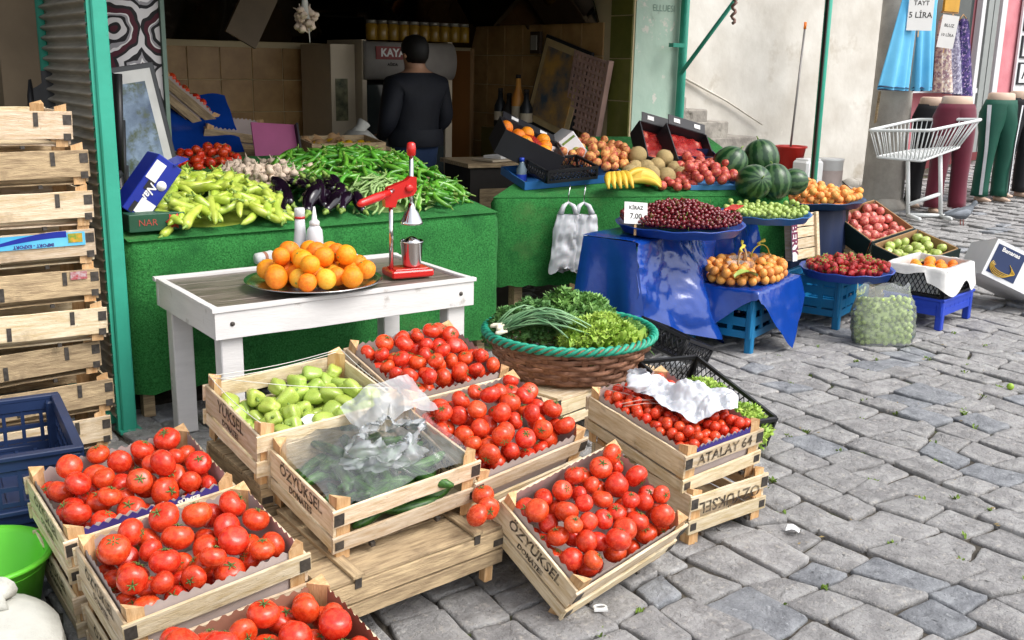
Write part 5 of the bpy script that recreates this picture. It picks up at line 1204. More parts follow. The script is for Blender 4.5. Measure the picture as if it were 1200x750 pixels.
# black carton of oranges in red netting (left) and open red cartons (right)
M['rednet'] = see_through(mat('red_net', L3('b3201c'), .5, var=.1), .5, 260, .2, .85)
def net_box(px, py, C, label, L=.42, W=.3, H=.16, n=12, fm=None, inner=None):
    t = tray_box('fruit_carton', label, C, L, W, H, M['blackcard'], inner or M['blackcard'], .008)
    part('flap', MB().box((0, W / 2 + .03, H + .012), (L * .9, .07, .006), rot(0, 0, 20)), M['blackcard'], t)
    for s in (-1, 1): part('label_print', MB().box((s * L * .25, W / 2 + .03, H + .017), (.05, .03, .003), rot(0, 0, 20)), M['white_print'], t)
    return t
RDl = RD @ rot(8)
CB1 = TR(on2(610, 186, .1), rot(-22, 24, 14)); net_box(0, 0, CB1, 'black carton of large oranges under red netting beside the aisle')
pts = pack(CI(.42, .3, .012), 14, .048, lambda x, y: .02, 4, (-.21, .21, -.15, .15), .06)
for p in pts: o = tag(obj('orange', OR[0], None, CB1 @ TR(p[:3], rand_rot(rng, .3), p[3])), 'large orange under red netting in the black carton', 'orange', 'oranges in the netted carton'); obj('navel', nav, o)
solo('red_netting', MB().grid(lambda a, b: (-.19 + .4 * a, -.14 + .28 * b, .09 + .07 * math.sin(math.pi * a) * math.sin(math.pi * b) + .012 * mnoise.noise(Vector((a * 9, b * 9, 2)))), 30, 24), M['rednet'], 'bright red netting stretched over the carton of oranges', 'netting', CB1)
M['redin'] = mat('red_carton_lining', L3('a81f1f'), .5, var=.12)
for k, (px, py, yaw, lab) in enumerate(((768, 184, 22, 'open black carton with red lining leaning against the mint pillar'), (799, 187, 34, 'second red lined black carton beside the stone steps'))):
    C = TR(on2(px, py, .03), rot(-22 + yaw * .3, 14, 42)); t = net_box(0, 0, C, lab, .34, .34, .13, inner=M['redin'])
    part('red_netting', MB().grid(lambda a, b: (-.15 + .3 * a, -.15 + .3 * b, .07 + .03 * math.sin(math.pi * a) * math.sin(math.pi * b) + .012 * mnoise.noise(Vector((a * 7, b * 7, k)))), 20, 20), M['rednet'], t)
    for p in pack(CI(.34, .34, .02), 9, .038, lambda x, y: .012, 8 + k, (-.17, .17, -.17, .17)): tag(obj('nectarine', NE[0], None, C @ TR(p[:3], rand_rot(rng, .4), p[3])), 'nectarine behind red netting in the %s lined carton' % ('pillar side' if k == 0 else 'step side'), 'nectarine', 'netted nectarines %s' % ('a' if k == 0 else 'b'))
t = tray_box('navy_carton', 'low navy fruit carton with white stickers behind the melons', TR(on2(815, 197, .01) + y_ * .06, RD @ rot(-6)), .3, .2, .09, mat('navy_carton', L3('1d2647'), .4))
for x in (-.09, -.03): part('label_print', MB().box((x, -.1012, .05), (.04, .002, .035)), M['white_print'], t)
# white fruit box end with kiwi print, seen against the olive tiles
t = thing('white_carton', 'white printed fruit carton tipped up against the olive tiles', 'carton', TR(on2(679, 176, .16) + n2 * .25, rot(-25, -38, 0)))
part('carton_body', MB().box((0, 0, 0), (.12, .3, .2), bev=.003), M['whitecard'], t); part('fruit_print', MB().lathe([(.03, 0), (.03, .002)], 16), mat('kiwi_print', L3('a8954a'), .5, col2=L3('6f8f3a'), vs=40), t, TR((.0, -.151, -.02), rot(0, 0, 90))); part('print_band', MB().box((0, -.1508, .07), (.1, .002, .015)), M['stem'], t)
# hanging carrier bags on wire hooks
for k, (px, s, lab) in enumerate(((664, 1., 'white carrier bags hanging in the aisle, the thicker bundle'), (682, .95, 'white carrier bag bundle hanging at the turf corner'))):
    q = Pp(px, 250, Vector((A2.x, A2.y, 0)) - n2 * .03, n2); t = thing('carrier_bag_bundle', lab, 'bag', TR(q, rot(math.degrees(math.atan2(e2.y, e2.x)))))
    def bf(a, b, k=k): g = a * 2 * math.pi; w = .075 + .03 * (1 - b) + .012 * mnoise.noise(Vector((a * 3, b * 3, k))); return (w * math.cos(g) + .02 * (1 - b) * (1 if k else -1), -.045 + (.022 + .012 * (1 - b)) * math.sin(g) + .022 * crumple(math.cos(g) * .8, b * 1.3, 2.2, k), -.34 * s * (1 - b) + (.02 * math.sin(g * 3) if b == 0 else 0))
    part('bag_body', MB().grid(bf, 40, 20, wrap=True), M['bagwhite'], t)
    for sx in (-1, 1): part('bag_handle', MB().tube([(sx * .05, -.045, 0), (sx * .03, -.04, .05), (0, -.03, .07)], [.02, .014, .006], 8), M['bagwhite'], t)
    part('wire_hook', MB().tube([(0, -.03, .06), (0, -.035, .12), (.01, -.02, .16), (.02, .02, .17)], .0035, 6), M['chrome'], t)
wbp = on2(611, 214, .0); t = thing('water_bottle', 'small clear water bottle with blue cap at the aisle end of the stall', 'bottle', TR((wbp.x, wbp.y, .79)))
part('body', MB().lathe([(.03, 0), (.033, .01), (.033, .13), (.014, .17), (.013, .18)], 18), mat('clear_bottle', L3('9fb7c4'), .1, trans=.6), t); part('label_print', MB().lathe([(.0336, .06), (.0336, .1)], 18, capb=False, capt=False), M['royal'], t); part('cap', MB().lathe([(.016, .178), (.016, .2), (.01, .202)], 14), M['royal'], t)
APB1 = ((6.39, 4.43, .52), (-5, -9, 25), .45, .4)
APB2 = ((6.25, 3.98, .41), (-8, -11, 13), .43, .37)
BNB = ((6.74, 3.62, .12), (-42, 24, -14))
# ================================================================= tarpaulin table with cherry and plum trays
TA = math.radians(16); ta = Vector((math.cos(TA), math.sin(TA), 0)); tb_ = Vector((-ta.y, ta.x, 0)); T0 = Vector((3.66, 3.97, 0)); TL, TD, TH = 1.72, .3, .66
t = thing('tarp_table', 'trestle table draped in glossy blue tarpaulin under the cherry tray', 'table', TR(T0)); TI = TR(-T0)
part('table_board', MB().box(T0 + ta * TL / 2 + tb_ * TD / 2 + Vector((0, 0, TH - .02)), (TL, TD, .03), rot(16)), M['wood_old'], t, TI)
for a in (.05, TL - .05):
    for b_ in (.05, TD - .05): part('leg', MB().box(T0 + ta * a + tb_ * b_ + Vector((0, 0, (TH - .04) / 2)), (.045, .045, TH - .04), rot(16)), M['wood_old'], t, TI)
def drape(a, b):
    s = -.02 + (TL + .06) * a; d = b * 1.02; top = .34
    if d < top: p = T0 + ta * s + tb_ * (top - .03 - d); return p + Vector((0, 0, TH + .004 + .004 * mnoise.noise(Vector((s * 6, d * 6, 0)))))
    h = (d - top) / (1.02 - top); low = max(.0, .28 - .76 * a) if a < .42 else .02 + .1 * (a - .42)
    fold = (.035 * math.sin(s * 13 + 1.2 * math.sin(s * 5)) + .02 * math.sin(s * 29 + 2)) * h + .03 * crumple(s, h * .5, 3.5, 2)
    flare = .05 + .2 * h * math.exp(-((a - .25) / .13) ** 2) + .05 * h
    return T0 + ta * (s - .1 * h * math.exp(-(a / .22) ** 2) + .10 * h * h * math.exp(-((a - .31) / .1) ** 2)) - tb_ * (flare + fold - .05 + .03) + Vector((0, 0, TH - (TH - low) * h))
part('tarpaulin', MB().grid(drape, 110, 50), M['tarp'], t, TI)
def endf(a, b):
    p = T0 - ta * (.022 + .08 * b + .02 * math.sin(a * 9) * b) + tb_ * (TD * a * 1.1 - .03 - .12 * b * (1 - a)); return p + Vector((0, 0, TH - (TH - .3) * b))
part('tarpaulin_end', MB().grid(endf, 24, 16), M['tarp'], t, TI)
crate(TR((3.80, 4.32, .33), rot(16)), 'dusty wooden crate pushed under the blue tarpaulin', L=.36, W=.3, old=True, seed=71, text=None, front_text=[('YÜKSEL', .05, -.03, False)], legs=.0, depth=.16)
crate(TR((3.80, 4.32, .16), rot(12)), 'dusty wooden crate on the ground under the blue tarpaulin', L=.36, W=.3, old=True, seed=72, legs=.0, depth=.155, posts_up=.0)
def round_tray(C, R, label, m, h=.045, name='round_tray', lip=.012):
    t = thing(name, label, 'tray', C)
    part('tray_dish', MB().lathe([(R * .8, 0), (R * .93, .006), (R, h), (R + lip, h + .004), (R + lip, h + .01), (R - .006, h + .002), (R * .9, .014), (.01, .012)], 56, fn=lambda g, r, z: (r * math.cos(g) * (1 + .006 * math.sin(9 * g)), r * math.sin(g) * (1 + .006 * math.sin(7 * g)), z + .003 * math.sin(11 * g) * (r / R) ** 4)), m, t); return t
def tray_pile(name, mesh, C, R, n, rad, mound, label, cat, group, seed, stuff_mesh=None, maxi=300, kids=None, base_m=None):
    f_ = lambda x, y: .016 + mound * max(0, 1 - (x * x + y * y) / (R * R)) + .05 * max(0, math.hypot(x, y) / R - .82) / .18
    pts = pack(lambda x, y, q: math.hypot(x, y) < R - q * .9, n, rad, f_, seed, (-R, R, -R, R), .1, 16, bias=lambda x, y: -f_(x, y))
    cl = C.inverted() @ CO; pts.sort(key=lambda p: (Vector(p[:3]) - cl).length - p[2] * 2)
    balls(name, mesh, C, pts[:maxi], label, cat, group, seed, .5, kids)
    mb = MB(); mb.grid(lambda a, b: (R * .8 * b * math.cos(a * 6.2832), R * .8 * b * math.sin(a * 6.2832), f_(R * .8 * b, 0) - .002), 32, 8, wrap=True)
    if len(pts) > maxi:
        me = mesh[0]; V_ = [v.co.copy() for v in me.vertices]; F_ = [list(p.vertices) for p in me.polygons]; r = random.Random(seed)
        for (x, y, z, q) in pts[maxi:]: Mx = TR((x, y, z), rand_rot(r, .5), q); mb.add([Mx @ v for v in V_], F_, 0, True)
    o = part(group.replace(' ', '_')[:0] + name + '_pile', mb, base_m or mesh[0].materials[0], None, C); o['kind'] = 'stuff'; o['label'] = 'rest of the pile: ' + label
    return pts
M['traydk'] = mat('dark_navy_cloth', L3('152445'), .6, var=.1)
M['cherry'] = mat('cherry_skin', L3('4a0a12'), .15, col2=L3('7d1620'), vs=3, objvar=.3, coat=.4)
M['plum'] = mat('green_plum_skin', L3('8aa545'), .35, col2=L3('b3c473'), vs=3, objvar=.12)
CHY = [ball_mesh('cherry', M['cherry'], 9, 6, .15, .92)]; PLM = [ball_mesh('green_plum', M['plum'], 10, 7, .1, .95)]
CST = [MB().tube([(0, 0, .8), (.15, .1, 1.8), (.5, .2, 2.8)], .07, 4).mesh('stem', M['stem'])]
cc = Pz(797, 263, .71); CT_ = TR((cc.x, cc.y, TH + .008)); round_tray(CT_, .345, 'round blue tray heaped with dark cherries', M['traynavy'])
tray_pile('cherry', CHY, CT_, .335, 900, .0125, .12, 'glossy dark red cherry on the round blue tray', 'cherry', 'cherries on the tray', 61, kids=('stem', CST, .3))
cc = Pz(897, 251, .71); PT = TR((cc.x, cc.y, TH + .012)); round_tray(PT, .26, 'round light blue tray of green plums beside the cherries', M['tray'], .04)
tray_pile('green_plum', PLM, PT, .25, 190, .0165, .03, 'small green plum on the light blue tray', 'plum', 'green plums on the tray', 62)
t = thing('red_scoop', 'flat red plastic scoop lying between cherries and green plums', 'scoop', TR(Pz(860, 243, .76), rot(20, -6)))
part('scoop_blade', MB().box((0, 0, 0), (.13, .07, .006), bev=.002), M['red_enamel'], t); part('handle', MB().tube([(-.06, 0, .003), (-.14, 0, .01)], .008, 8), M['red_enamel'], t)
ap = Pz(944, 236, .64); AT = TR((ap.x, ap.y, .62)); round_tray(AT, .40, 'round dark blue tray of apricots in front of the slim teal pole', mat('dark_blue_tray', L3('25476f'), .4))
tray_pile('apricot', AP, AT, .385, 170, .028, .06, 'small orange apricot on the dark blue tray', 'apricot', 'apricots on the tray', 63)
t = thing('tray_stand', 'dark stand under the apricot tray', 'stand', TR((ap.x, ap.y, 0))); part('top', MB().box((0, 0, .605), (.46, .46, .025)), M['dark'], t); part('cloth_skirt', MB().lathe([(.3, .1), (.29, .35), (.275, .6), (.27, .618)], 48, fn=lambda g, r, z: (r * (1 + .06 * (1 - z) * math.sin(11 * g)) * math.cos(g), r * (1 + .06 * (1 - z) * math.sin(13 * g)) * math.sin(g), z), capb=False), M['traydk'], t)
for sx in (-1, 1):
    for sy in (-1, 1): part('leg', MB().box((sx * .19, sy * .19, .295), (.05, .05, .59)), M['dark'], t)
price_card(TR(Pz(745, 258, .76) + Vector((0, 0, -.02)), rot(-22, 4, -14)), .13, .115, [('KİRAZ', .027, .085), ('7.00', .04, .04)], 'white price card with KİRAZ standing in the cherry tray')
# ---- turquoise crates with loquats and strawberries
B1 = TR((4.55, 3.985, 0), rot(18.7)); plastic_crate(B1, 'turquoise plastic crate on legs under the loquats, blue sheet hanging over it', .59, .40, .36, 'bluecrate', 'turquoise crates', legs=.09, nx=4, ny=3, rails=2, solid=.035)
B2_ = TR((5.43, 4.06, 0), rot(18)); plastic_crate(B2_, 'turquoise plastic crate on legs under the strawberry tray', .55, .38, .31, 'bluecrate', 'turquoise crates', legs=.08, nx=4, ny=3, rails=2, solid=.035)
def sheet(a, b):
    p = (a - .5) * .86; q = (b - .5) * .86; g = math.radians(38); x = p * math.cos(g) - q * math.sin(g) + .03; y = p * math.sin(g) + q * math.cos(g) - .0
    hx, hy = .3, .205; dx = max(0, abs(x) - hx); dy = max(0, abs(y) - hy); d = math.hypot(dx, dy)
    X = math.copysign(min(abs(x), hx) + (.02 + .3 * dx if dx > 0 else 0), x); Y = math.copysign(min(abs(y), hy) + (.02 + .3 * dy if dy > 0 else 0), y); w = .012 * math.sin(12 * p + 9 * q) * min(1, d * 8)
    if d == 0: z = .372 + .004 * mnoise.noise(Vector((x * 9, y * 9, 0)))
    else: z = .372 - d * .93
    return (X + w * (1 if dx > dy else .4), Y - abs(w) * .6, z + .02 * mnoise.noise(Vector((p * 8, q * 8, 3))) * min(1, d * 9))
solo('blue_sheet', MB().grid(sheet, 70, 70), M['tarp'], 'glossy blue plastic sheet under the loquats with hanging corners', 'sheet', B1)
M['loq'] = mat('loquat_skin', L3('cf7a2c'), .45, col2=L3('e3a354'), vs=4, objvar=.12, hue=.01); overlay(M['loq'], L3('6e3d1c'), 2.5, .66, .74)
LQ = [ball_mesh('loquat', M['loq'], 12, 9, .06, 1.1)]
LP = B1 @ TR((.0, -.01, .378)); pts = pack(lambda x, y, R: (x / .3) ** 2 + (y / .2) ** 2 < 1, 135, .025, lambda x, y: .045 * max(0, 1 - (x / .3) ** 2 - (y / .2) ** 2), 64, (-.3, .3, -.2, .2), .12, 40); balls('loquat', LQ, LP, pts, 'orange brown loquat piled on the blue sheet', 'loquat', 'loquats on the blue sheet', 64, .4)
M['punnet'] = see_through(mat('clear_punnet', L3('d8dcd8'), .15, var=.02), .3)
M['ribbon'] = mat('yellow_ribbon', L3('c9b545'), .5)
for k, (x, y, yaw, lab) in enumerate(((-.14, -.03, 10, 'clear punnet with a pale handle among the loquats, at the tarpaulin side'), (.02, .03, 40, 'clear punnet with a handle in the middle of the loquats'), (.16, -.02, -20, 'clear punnet with yellow ribbon handle by the strawberries'))):
    t = thing('punnet', lab, 'punnet', LP @ TR((x, y, .03), rot(yaw))); part('basket_wall', MB().lathe([(.06, 0), (.075, .075), (.08, .076)], 20, capt=False), M['punnet'], t)
    part('handle', MB().tube([(.078 * math.cos(g), 0, .07 + .07 * math.sin(g)) for g in [math.pi * i / 12 for i in range(13)]], .006, 6, flat=.4), M['ribbon'] if k == 2 else M['card'], t); part('bow', MB().tube([(-.02, 0, .145), (.0, .01, .155), (.03, 0, .165)], [.012, .005, .012], 6), M['ribbon'], t)
lfm = MB()
for k, (x, y, g) in enumerate(((-.27, -.12, 2.6), (.03, -.1, 1.2), (.27, -.08, .2))):
    lfm = MB().grid(lambda a, b, g=g: (math.cos(g) * (a - .5) * .15 - math.sin(g) * (b - .5) * .06 * math.sin(math.pi * (.1 + .8 * a)) * 1.2, math.sin(g) * (a - .5) * .15 + math.cos(g) * (b - .5) * .06 * math.sin(math.pi * (.1 + .8 * a)) * 1.2, .03 + .03 * math.sin(a * 3) + abs(b - .5) * .03), 10, 6)
    solo('loose_leaf', lfm, M['grnap'], ('pale loquat leaf at the tarpaulin end of the blue sheet', 'pale loquat leaf standing between the punnets', 'pale loquat leaf at the strawberry end of the blue sheet')[k], 'leaf', LP @ TR((x, y, .02)))
M['straw'] = mat('strawberry_skin', L3('9a1219'), .3, col2=L3('bf2b28'), vs=5, bump=.5, bs=30, objvar=.2, coat=.2)
SB = [MB().lathe([(.05, -1.15), (.45, -.85), (.8, -.3), (.98, .25), (.9, .65), (.5, .85), (.1, .85)], 12).mesh('strawberry', M['straw'])]
scal = MB()
for k in range(6): g = k * 1.047; scal.add([(0, 0, .82), (.7 * math.cos(g - .3), .7 * math.sin(g - .3), .9), (1.15 * math.cos(g), 1.15 * math.sin(g), .8), (.7 * math.cos(g + .3), .7 * math.sin(g + .3), .9)], [(0, 1, 2, 3)])
SC = [scal.mesh('calyx', M['stem'])]
sc_ = Pz(992, 318, .36); SCT = TR((sc_.x, sc_.y, .326)); round_tray(SCT, .27, 'round blue wrapped tray of strawberries on the turquoise crate', M['traynavy'], .05)
tray_pile('strawberry', SB, SCT, .255, 120, .0215, .05, 'red strawberry with green cap on the round tray', 'strawberry', 'strawberries on the tray', 65, kids=('calyx', SC, .85))
# crate standing on edge behind the strawberries: its slatted base faces the street
q = Pv(942, 304, 4.12); t = thing('berry_crate', 'small pale wooden crate standing on edge, BERY printed on its white strip', 'crate', TR(q, rot(6) @ rot(0, 0, -8)))
for k in range(4): part('base_plank', plank(.27, .008, .062, 'wood', k % 4), None, t, TR((.02, 0, .036 + k * .068)))
part('end_board', plank(.1, .01, .27, 'wood', 1), None, t, TR((.158, .052, .138), rot(90))); part('end_board', plank(.05, .01, .27, 'wood', 2), None, t, TR((-.118, .027, .138), rot(90)))
part('side_board', plank(.3, .1, .01, 'wood', 1), None, t, TR((.02, .054, .279))); part('corner_post', MB().box((.14, -.012, .145), (.03, .018, .29), bev=.002), M['wood'], t)
part('printed_strip', MB().box((-.112, -.008, .137), (.048, .006, .272)), M['white_print'], t); part('lettering', text_mesh('BERY', .085, mat('plum_print', L3('6d2646'), .6), bold=.003), None, t, TR((-.112, -.0125, .137), rot(0, 90) @ rot(0, 0, 90)))
# ---- apple cartons
M['greenblk'] = mat('black_green_carton', L3('1c2c28'), .45, var=.15)
def apple_box(C, label, L, W, H, mesh, n, flabel, group, seed, lines=()):
    t = thing('apple_carton', label, 'carton', C); th = .007
    part('carton_floor', MB().box((0, 0, -H + th / 2), (L - .004, W - .004, th)), M['card'], t)
    for s in (-1, 1):
        for nm, mm, o_ in (('outer_side', 'greenblk', 0), ('inner_side', 'card', 1)):
            q = th * (.5 + o_ * 1.05); part(nm, MB().box((0, s * (W / 2 - q), -H / 2 + (.002 if o_ else 0)), (L - o_ * .03, th, H)), M[mm], t); part(nm, MB().box((s * (L / 2 - q), 0, -H / 2 + (.001 if o_ else -.001)), (th, W - .03 - o_ * .01, H)), M[mm], t)
    for s in (-1, 1): part('hand_hole', MB().box((0, s * (W / 2 + .0005), -.04), (.07, .002, .02)), M['dark'], t)
    for (sx, x) in ((-1, 0), (1, 0)): part('corner_flap', MB().box((sx * (L / 2 - .04), 0, .003), (.07, W - .04, .004)), M['card'], t) if False else None
    for (s, sz, z, x, m_) in lines: part('lettering', text_mesh(s, sz, m_, bold=.002), None, t, TR((x, -W / 2 - .002, z), rot(0, 0, 90)))
    pts = pack(CI(L, W, .016), n, .034, lambda x, y: -.115, seed, (-L / 2, L / 2, -W / 2, W / 2), .08); balls('apple', mesh, C, pts, flabel, 'apple', group, seed, .6, ('stem', [STM], .6)); return t
M['gold'] = mat('gold_print', L3('d9a83a'), .5)
AB1 = TR(APB1[0], rot(*APB1[1])); AB2 = TR(APB2[0], rot(*APB2[1]))
apple_box(AB1, 'black carton of pink apples tilted behind the green apples', APB1[2], APB1[3], .15, RA, 46, 'pink red apple in the tilted black carton', 'pink apples', 66)
apple_box(AB2, 'black carton of green apples lettered Gole Fruit', APB2[2], APB2[3], .14, GP, 38, 'pale green apple in the Gole Fruit carton', 'green apples', 67, [('Gole Fruit', .06, -.06, .04, M['gold'])])
for k, C in enumerate((AB1, AB2)):
    q = C.translation; crate(TR((q.x, q.y + .03, q.z - .2), rot(10)), ('dark empty crate under the pink apple carton', 'dark empty crate under the Gole Fruit carton')[k], L=.4, W=.3, depth=max(.1, q.z - .2 - .0), old=True, seed=80 + k, legs=0, posts_up=.0, clips=False)
# ---- royal blue crate, black crate with white liner and oranges
RC = TR((5.98, 3.68, 0), rot(11)); plastic_crate(RC, 'low royal blue plastic crate on stubby legs', .5, .38, .19, 'royal', legs=.09, nx=7, ny=6, rails=1, solid=.014)
BKC = TR((5.97, 3.68, .2), rot(11)); mesh_crate(BKC, 'black mesh crate lined with white paper holding oranges', .46, .36, .17, .028)
def lin(a, b):
    g = a * 2 * math.pi; c, s = math.cos(g), math.sin(g); k = 1 / max(abs(c) / .215, abs(s) / .165); over = max(0, b - .72) / .28; w = .006 * mnoise.noise(Vector((c * 4, s * 4, b * 3)))
    if b <= .72: return (c * k, s * k, .02 + .17 * b / .72 + w)
    front = 1 if (-2.9 < math.atan2(s, c) < -.3) else .35
    return (c * (k + .032 + .03 * over), s * (k + .032 + .03 * over), .192 - .14 * over * front * (1 + .3 * math.sin(5 * g)) + w)
solo('paper_sheet', MB().grid(lin, 80, 24, wrap=True), mat('thin_white_paper', L3('cfcdc9'), .7, var=.05, vs=12, bump=.3, bs=30), 'crinkled white paper lining folded over the black mesh crate', 'paper', BKC)
for p in pack(CI(.44, .34, .02), 34, .034, lambda x, y: .06, 68, (-.22, .22, -.17, .17)): tag(obj('orange', OR[1], None, BKC @ TR(p[:3], rand_rot(rng, .3), p[3])), 'orange in the paper lined black mesh crate', 'orange', 'oranges in the paper lined crate')
# ---- clear bag of green plums
bgp = Pz(1042, 408, 0); PB = TR((bgp.x + .05, bgp.y + .08, 0), rot(-28, 0, -8))
pb = thing('plum_bag', 'bulging clear plastic bag of green plums standing on the cobbles', 'bag', PB)
def bagshape(g, z): w = .175 * (1 - .25 * max(0, z - .22) / .12) * (.9 + .1 * math.sin(min(1, z / .1) * 1.57)); d = .085 * (1 - .5 * (z / .34) ** 2); return (w * math.copysign(abs(math.cos(g)) ** .7, math.cos(g)), d * math.copysign(abs(math.sin(g)) ** .8, math.sin(g)), z)
r = random.Random(12); pp = []
for _ in range(9000):
    g = r.uniform(0, 6.28); z = r.uniform(.012, .27); x, y, _z = bagshape(g, z); q = Vector((x * .92, y * .86, z))
    if all((q - o_).length > .0285 for o_ in pp): pp.append(q)
    if len(pp) > 285: break
core = MB(); core.loft([[Vector(bagshape(k * 2 * math.pi / 24, z)) * .8 + Vector((0, 0, z * .2)) for k in range(24)] for z in (.01, .06, .14, .22, .27)])
part('bag_filling', core, M['plum'], pb)
for q in pp: tag(obj('green_plum', PLM[0], None, PB @ TR(q, rand_rot(r, .4), .0165)), 'green plum inside the clear plastic bag', 'plum', 'green plums in the bag')
def bs(a, b):
    g = a * 2 * math.pi; z = .35 * b; x, y, _ = bagshape(g, min(z, .3)); k = 1.1 + .05 * crumple(math.cos(g) * 2, z * 12, 1.5, 5); pin = 1 - .35 * max(0, b - .85) / .15
    return (x * k, y * k * pin, z + .02 * max(0, b - .8) * math.sin(7 * g) * 3)
part('film', MB().grid(bs, 90, 40, wrap=True), M['film_thin'], pb)
# ---- banana carton lying tilted
BX = TR(BNB[0], rot(*BNB[1])); t = thing('banana_carton', 'white banana carton lying tilted, Bananas on a navy panel', 'carton', BX)
L_, W_, H_ = .5, .4, .25; th = .008
part('carton_side', MB().box((0, -W_ / 2 + th / 2, H_ / 2), (L_, th, H_)), M['whitecard'], t); part('carton_side', MB().box((0, W_ / 2 - th / 2, H_ / 2), (L_, th, H_)), M['whitecard'], t)
for s in (-1, 1): part('carton_end', MB().box((s * (L_ / 2 - th / 2), 0, H_ / 2), (th, W_ - 2 * th - .001, H_ - .002)), M['whitecard'], t)
part('carton_floor', MB().box((0, 0, th / 2), (L_ - .02, W_ - .02, th)), M['whitecard'], t)
for s in (-1, 1): part('top_flap', MB().box((s * (L_ / 2 - .06), 0, H_ + .003), (.12, W_, .006)), M['whitecard'], t); part('top_flap', MB().box((0, s * (W_ / 2 - .045), H_ + .004), (L_ - .25, .09, .006)), M['whitecard'], t)
part('liner_film', MB().grid(lambda a, b: (-.12 + .24 * a, -.11 + .22 * b, H_ - .02 + .025 * crumple(a, b, 2.5, 8)), 24, 20), M['film'], t)
part('navy_panel', MB().box((-.13, -W_ / 2 - .001, H_ * .52), (.2, .003, .2)), mat('navy_print', L3('1d2f57'), .5), t)
part('lettering', text_mesh('Bananas', .04, M['white_print'], bold=.001), None, t, TR((-.13, -W_ / 2 - .0035, H_ * .82), rot(0, 0, 90)))
for k in range(4): part('banana_print', MB().tube([(-.15 + .02 * k * .4 + .075 * math.cos(g), -W_ / 2 - .004, .085 + (.062 - .012 * k) * math.sin(g) * .9) for g in [2.6 + 4.6 * i / 12 for i in range(13)]], [.003] + [.006] * 11 + [.003], 6, flat=.4), M['banana'], t)
for k in range(3): part('banana_print', MB().tube([(.14 + .03 * k + .02 * i, -W_ / 2 - .003, .05 + .012 * i * i * .6) for i in range(5)], .006, 6, flat=.4), M['banana'], t)
part('end_print', MB().box((-L_ / 2 + .06, .05, H_ + .0075), (.06, .1, .002)), mat('blue_print', L3('3d5fa8'), .5), t); part('end_print', MB().lathe([(.03, 0), (.03, .002)], 14), mat('pale_fruit_print', L3('d9a070'), .5), t, TR((L_ / 2 - .06, .08, H_ + .0065)))
# ================================================================= bucket, dustpan, white tub by the cream wall
q = Pz(925, 204, .48); BKT = TR((q.x, q.y, gz(q.x, q.y)))
qb = Pv(925, 203, 7.0); zb = qb.z
t = thing('ledge', 'low rubble ledge at the foot of the cream wall', 'ledge', TR((9.0, 7.3, 0)))
r = random.Random(2)
for k in range(16):
    x = -1.0 + k * .16; part('stone', MB().lathe([(.1, 0), (.13, .06), (.11, .14), (.04, .17)], 9, fn=lambda g, rr, z, k=k: (rr * (1 + .2 * math.sin(2 * g + k)) * math.cos(g), rr * .8 * math.sin(g), z * (.8 + .2 * math.sin(k * 2)))), M['concrete'], t, TR((x, .05 * math.sin(k * 5), gz(9 + x, 7) - .02)))
t = thing('red_bucket', 'red plastic bucket on a block beside the watermelons', 'bucket', TR((qb.x, 7.0, zb)))
hk = .26
part('bucket_wall', MB().lathe([(.10, 0), (.105, .005), (.145, hk), (.16, hk + .002), (.16, hk + .02), (.148, hk + .02), (.138, hk), (.1, .012), (.01, .01)], 32), mat('red_plastic', L3('b3281f'), .4, var=.05), t)
part('spout', MB().box((.15, -.03, hk + .005), (.07, .06, .025), bev=.006), bpy.data.materials['red_plastic'], t)
t = thing('mop_handle', 'long grey mop handle with orange tip standing in the red bucket', 'handle', TR((qb.x, 7.0, zb + .02)))
tip = Pv(944, 26, 7.12) - Vector((qb.x, 7.0, zb + .02)); part('rod', MB().tube([(-.03, 0, 0), tip * .96], .011, 8), mat('grey_rod', L3('7d7a77'), .4, metal=.5), t); part('tip', MB().tube([tip * .955, tip], .014, 8), M['orange'], t); part('mop_head', MB().lathe([(.07, 0), (.08, .04), (.03, .1), (.012, .14)], 12), M['sack'], t, TR((-.03, 0, 0)))
t = thing('support_block', 'concrete block carrying the red bucket', 'block', TR((qb.x, 7.0, gz(qb.x, 7)))); part('block', MB().box((0, 0, (zb - gz(qb.x, 7)) / 2 - .02), (.4, .3, zb - gz(qb.x, 7)), bev=.01), M['concrete'], t)
q = Pv(945, 215, 6.75); t = thing('white_canister', 'square white plastic canister behind the slim teal pole', 'canister', TR((q.x, 6.75, gz(q.x, 6.75))))
hq = Pv(945, 188, 6.75).z - gz(q.x, 6.75); part('body', MB().box((0, 0, hq / 2), (.26, .2, hq), bev=.02), M['plastic_w'], t); part('lid', MB().box((0, 0, hq + .008), (.2, .16, .02), bev=.005), M['plastic_w'], t)
q = Pv(969, 215, 6.9); t = thing('white_canister', 'rounded white plastic tub with faint print beside the square canister', 'tub', TR((q.x, 6.9, gz(q.x, 6.9)))); hq = Pv(969, 188, 6.9).z - gz(q.x, 6.9)
part('body', MB().lathe([(.12, 0), (.14, .02), (.15, hq), (.155, hq + .005), (.155, hq + .02)], 24), M['plastic_w'], t); part('label_print', MB().lathe([(.149, hq * .5), (.151, hq * .8)], 24, capb=False, capt=False), M['liner'], t)
q = Pg(992, 238); t = thing('scrap_twigs', 'tangle of dark twigs and rags at the foot of the cream wall', 'debris', TR(q + Vector((.1, .2, 0))))
for k in range(7): part('twig', MB().tube([(r.uniform(-.3, .1), r.uniform(-.1, .1), .02), (r.uniform(-.1, .1), 0, r.uniform(.08, .25)), (r.uniform(.1, .35), r.uniform(-.1, .1), r.uniform(.02, .1))], .008, 6), M['dark'], t)
part('rag', MB().grid(lambda a, b: (-.05 + .3 * a, -.1 + .2 * b, .05 + .06 * crumple(a, b, 2, 3)), 16, 12), M['dark'], t)
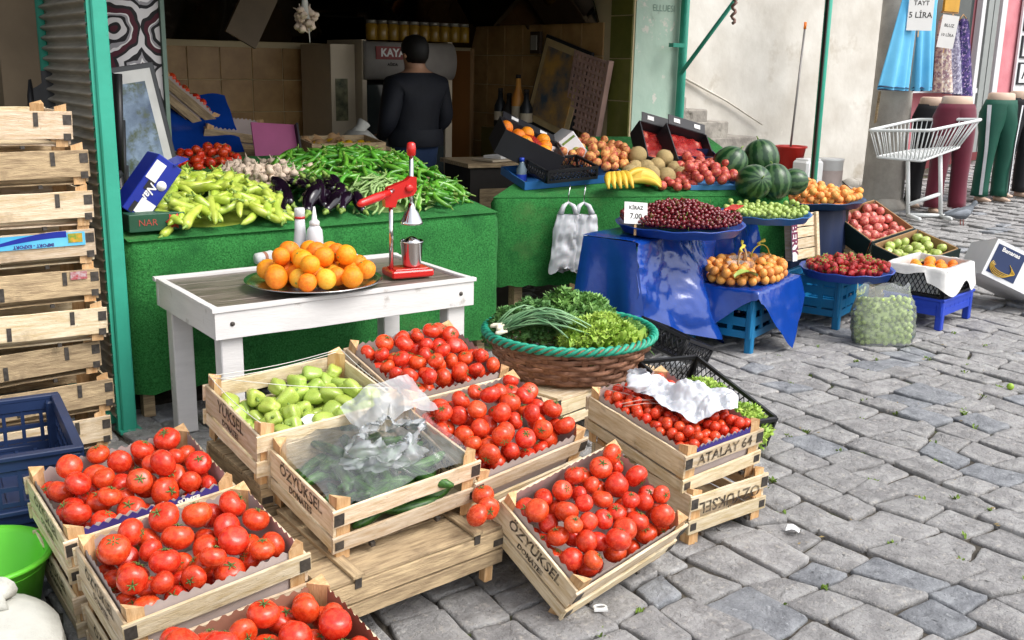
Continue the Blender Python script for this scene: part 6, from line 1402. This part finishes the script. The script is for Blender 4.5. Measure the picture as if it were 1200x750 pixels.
# leaning stick by the column
a, c = Pv(1031, 108, colp.y - .25), Pg(1014, 222); c.z += .02
t = thing('leaning_stick', 'thin wooden stick leaning against the concrete column', 'stick', TR(c)); part('shaft', MB().tube([(0, 0, 0), a - c], [.016, .013], 7), M['wood_old'], t); part('ferrule', MB().tube([(0, 0, 0), (a - c) * .03], .018, 7), M['clip'], t)
# ================================================================= legs-only mannequins with trousers
M['skinm'] = mat('mannequin_plastic', L3('c3a893'), .45, var=.04)
def leg_rings(sx, zs_, waist, flare):
    return None
def mannequin(P_, yaw, H, mt, label, stripe=None, shorts=False, spread=.1, fat=1.):
    t = thing('leg_mannequin', label, 'mannequin', TR(P_, rot(yaw)))
    k = H / 1.05; mb = MB(); st_ = MB()
    for sx in (-1, 1):
        rings = []; prof = [(1.03, .02, .135, .1), (.98, .02, .15, .11), (.9, .04, .15, .125), (.8, .068, .125, .125), (.7, .09, .095, .105), (.5, .1, .08, .085), (.3, .105, .075, .078), (.12, .11, .078, .08), (.06, .112, .08, .085)]
        if shorts: prof = prof[:6]
        for (z, cx, rx, ry) in prof:
            rings.append([((cx * spread / .1 + rx * fat * math.cos(g) * (1 + .04 * math.sin(3 * g + z * 22))) * sx * k, (ry * fat * math.sin(g) * (1 + .05 * math.sin(4 * g + z * 15)) + .012 * math.sin(z * 9)) * k, z * k) for g in [i * 2 * math.pi / 20 for i in range(20)]])
        mb.loft(rings if sx > 0 else [rg[::-1] for rg in rings], caps=True)
        if stripe:
            for off in (0,):
                st_.grid(lambda a, b, sx=sx: (lambda z, w: ((.1 * spread / .1 + (.09 + .035 * max(0, (z - .55) / .4)) * fat * 1.06 * math.cos(w)) * sx * k, .1 * fat * 1.1 * math.sin(w) * k, z * k))(.08 + .9 * b, -1.05 + .3 * a), 2, 16)
        part('foot', MB().loft([[(sx * .11 * k + .035 * math.cos(g) * w, yy * k, .03 + .028 * math.sin(g) * h) for g in [i * 2 * math.pi / 10 for i in range(10)]] for yy, w, h in ((.05, .8, 1.2), (-.02, 1, 1.3), (-.1, 1.1, .8), (-.17, .7, .45))]), M['skinm'], t)
        if shorts: part('calf', MB().loft([[(sx * .1 * k + .055 * w * math.cos(g), .06 * w * math.sin(g), z * k) for g in [i * 2 * math.pi / 12 for i in range(12)]] for z, w in ((.04, .6), (.12, .6), (.35, 1.), (.55, 1.1))]), M['skinm'], t)
    part('trousers', mb, mt, t)
    if stripe: part('side_stripe', st_, stripe, t)
    part('waist_stump', MB().loft([[(.125 * w * k * math.cos(g), .09 * w * k * math.sin(g), z * k) for g in [i * 2 * math.pi / 18 for i in range(18)]] for z, w in ((.96, 1.1), (1.04, 1.15), (1.09, 1.1), (1.1, .9))]), M['skinm'], t)
    return t
MR = mat('maroon_jersey', L3('5e1228'), .75, var=.12, vs=5, sheen=.2); BL = mat('black_jersey', L3('17171b'), .75, var=.2, vs=5); GN = mat('bottle_green_jersey', L3('0b4a3a'), .7, var=.12, vs=5); GR = mat('grey_jersey', L3('8f96a6'), .75); WS = mat('white_stripe_fabric', L3('cfd0d2'), .7)
def stand_px(px, py_foot, py_top, yaw, mt, label, **kw):
    p = Pg(px, py_foot); s = proj(p)[2]; H_ = (py_foot - py_top) / s / 1.06; return mannequin(p, yaw, H_, mt, label, **kw)
stand_px(1106, 250, 114, -38, MR, 'leg mannequin in maroon sweatpants behind the white wire basket', fat=1.05)
stand_px(1081, 243, 115, -38, BL, 'leg mannequin in black trousers between the column and the maroon sweatpants')
stand_px(1158, 236, 110, -25, GN, 'leg mannequin in green tracksuit trousers with white side stripe', stripe=WS, fat=1.05)
stand_px(1183, 231, 108, -25, BL, 'leg mannequin in black trousers beside the green tracksuit')
stand_px(1204, 227, 106, -25, GR, 'leg mannequin in grey shorts at the end of the row', shorts=True)
t = thing('price_ticket', 'small white ticket hanging on the green tracksuit waist', 'ticket', TR(Pv(1172, 122, 7.0) + Vector((0, -.2, 0)))); part('ticket', MB().box((0, 0, 0), (.12, .006, .1), rot(0, 35)), M['white_print'], t); part('ticket_string', MB().tube([(0, 0, .06), (-.03, .02, .12)], .004, 5), M['string'], t)
# ================================================================= white wire basket on a stand
W0 = Pg(1104, 255); sW = proj(W0)[2]; tW = thing('wire_basket_stand', 'white wire sales basket on a welded steel stand', 'basket', TR(W0)); dn = Vector((-FW.x, -FW.y, 0)).normalized()
VW = Vector((W0.x, W0.y, 0)); nW = Vector((0, 1, 0)).cross(Vector((0, 0, 1)))
def onW(px, py, back=0.): return Pp(px, py, W0 - dn * back, dn) - W0
M['wire'] = mat('white_coated_wire', L3('d6d8d6'), .35, var=.03)
rim = [onW(1017, 153, 0), onW(1090, 153, -.32), onW(1152, 140, -.05), onW(1075, 140, .35)]; bot = [onW(1026, 184, 0), onW(1080, 189, -.22), onW(1126, 172, -.03), onW(1070, 176, .25)]
def smooth(poly, n=12):
    o = []
    for i in range(4):
        a, b = poly[i], poly[(i + 1) % 4]; o += [a + (b - a) * (k / n) for k in range(n)]
    m_ = len(o); return [(o[i - 1] + o[i] * 2 + o[(i + 1) % m_]) / 4 for i in range(m_)]
rs, bs_ = smooth(rim), smooth(bot)
part('rim_wire', MB().tube(rs, .015, 8, closed=True), M['wire'], tW); part('base_ring', MB().tube(bs_, .012, 6, closed=True), M['wire'], tW)
mb = MB()
for a, b in zip(rs, bs_): mb.tube([a, b], .005, 5)
part('side_wires', mb, M['wire'], tW)
mb = MB()
for k in range(1, 12): s = k / 12; mb.tube([bot[0] + (bot[1] - bot[0]) * s, bot[3] + (bot[2] - bot[3]) * s], .006, 5); mb.tube([bot[0] + (bot[3] - bot[0]) * s, bot[1] + (bot[2] - bot[1]) * s], .006, 5)
part('bottom_wires', mb, M['wire'], tW)
l1, l2 = onW(1064, 184, .0), onW(1102, 178, 0); f1_, f2_ = onW(1064, 252, .0), onW(1102, 254, 0); f1_.z = max(f1_.z, 0.02); f2_.z = max(f2_.z, .02)
for nm, a, b in (('upright', l1, f1_), ('upright', l2, f2_), ('crossbar', onW(1064, 240), onW(1102, 227)), ('foot_bar', f1_, f1_ + dn * .3), ('foot_bar', f2_, f2_ + dn * .25), ('foot_bar', f1_ + Vector((0, 0, .0)), f2_ + (f2_ - f1_).normalized() * .12)):
    part(nm, MB().tube([a, b], .02, 8), M['wire'], tW)
# ================================================================= hanging clothes and tickets
M['skyblue'] = mat('sky_blue_fabric', L3('4fa5d0'), .75, col2=L3('63b4da'), vs=3, sheen=.2); M['navyt'] = mat('navy_trim', L3('1c2747'), .7)
vS = colp.y - .35; o0 = Pv(1066, 50, vS); t = thing('hanging_shorts', 'wide sky blue shorts with navy hem stripes hanging by the column', 'shorts', TR(o0))
def sx_(px, py): p = Pv(px, py, vS) - o0; return p
def legf(l0, r0, l1, r1, ph):
    def fn(a, b):
        L0, R0, L1, R1 = sx_(*l0), sx_(*r0), sx_(*l1), sx_(*r1); p = (L0 + (R0 - L0) * (a if a <= .5 else 1 - a) * 2) * (1 - b) + (L1 + (R1 - L1) * (a if a <= .5 else 1 - a) * 2) * b
        f_ = math.sin(math.pi * (a * 2 % 1)); p.y += (-1 if a <= .5 else 1) * (.03 + .05 * b) * f_ + .02 * math.sin((a if a <= .5 else 1 - a) * 34 + ph) * (.3 + b); return p
    return fn
part('trouser_leg', MB().grid(legf((1058, -2), (1077, -2), (1030, 105), (1062, 107), 1), 48, 30, wrap=True), M['skyblue'], t); part('trouser_leg', MB().grid(legf((1076, -2), (1100, -2), (1070, 107), (1088, 105), 3), 48, 30, wrap=True), M['skyblue'], t)
for (l, r_) in (((1029.5, 103.5), (1062.5, 105.5)), ((1069.5, 105.5), (1088.5, 103.5))):
    for dy in (0, -3.4): part('hem_stripe', MB().grid(lambda a, b, l=l, r_=r_, dy=dy: legf((l[0], l[1] + dy), (r_[0], r_[1] + dy), (l[0], l[1] + dy + 1.6), (r_[0], r_[1] + dy + 1.6), 1)(a, b) * 1.0 + Vector((0, -.012, 0)), 32, 1, wrap=True), M['navyt'], t)
part('hanger', MB().tube([sx_(1056, -4), sx_(1102, -4)], .012, 6), M['dark'], t)
q = Pv(1079, 14, vS - .12); t = price_card(TR(q + Vector((0, 0, -.17)), rot(-36)), .24, .36, [('TAYT', .06, .25), ('5 LİRA', .075, .14)], 'white ticket reading 5 LİRA on the sky blue shorts', 'price_ticket')
def patt(name, c1, c2, c3, sc):
    m = mat(name, L3(c1), .75, col2=L3(c2), vs=sc, vmin=.45, vmax=.55); overlay(m, L3(c3), sc * 1.4, .56, .6); return m
for k, (px, m, lab) in enumerate(((1106, patt('beige_floral', 'cbb9a6', '8d6f78', 'd9d4d0', 22), 'beige floral blouse hanging in the clothes shop window'), (1117, patt('grey_lilac_floral', '9a98ad', '6e6880', 'cfcbd6', 26), 'grey lilac patterned blouse hanging beside the beige one'), (1129, patt('violet_navy_floral', '54407f', '2c2f58', 'b39ac0', 24), 'violet and navy patterned blouse at the end of the hanging row'))):
    vv = PV - .3 - .0 * k; o0 = Pv(px, 40, vv); t = thing('hanging_blouse', lab, 'blouse', TR(o0))
    def bl(a, b, px=px, vv=vv, o0=o0, k=k): w = (4 + 7 * b ** .6 if b > .0 else 2); g = a * 2 * math.pi; yb = 108 + k * 2; p = Pv(px + w * .75 * math.cos(g) + 1.2 * math.sin(g * 4) * b, 22 + (yb - 22) * b, vv) - o0; p.y += .09 * math.sin(g) * (.4 + .6 * b) + .02 * math.sin(g * 5); return p
    part('garment', MB().grid(bl, 36, 24, wrap=True), m, t); part('hanger', MB().tube([Pv(px - 5, 24, vv) - o0, Pv(px, 17, vv) - o0, Pv(px + 5, 24, vv) - o0], .008, 5), M['card'], t)
q = Pv(1109, 36, PV - .55); price_card(TR(q + Vector((0, 0, -.2)), rot(-36, 6)), .2, .38, [('BLUZ', .05, .26), ('10 LİRA', .045, .15)], 'white ticket reading 10 LİRA on the blouses', 'price_ticket')
q = Pv(1115, 4, PV - .2); t = thing('shop_sign', 'small ochre sign in the top of the clothes shop window', 'sign', TR(q)); part('sign_board', MB().box((0, 0, 0), (.32, .03, .2)), mat('ochre_sign', L3('b98a2c'), .5), t); part('sign_frame', MB().box((0, .01, -.11), (.34, .03, .02)), M['card'], t)
# pigeon-like dark lump of rag near the stand foot, grey stone
q = Pg(1126, 264); t = thing('grey_pigeon', 'grey pigeon walking on the cobbles beside the wire basket stand', 'pigeon', TR(q, rot(-20)))
part('body', MB().loft([[(x, .045 * w * math.cos(g), z + .045 * h * math.sin(g)) for g in [i * 2 * math.pi / 12 for i in range(12)]] for x, w, h, z in ((-.19, .3, .12, .1), (-.13, .6, .35, .105), (-.06, 1.2, 1.1, .11), (.02, 1.4, 1.35, .115), (.07, 1., 1.05, .14), (.1, .62, .62, .175), (.115, .6, .6, .2), (.135, .5, .5, .212), (.155, .2, .2, .208))]), mat('pigeon_grey', L3('5d6268'), .7, var=.2, vs=30), t)
part('beak', MB().tube([(.15, 0, .208), (.178, 0, .2)], [.008, .002], 6), M['dark'], t)
for sx in (-1, 1): part('leg', MB().tube([(.0, sx * .02, .07), (.01, sx * .02, .0)], .005, 5), mat('pink_leg', L3('a05a50'), .6), t); part('wing', MB().loft([[(x, sx * (.052 + .008 * math.cos(g)), z + .03 * w * math.sin(g)) for g in [i * 2 * math.pi / 8 for i in range(8)]] for x, w, z in ((-.17, .2, .11), (-.08, .9, .12), (.0, 1.2, .125), (.05, .6, .13))]), mat('wing_grey', L3('7b8087'), .7), t)
# ================================================================= dim interior: fridge, man, boxes
M['enamel'] = mat('cream_fridge_enamel', L3('c4b59c'), .5, var=.06, vs=4)
fl, fr_ = Pv(381, 55, 7.55), Pv(530, 60, 7.55); FV = 7.55; FW_ = fr_.x - Pv(428, 60, FV).x; fx0 = Pv(424, 60, FV).x; fx1 = fr_.x; ft = 1.72; fd = .62
t = thing('drinks_fridge', 'tall drinks fridge with KAYA header and a row of jars on top', 'fridge', TR(((fx0 + fx1) / 2, FV, 0))); hw = (fx1 - fx0) / 2
part('side_panel', MB().box((-hw + .02, fd / 2, ft / 2), (.04, fd, ft)), M['enamel'], t); part('side_panel', MB().box((hw - .02, fd / 2, ft / 2), (.04, fd, ft)), M['enamel'], t); part('back_panel', MB().box((0, fd - .02, ft / 2), (2 * hw - .08, .04, ft - .01)), M['dark'], t)
hdp = part('header', MB().loft([[(x, -.0 - .09 * math.cos(g) * 1, ft - .16 + .15 * math.sin(g)) for g in [-math.pi / 2 + math.pi * i / 12 for i in range(13)]] for x in (-hw + .01, hw - .01)]), mat('grey_header', L3('9a948e'), .4), t)
part('sign_panel', MB().box((-.2, -.096, ft - .10), (.3, .012, .1)), mat('red_sign', L3('7d1f1a'), .5), hdp); part('lettering', text_mesh('KAYA', .085, M['white_print'], bold=.003), None, hdp, TR((-.2, -.104, ft - .10), rot(0, 0, 90)))
part('lettering', text_mesh('AĞIDA', .03, M['ink_solid'], bold=.001), None, hdp, TR((-.2, -.096, ft - .19), rot(0, 0, 90)))
part('glass_door', MB().box((0, .02, .72), (2 * hw - .1, .02, 1.3)), M['glassd'], t); part('door_frame', MB().box((hw - .05, .0, .72), (.05, .03, 1.3)), M['enamel'], t)
for k in range(4): part('shelf', MB().box((0, .3, .25 + .32 * k), (2 * hw - .1, .5, .015)), M['wire'], t)
M['jar'] = mat('honey_jar', L3('8a6a1f'), .25, var=.1); M['jarlid'] = mat('jar_lid', L3('8f8a80'), .4, metal=.5)
jm = MB().lathe([(.045, 0), (.047, .006), (.047, .12), (.04, .13)], 16).mesh('jar_body', M['jar']); jl = MB().lathe([(.042, .128), (.042, .152), (.038, .155)], 16).mesh('lid', M['jarlid'])
for k in range(10):
    j = thing('honey_jar', 'amber jar in the row on top of the drinks fridge', 'jar', TR((fx0 + .12 + k * .098, FV + .06, ft)), 'jars on the fridge'); obj('jar_body', jm, j); obj('lid', jl, j)
# second cabinet side with a poster to the left
cx0, cx1 = Pv(381, 90, 7.75).x, Pv(420, 90, 7.55).x
t = thing('cream_cabinet', 'plain cream cabinet side with a dark plant poster beside the fridge', 'cabinet', TR((cx0, 7.62, 0))); cw = fx0 - cx0 - .015
part('body', MB().box((cw / 2, .3, .84), (cw, .55, 1.68)), M['enamel'], t); part('poster', MB().box((cw * .42, .02, 1.25), (cw * .5, .006, .33)), mat('plant_poster', L3('26301c'), .5, col2=L3('7d7a5a'), vs=14), t); part('handle', MB().tube([(cw * .72, .01, .8), (cw * .7, .0, .92)], .012, 6), M['dark'], t)
# brown board and corner things on the right wall
p0, p1 = Pu(541, 100, U1 - .06), Pu(573, 100, U1 - .06)
t = thing('brown_board', 'plain brown wooden board leaning between the fridge and the tiled wall', 'board', TR((U1 - .3, (p0.y + p1.y) / 2 + .1, 0), rot(-60))); part('panel', MB().box((0, 0, .85), (.5, .03, 1.62)), mat('brown_board', L3('8a5a2c'), .5, var=.1, vs=4, stretch=(1, 1, .2)), t); part('edge_strip', MB().box((.255, -.004, .85), (.02, .04, 1.66)), M['card'], t)
def wall_item(px, py, w, h, name, label, cat, m, fm, tilt=0, lean=0, mount=None):
    q = Pu(px, py, U1 - .09); t = thing(name, label, cat, TR(q, rot(-90) @ rot(0, tilt, 0) @ rot(0, 0, lean))); part('frame', MB().box((0, .012, 0), (w, .03, h), bev=.004), fm, t)
    if mount: part('mount', MB().box((0, -.006, 0), (w - .05, .012, h - .05)), mount, t)
    part('picture', MB().box((0, -.013, 0), (w - (.16 if mount else .06), .01, h - (.16 if mount else .06))), m, t); return t
wall_item(653, 103, .62, .74, 'framed_picture', 'black framed picture of an old building leaning on the tiled wall', 'picture', mat('building_painting', L3('4a5a68'), .4, col2=L3('c99a4e'), vs=5), M['frame_b'], 14, -6, mat('cream_mount', L3('c4ab7c'), .7))
wall_item(627, 50, .14, .18, 'wall_plaque', 'small dark plaque with a pale oval high on the tiled wall', 'plaque', mat('pale_oval', L3('8f8a80'), .6), mat('brown_plaque', L3('3a2a1c'), .6))
q = Pu(686, 110, U1 - .1); t = thing('pink_rack', 'pale pink plastic lattice crate standing on end by the olive tiles', 'rack', TR(q, rot(-90) @ rot(0, 12, 0))); mb = MB()
for k in range(9): mb.box((-.2 + .05 * k, 0, 0), (.018, .02, .6))
for k in range(12): mb.box((0, -.002, -.29 + .0527 * k), (.42, .018, .02))
part('lattice', mb, mat('pale_pink_plastic', L3('b8968a'), .5), t); part('rack_frame', MB().box((.215, .01, 0), (.03, .05, .62)), bpy.data.materials['pale_pink_plastic'], t)
t = thing('bottle_shelf', 'small shelf unit of dark bottles against the tiled wall', 'shelf', TR(Pu(600, 150, U1 - .2) + Vector((0, 0, -1.0)))); part('cabinet', MB().box((0, 0, .5), (.3, .5, 1.0)), mat('olive_cabinet', L3('4d4620'), .5), t); part('edge', MB().box((-.155, -.24, .5), (.015, .03, 1.0)), M['gold'], t)
sz = t.location
for k, (dy, h, m) in enumerate(((.18, .3, 'frame_b'), (.05, .26, 'dark'), (-.08, .42, 'loq'), (-.2, .3, 'frame_b'))):
    b_ = thing('bottle', ('dark bottle with pale label at the board end of the shelf', 'squat dark bottle beside the pale labelled one', 'tall amber jar in the middle of the shelf', 'dark bottle at the picture end of the shelf')[k], 'bottle', TR(sz + Vector((0, dy, 1.0)))); part('body', MB().lathe([(.05, 0), (.055, .01), (.055, h * .6), (.025, h * .8), (.02, h)], 16), M[m], b_); part('label_print', MB().lathe([(.0556, h * .2), (.0556, h * .45)], 16, capb=False, capt=False), M['enamel'], b_); part('cap', MB().lathe([(.022, h), (.022, h + .03), (.015, h + .032)], 12), M['dark'], b_)
# counter in the aisle with clutter
t = thing('shop_counter', 'dark low counter at the back of the aisle', 'counter', TR((4.75, 6.6, 0), rot(-10))); part('body', MB().box((0, 0, .4), (.9, .5, .8)), M['dark'], t); part('top', MB().box((0, 0, .815), (.96, .56, .03)), M['wood_old'], t); part('drawer', MB().box((-.2, -.252, .55), (.35, .02, .18)), M['wood_old'], t)
t = thing('counter_tray', 'pale tray with papers on the dark counter', 'tray', TR((4.6, 6.55, .832), rot(8))); part('tray_floor', MB().box((0, 0, .01), (.34, .24, .015)), M['enamel'], t); part('papers', MB().box((.02, 0, .03), (.22, .16, .02), rot(12)), M['white_print'], t)
# produce stored behind the front heaps on the first stall
def back_crate(px, py, v, yaw, pitch, roll, label, L=.46, W=.34, **kw):
    q = Pv(px, py, v); C = TR(q, rot(yaw, pitch, roll)); crate(C, label, L=L, W=W, depth=.13, old=True, legs=0, clips=False, **kw); return C
s3 = thing('rear_rack', 'rough rack of planks with blue tarpaulin behind the first stall', 'rack', TR((2.4, 6.4, 0)))
part('shelf_board', MB().box((.0, -.2, .93), (2.3, 1.0, .03), rot(0, 0, 10)), M['wood_old'], s3); part('shelf_board', MB().box((-.35, .45, 1.06), (1.5, .5, .03), rot(0, 0, 14)), M['wood_old'], s3)
for x in (-1.05, 1.05):
    for y in (-.6, .6): part('leg', MB().box((x, y, .46), (.05, .05, .92)), M['wood_old'], s3)
part('tarpaulin', MB().grid(lambda a, b: (-.75 + .85 * a, -.02 + .3 * b + .02 * math.sin(a * 12), .98 + .34 * b + .02 * mnoise.noise(Vector((a * 5, b * 5, 1)))), 30, 14), M['tarp'], s3)
C = back_crate(236, 190, 5.75, 4, -3, 16, 'dim crate of small tomatoes behind the yellow green peppers', liner='liner', seed=91)
pts = fill(C, 150, .026, 91, .46, .34); tomatoes(C, pts, 'small tomato in the dim crate behind the yellow green peppers', 'tomatoes in the dim crate', 91, name='small_tomato')
C = back_crate(214, 108, 6.7, 4, 40, 10, 'steeply leaning crate of tomatoes against the beige tiles', liner='liner', seed=92); tomatoes(C, [p for p in fill(C, 90, .028, 92, .46, .34)], 'small tomato in the steeply leaning crate by the tiles', 'tomatoes in the leaning crate', 92, name='small_tomato')
back_crate(276, 148, 6.6, -6, 8, 12, 'empty scallop lined crate on the blue tarpaulin', liner='liner', seed=93)
t = thing('pink_carton', 'pink open carton lid leaning behind the garlic', 'carton', TR(Pv(323, 168, 6.05), rot(-4, 4, 62))); part('panel', MB().box((0, 0, 0), (.28, .26, .012)), mat('pink_card', L3('a05078'), .6, var=.08), t); part('lip', MB().box((0, -.13, .02), (.28, .012, .05)), M['blackcard'], t); part('lip', MB().box((.14, 0, .02), (.012, .25, .05)), M['blackcard'], t)
C = TR(Pv(398, 163, 6.2), rot(-6, 0, 4)); t = tray_box('lemon_crate', 'shallow board crate with a few lemons behind the chillies', C @ TR((0, 0, -.2)), .5, .36, .2, M['wood_old'], M['wood_old'], .012)
LM = MB().lathe([(.1, -1.35), (.25, -1.2), (.7, -.8), (1, 0), (.7, .8), (.25, 1.2), (.1, 1.3)], 16).mesh('lemon', mat('lemon_peel', L3('d0a418'), .4, bump=.2, bs=200))
for k, p in enumerate(pack(CI(.5, .36, .02), 12, .036, lambda x, y: -.085, 95, (-.25, .25, -.18, .18))): tag(obj('lemon', LM, None, C @ TR(p[:3], rot(rng.uniform(0, 360), 80), p[3] * .95)), 'yellow lemon in the shallow board crate', 'lemon', 'lemons in the crate')
solo('paper_sheet', MB().grid(lambda a, b: (-.24 + .3 * a, -.02 + .2 * b, -.02 + .05 * crumple(a, b, 2, 5)), 16, 12), M['card'], 'crumpled brown paper in the lemon crate', 'paper', C)
solo('packing_paper', MB().box((0, 0, -.1), (.47, .33, .012)), M['card'], 'cardboard sheet under the lemons', 'cardboard', C)
t = thing('white_sack', 'full white sack slumped beside the man', 'sack', TR((3.56, 6.85, 0)))
part('sack_body', MB().lathe([(.16, 0), (.2, .1), (.2, .5), (.19, .8), (.15, .98), (.07, 1.06)], 24, fn=sackf), M['sack'], t); part('tied_neck', MB().tube([(0, 0, 1.03), (.02, .0, 1.08), (.05, 0, 1.12)], [.07, .04, .05], 10), M['sack'], t)
# hanging garlic bunch
q = Pv(357, 22, 5.6); t = thing('garlic_braid', 'bunch of garlic heads hanging from the shop ceiling', 'garlic', TR(q)); r = random.Random(8)
for k in range(26): g = r.uniform(0, 6.28); z = r.uniform(-.06, .05); part('bulb', GA[k % 3], None, t, TR((.05 * math.cos(g) * r.uniform(.4, 1.3), .05 * math.sin(g), z), rand_rot(r, .3), .021))
part('stalks', MB().tube([(0, 0, 0), (.005, 0, .12), (0, 0, .9)], [.03, .014, .006], 8), M['sack'], t); part('string', MB().tube([(.01, -.03, -.05), (.014, -.03, -.13)], .003, 5), M['string'], t)
# tan panel added in place of a mirror reflection, and a slanted timber
for k, (px, py, v, w, h, ang, lab) in enumerate(((300, 6, 6.6, .5, .22, 62, 'dim tan slanted panel standing in for a mirror reflection above the tiles'), (640, 12, 7.4, .5, .12, 38, 'slanted dark timber under the ceiling by the side wall'))):
    q = Pv(px, py, v); t = thing('slanted_panel', lab, 'board', TR(q, rot(0, -ang))); part('board', MB().box((0, 0, 0), (w, .03, h)), mat('tan_panel', L3('5a4a35'), .6, var=.15), t); part('hanger_wire', MB().tube([(w * .3, 0, 0), Vector((w * .3, 0, 0)) + rot(0, -ang).transposed() @ Vector((0, 0, max(.1, 2.75 - q.z - w * .3)))], .004, 5), M['dark'], t)
# ================================================================= the man at the fridge
def man(P_, yaw, Hh):
    t = thing('person', 'person in a dark navy jacket and jeans standing at the fridge, seen from behind', 'person', TR(P_, rot(yaw)))
    V_ = []; E_ = []; R_ = []
    def add(p, r, par=None):
        V_.append(p); R_.append(r)
        if par is not None: E_.append((par, len(V_) - 1))
        return len(V_) - 1
    pel = add((0, 0, .93), (.2, .14)); ab = add((0, .01, 1.06), (.21, .15), pel); ch = add((0, .0, 1.25), (.235, .16), ab); sh_ = add((0, -.01, 1.4), (.19, .13), ch); nk = add((0, .0, 1.49), (.075, .075), sh_); h1 = add((.0, .015, 1.55), (.082, .092), nk); h2 = add((.0, .02, 1.64), (.086, .1), h1); add((0, .015, 1.70), (.05, .065), h2)
    for s in (-1, 1):
        hp = add((s * .095, 0, .86), (.1, .11), pel); kn = add((s * .105, .01, .48), (.07, .075), hp); an = add((s * .11, -.01, .1), (.05, .055), kn); add((s * .12, .14, .045), (.042, .035), an)
        s0 = add((s * .22, -.01, 1.38), (.1, .1), sh_); el = add((s * .3, -.02, 1.11), (.075, .078), s0); wr = add((s * .2, .18, .98), (.038, .035), el); pm = add((s * .17, .25, .99), (.036, .02), wr)
        for f_ in range(4): a = add((s * (.17 - .03 + f_ * .02), .31, .985), (.0095, .0095), pm); add((s * (.16 - .03 + f_ * .02), .345 - abs(f_ - 1.5) * .006, .965), (.0085, .0085), a)
        th_ = add((s * .13, .27, 1.0), (.011, .011), pm); add((s * .115, .305, .99), (.0095, .0095), th_)
    me = bpy.data.meshes.new('body'); me.from_pydata(V_, E_, []); o = bpy.data.objects.new('body', me); COL.objects.link(o)
    md = o.modifiers.new('skin', 'SKIN'); md.use_smooth_shade = True
    for i, rr_ in enumerate(R_): me.skin_vertices[0].data[i].radius = rr_
    me.skin_vertices[0].data[0].use_root = True
    o.modifiers.new('sub', 'SUBSURF').levels = 2
    dg = bpy.context.evaluated_depsgraph_get(); m2 = bpy.data.meshes.new_from_object(o.evaluated_get(dg)); bpy.data.objects.remove(o)
    jac = mat('navy_jacket', L3('12151f'), .7, var=.2, vs=6, bump=.3, bs=14); jean = mat('blue_jeans', L3('26395a'), .85, var=.15, vs=12); sk = mat('skin', L3('b08468'), .5); shoe = mat('dark_shoe', L3('1d1a18'), .5)
    m2.materials.clear()
    for q in (jac, jean, sk, shoe): m2.materials.append(q)
    for p in m2.polygons:
        z = p.center.z; y = p.center.y; p.use_smooth = True
        p.material_index = 3 if z < .1 else (2 if (z > 1.47 or (y > .21 and .9 < z < 1.06)) else (0 if z > .95 else 1))
    part('body', m2, None, t)
    hair = MB(); hair.lathe([(.02, .12), (.078, .1), (.108, .05), (.112, .0), (.104, -.05), (.08, -.09)], 20, fn=lambda g, r, z: (r * .86 * math.cos(g) * (1.03 + .03 * math.sin(9 * g)), r * 1.05 * math.sin(g), z + (.06 * max(0, math.sin(g)) if z < 0 else 0))); part('hair', hair, mat('dark_hair', L3('15110f'), .6), t, TR((0, .005, 1.635)))
    part('collar', MB().lathe([(.085, 1.44), (.078, 1.475), (.072, 1.5), (.068, 1.5), (.07, 1.44)], 18, fn=lambda g, r, z: (r * math.cos(g), r * math.sin(g), z), capb=False, capt=False), jac, t)
    part('jacket_hem', MB().lathe([(.226, .93), (.232, .945), (.235, 1.0), (.22, 1.06)], 20, fn=lambda g, r, z: (r * math.cos(g), r * .8 * math.sin(g), z), capb=False, capt=False), jac, t)
    for s in (-1, 1): part('ear', MB().lathe([(.005, 0), (.02, .006), (.024, .014), (.01, .02)], 10), sk, t, TR((s * .078, .02, 1.6), rot(0, 90 * s, 0)))
    part('nose', MB().lathe([(.018, 0), (.012, .014), (.002, .022)], 8), sk, t, TR((0, .105, 1.59), rot(0, 0, -90)))
    for s in (-1, 1): part('eye', MB().lathe([(.012, 0), (.008, .006), (.001, .008)], 8), M['dark'], t, TR((s * .032, .1, 1.615), rot(0, 0, -90)))
    part('mouth', MB().box((0, .1, 1.548), (.04, .008, .008)), mat('lips', L3('8a4a40'), .5), t)
q = Pv(487, 50, 6.95); man(Vector((q.x, 6.95, 0)), 12, 1.7)
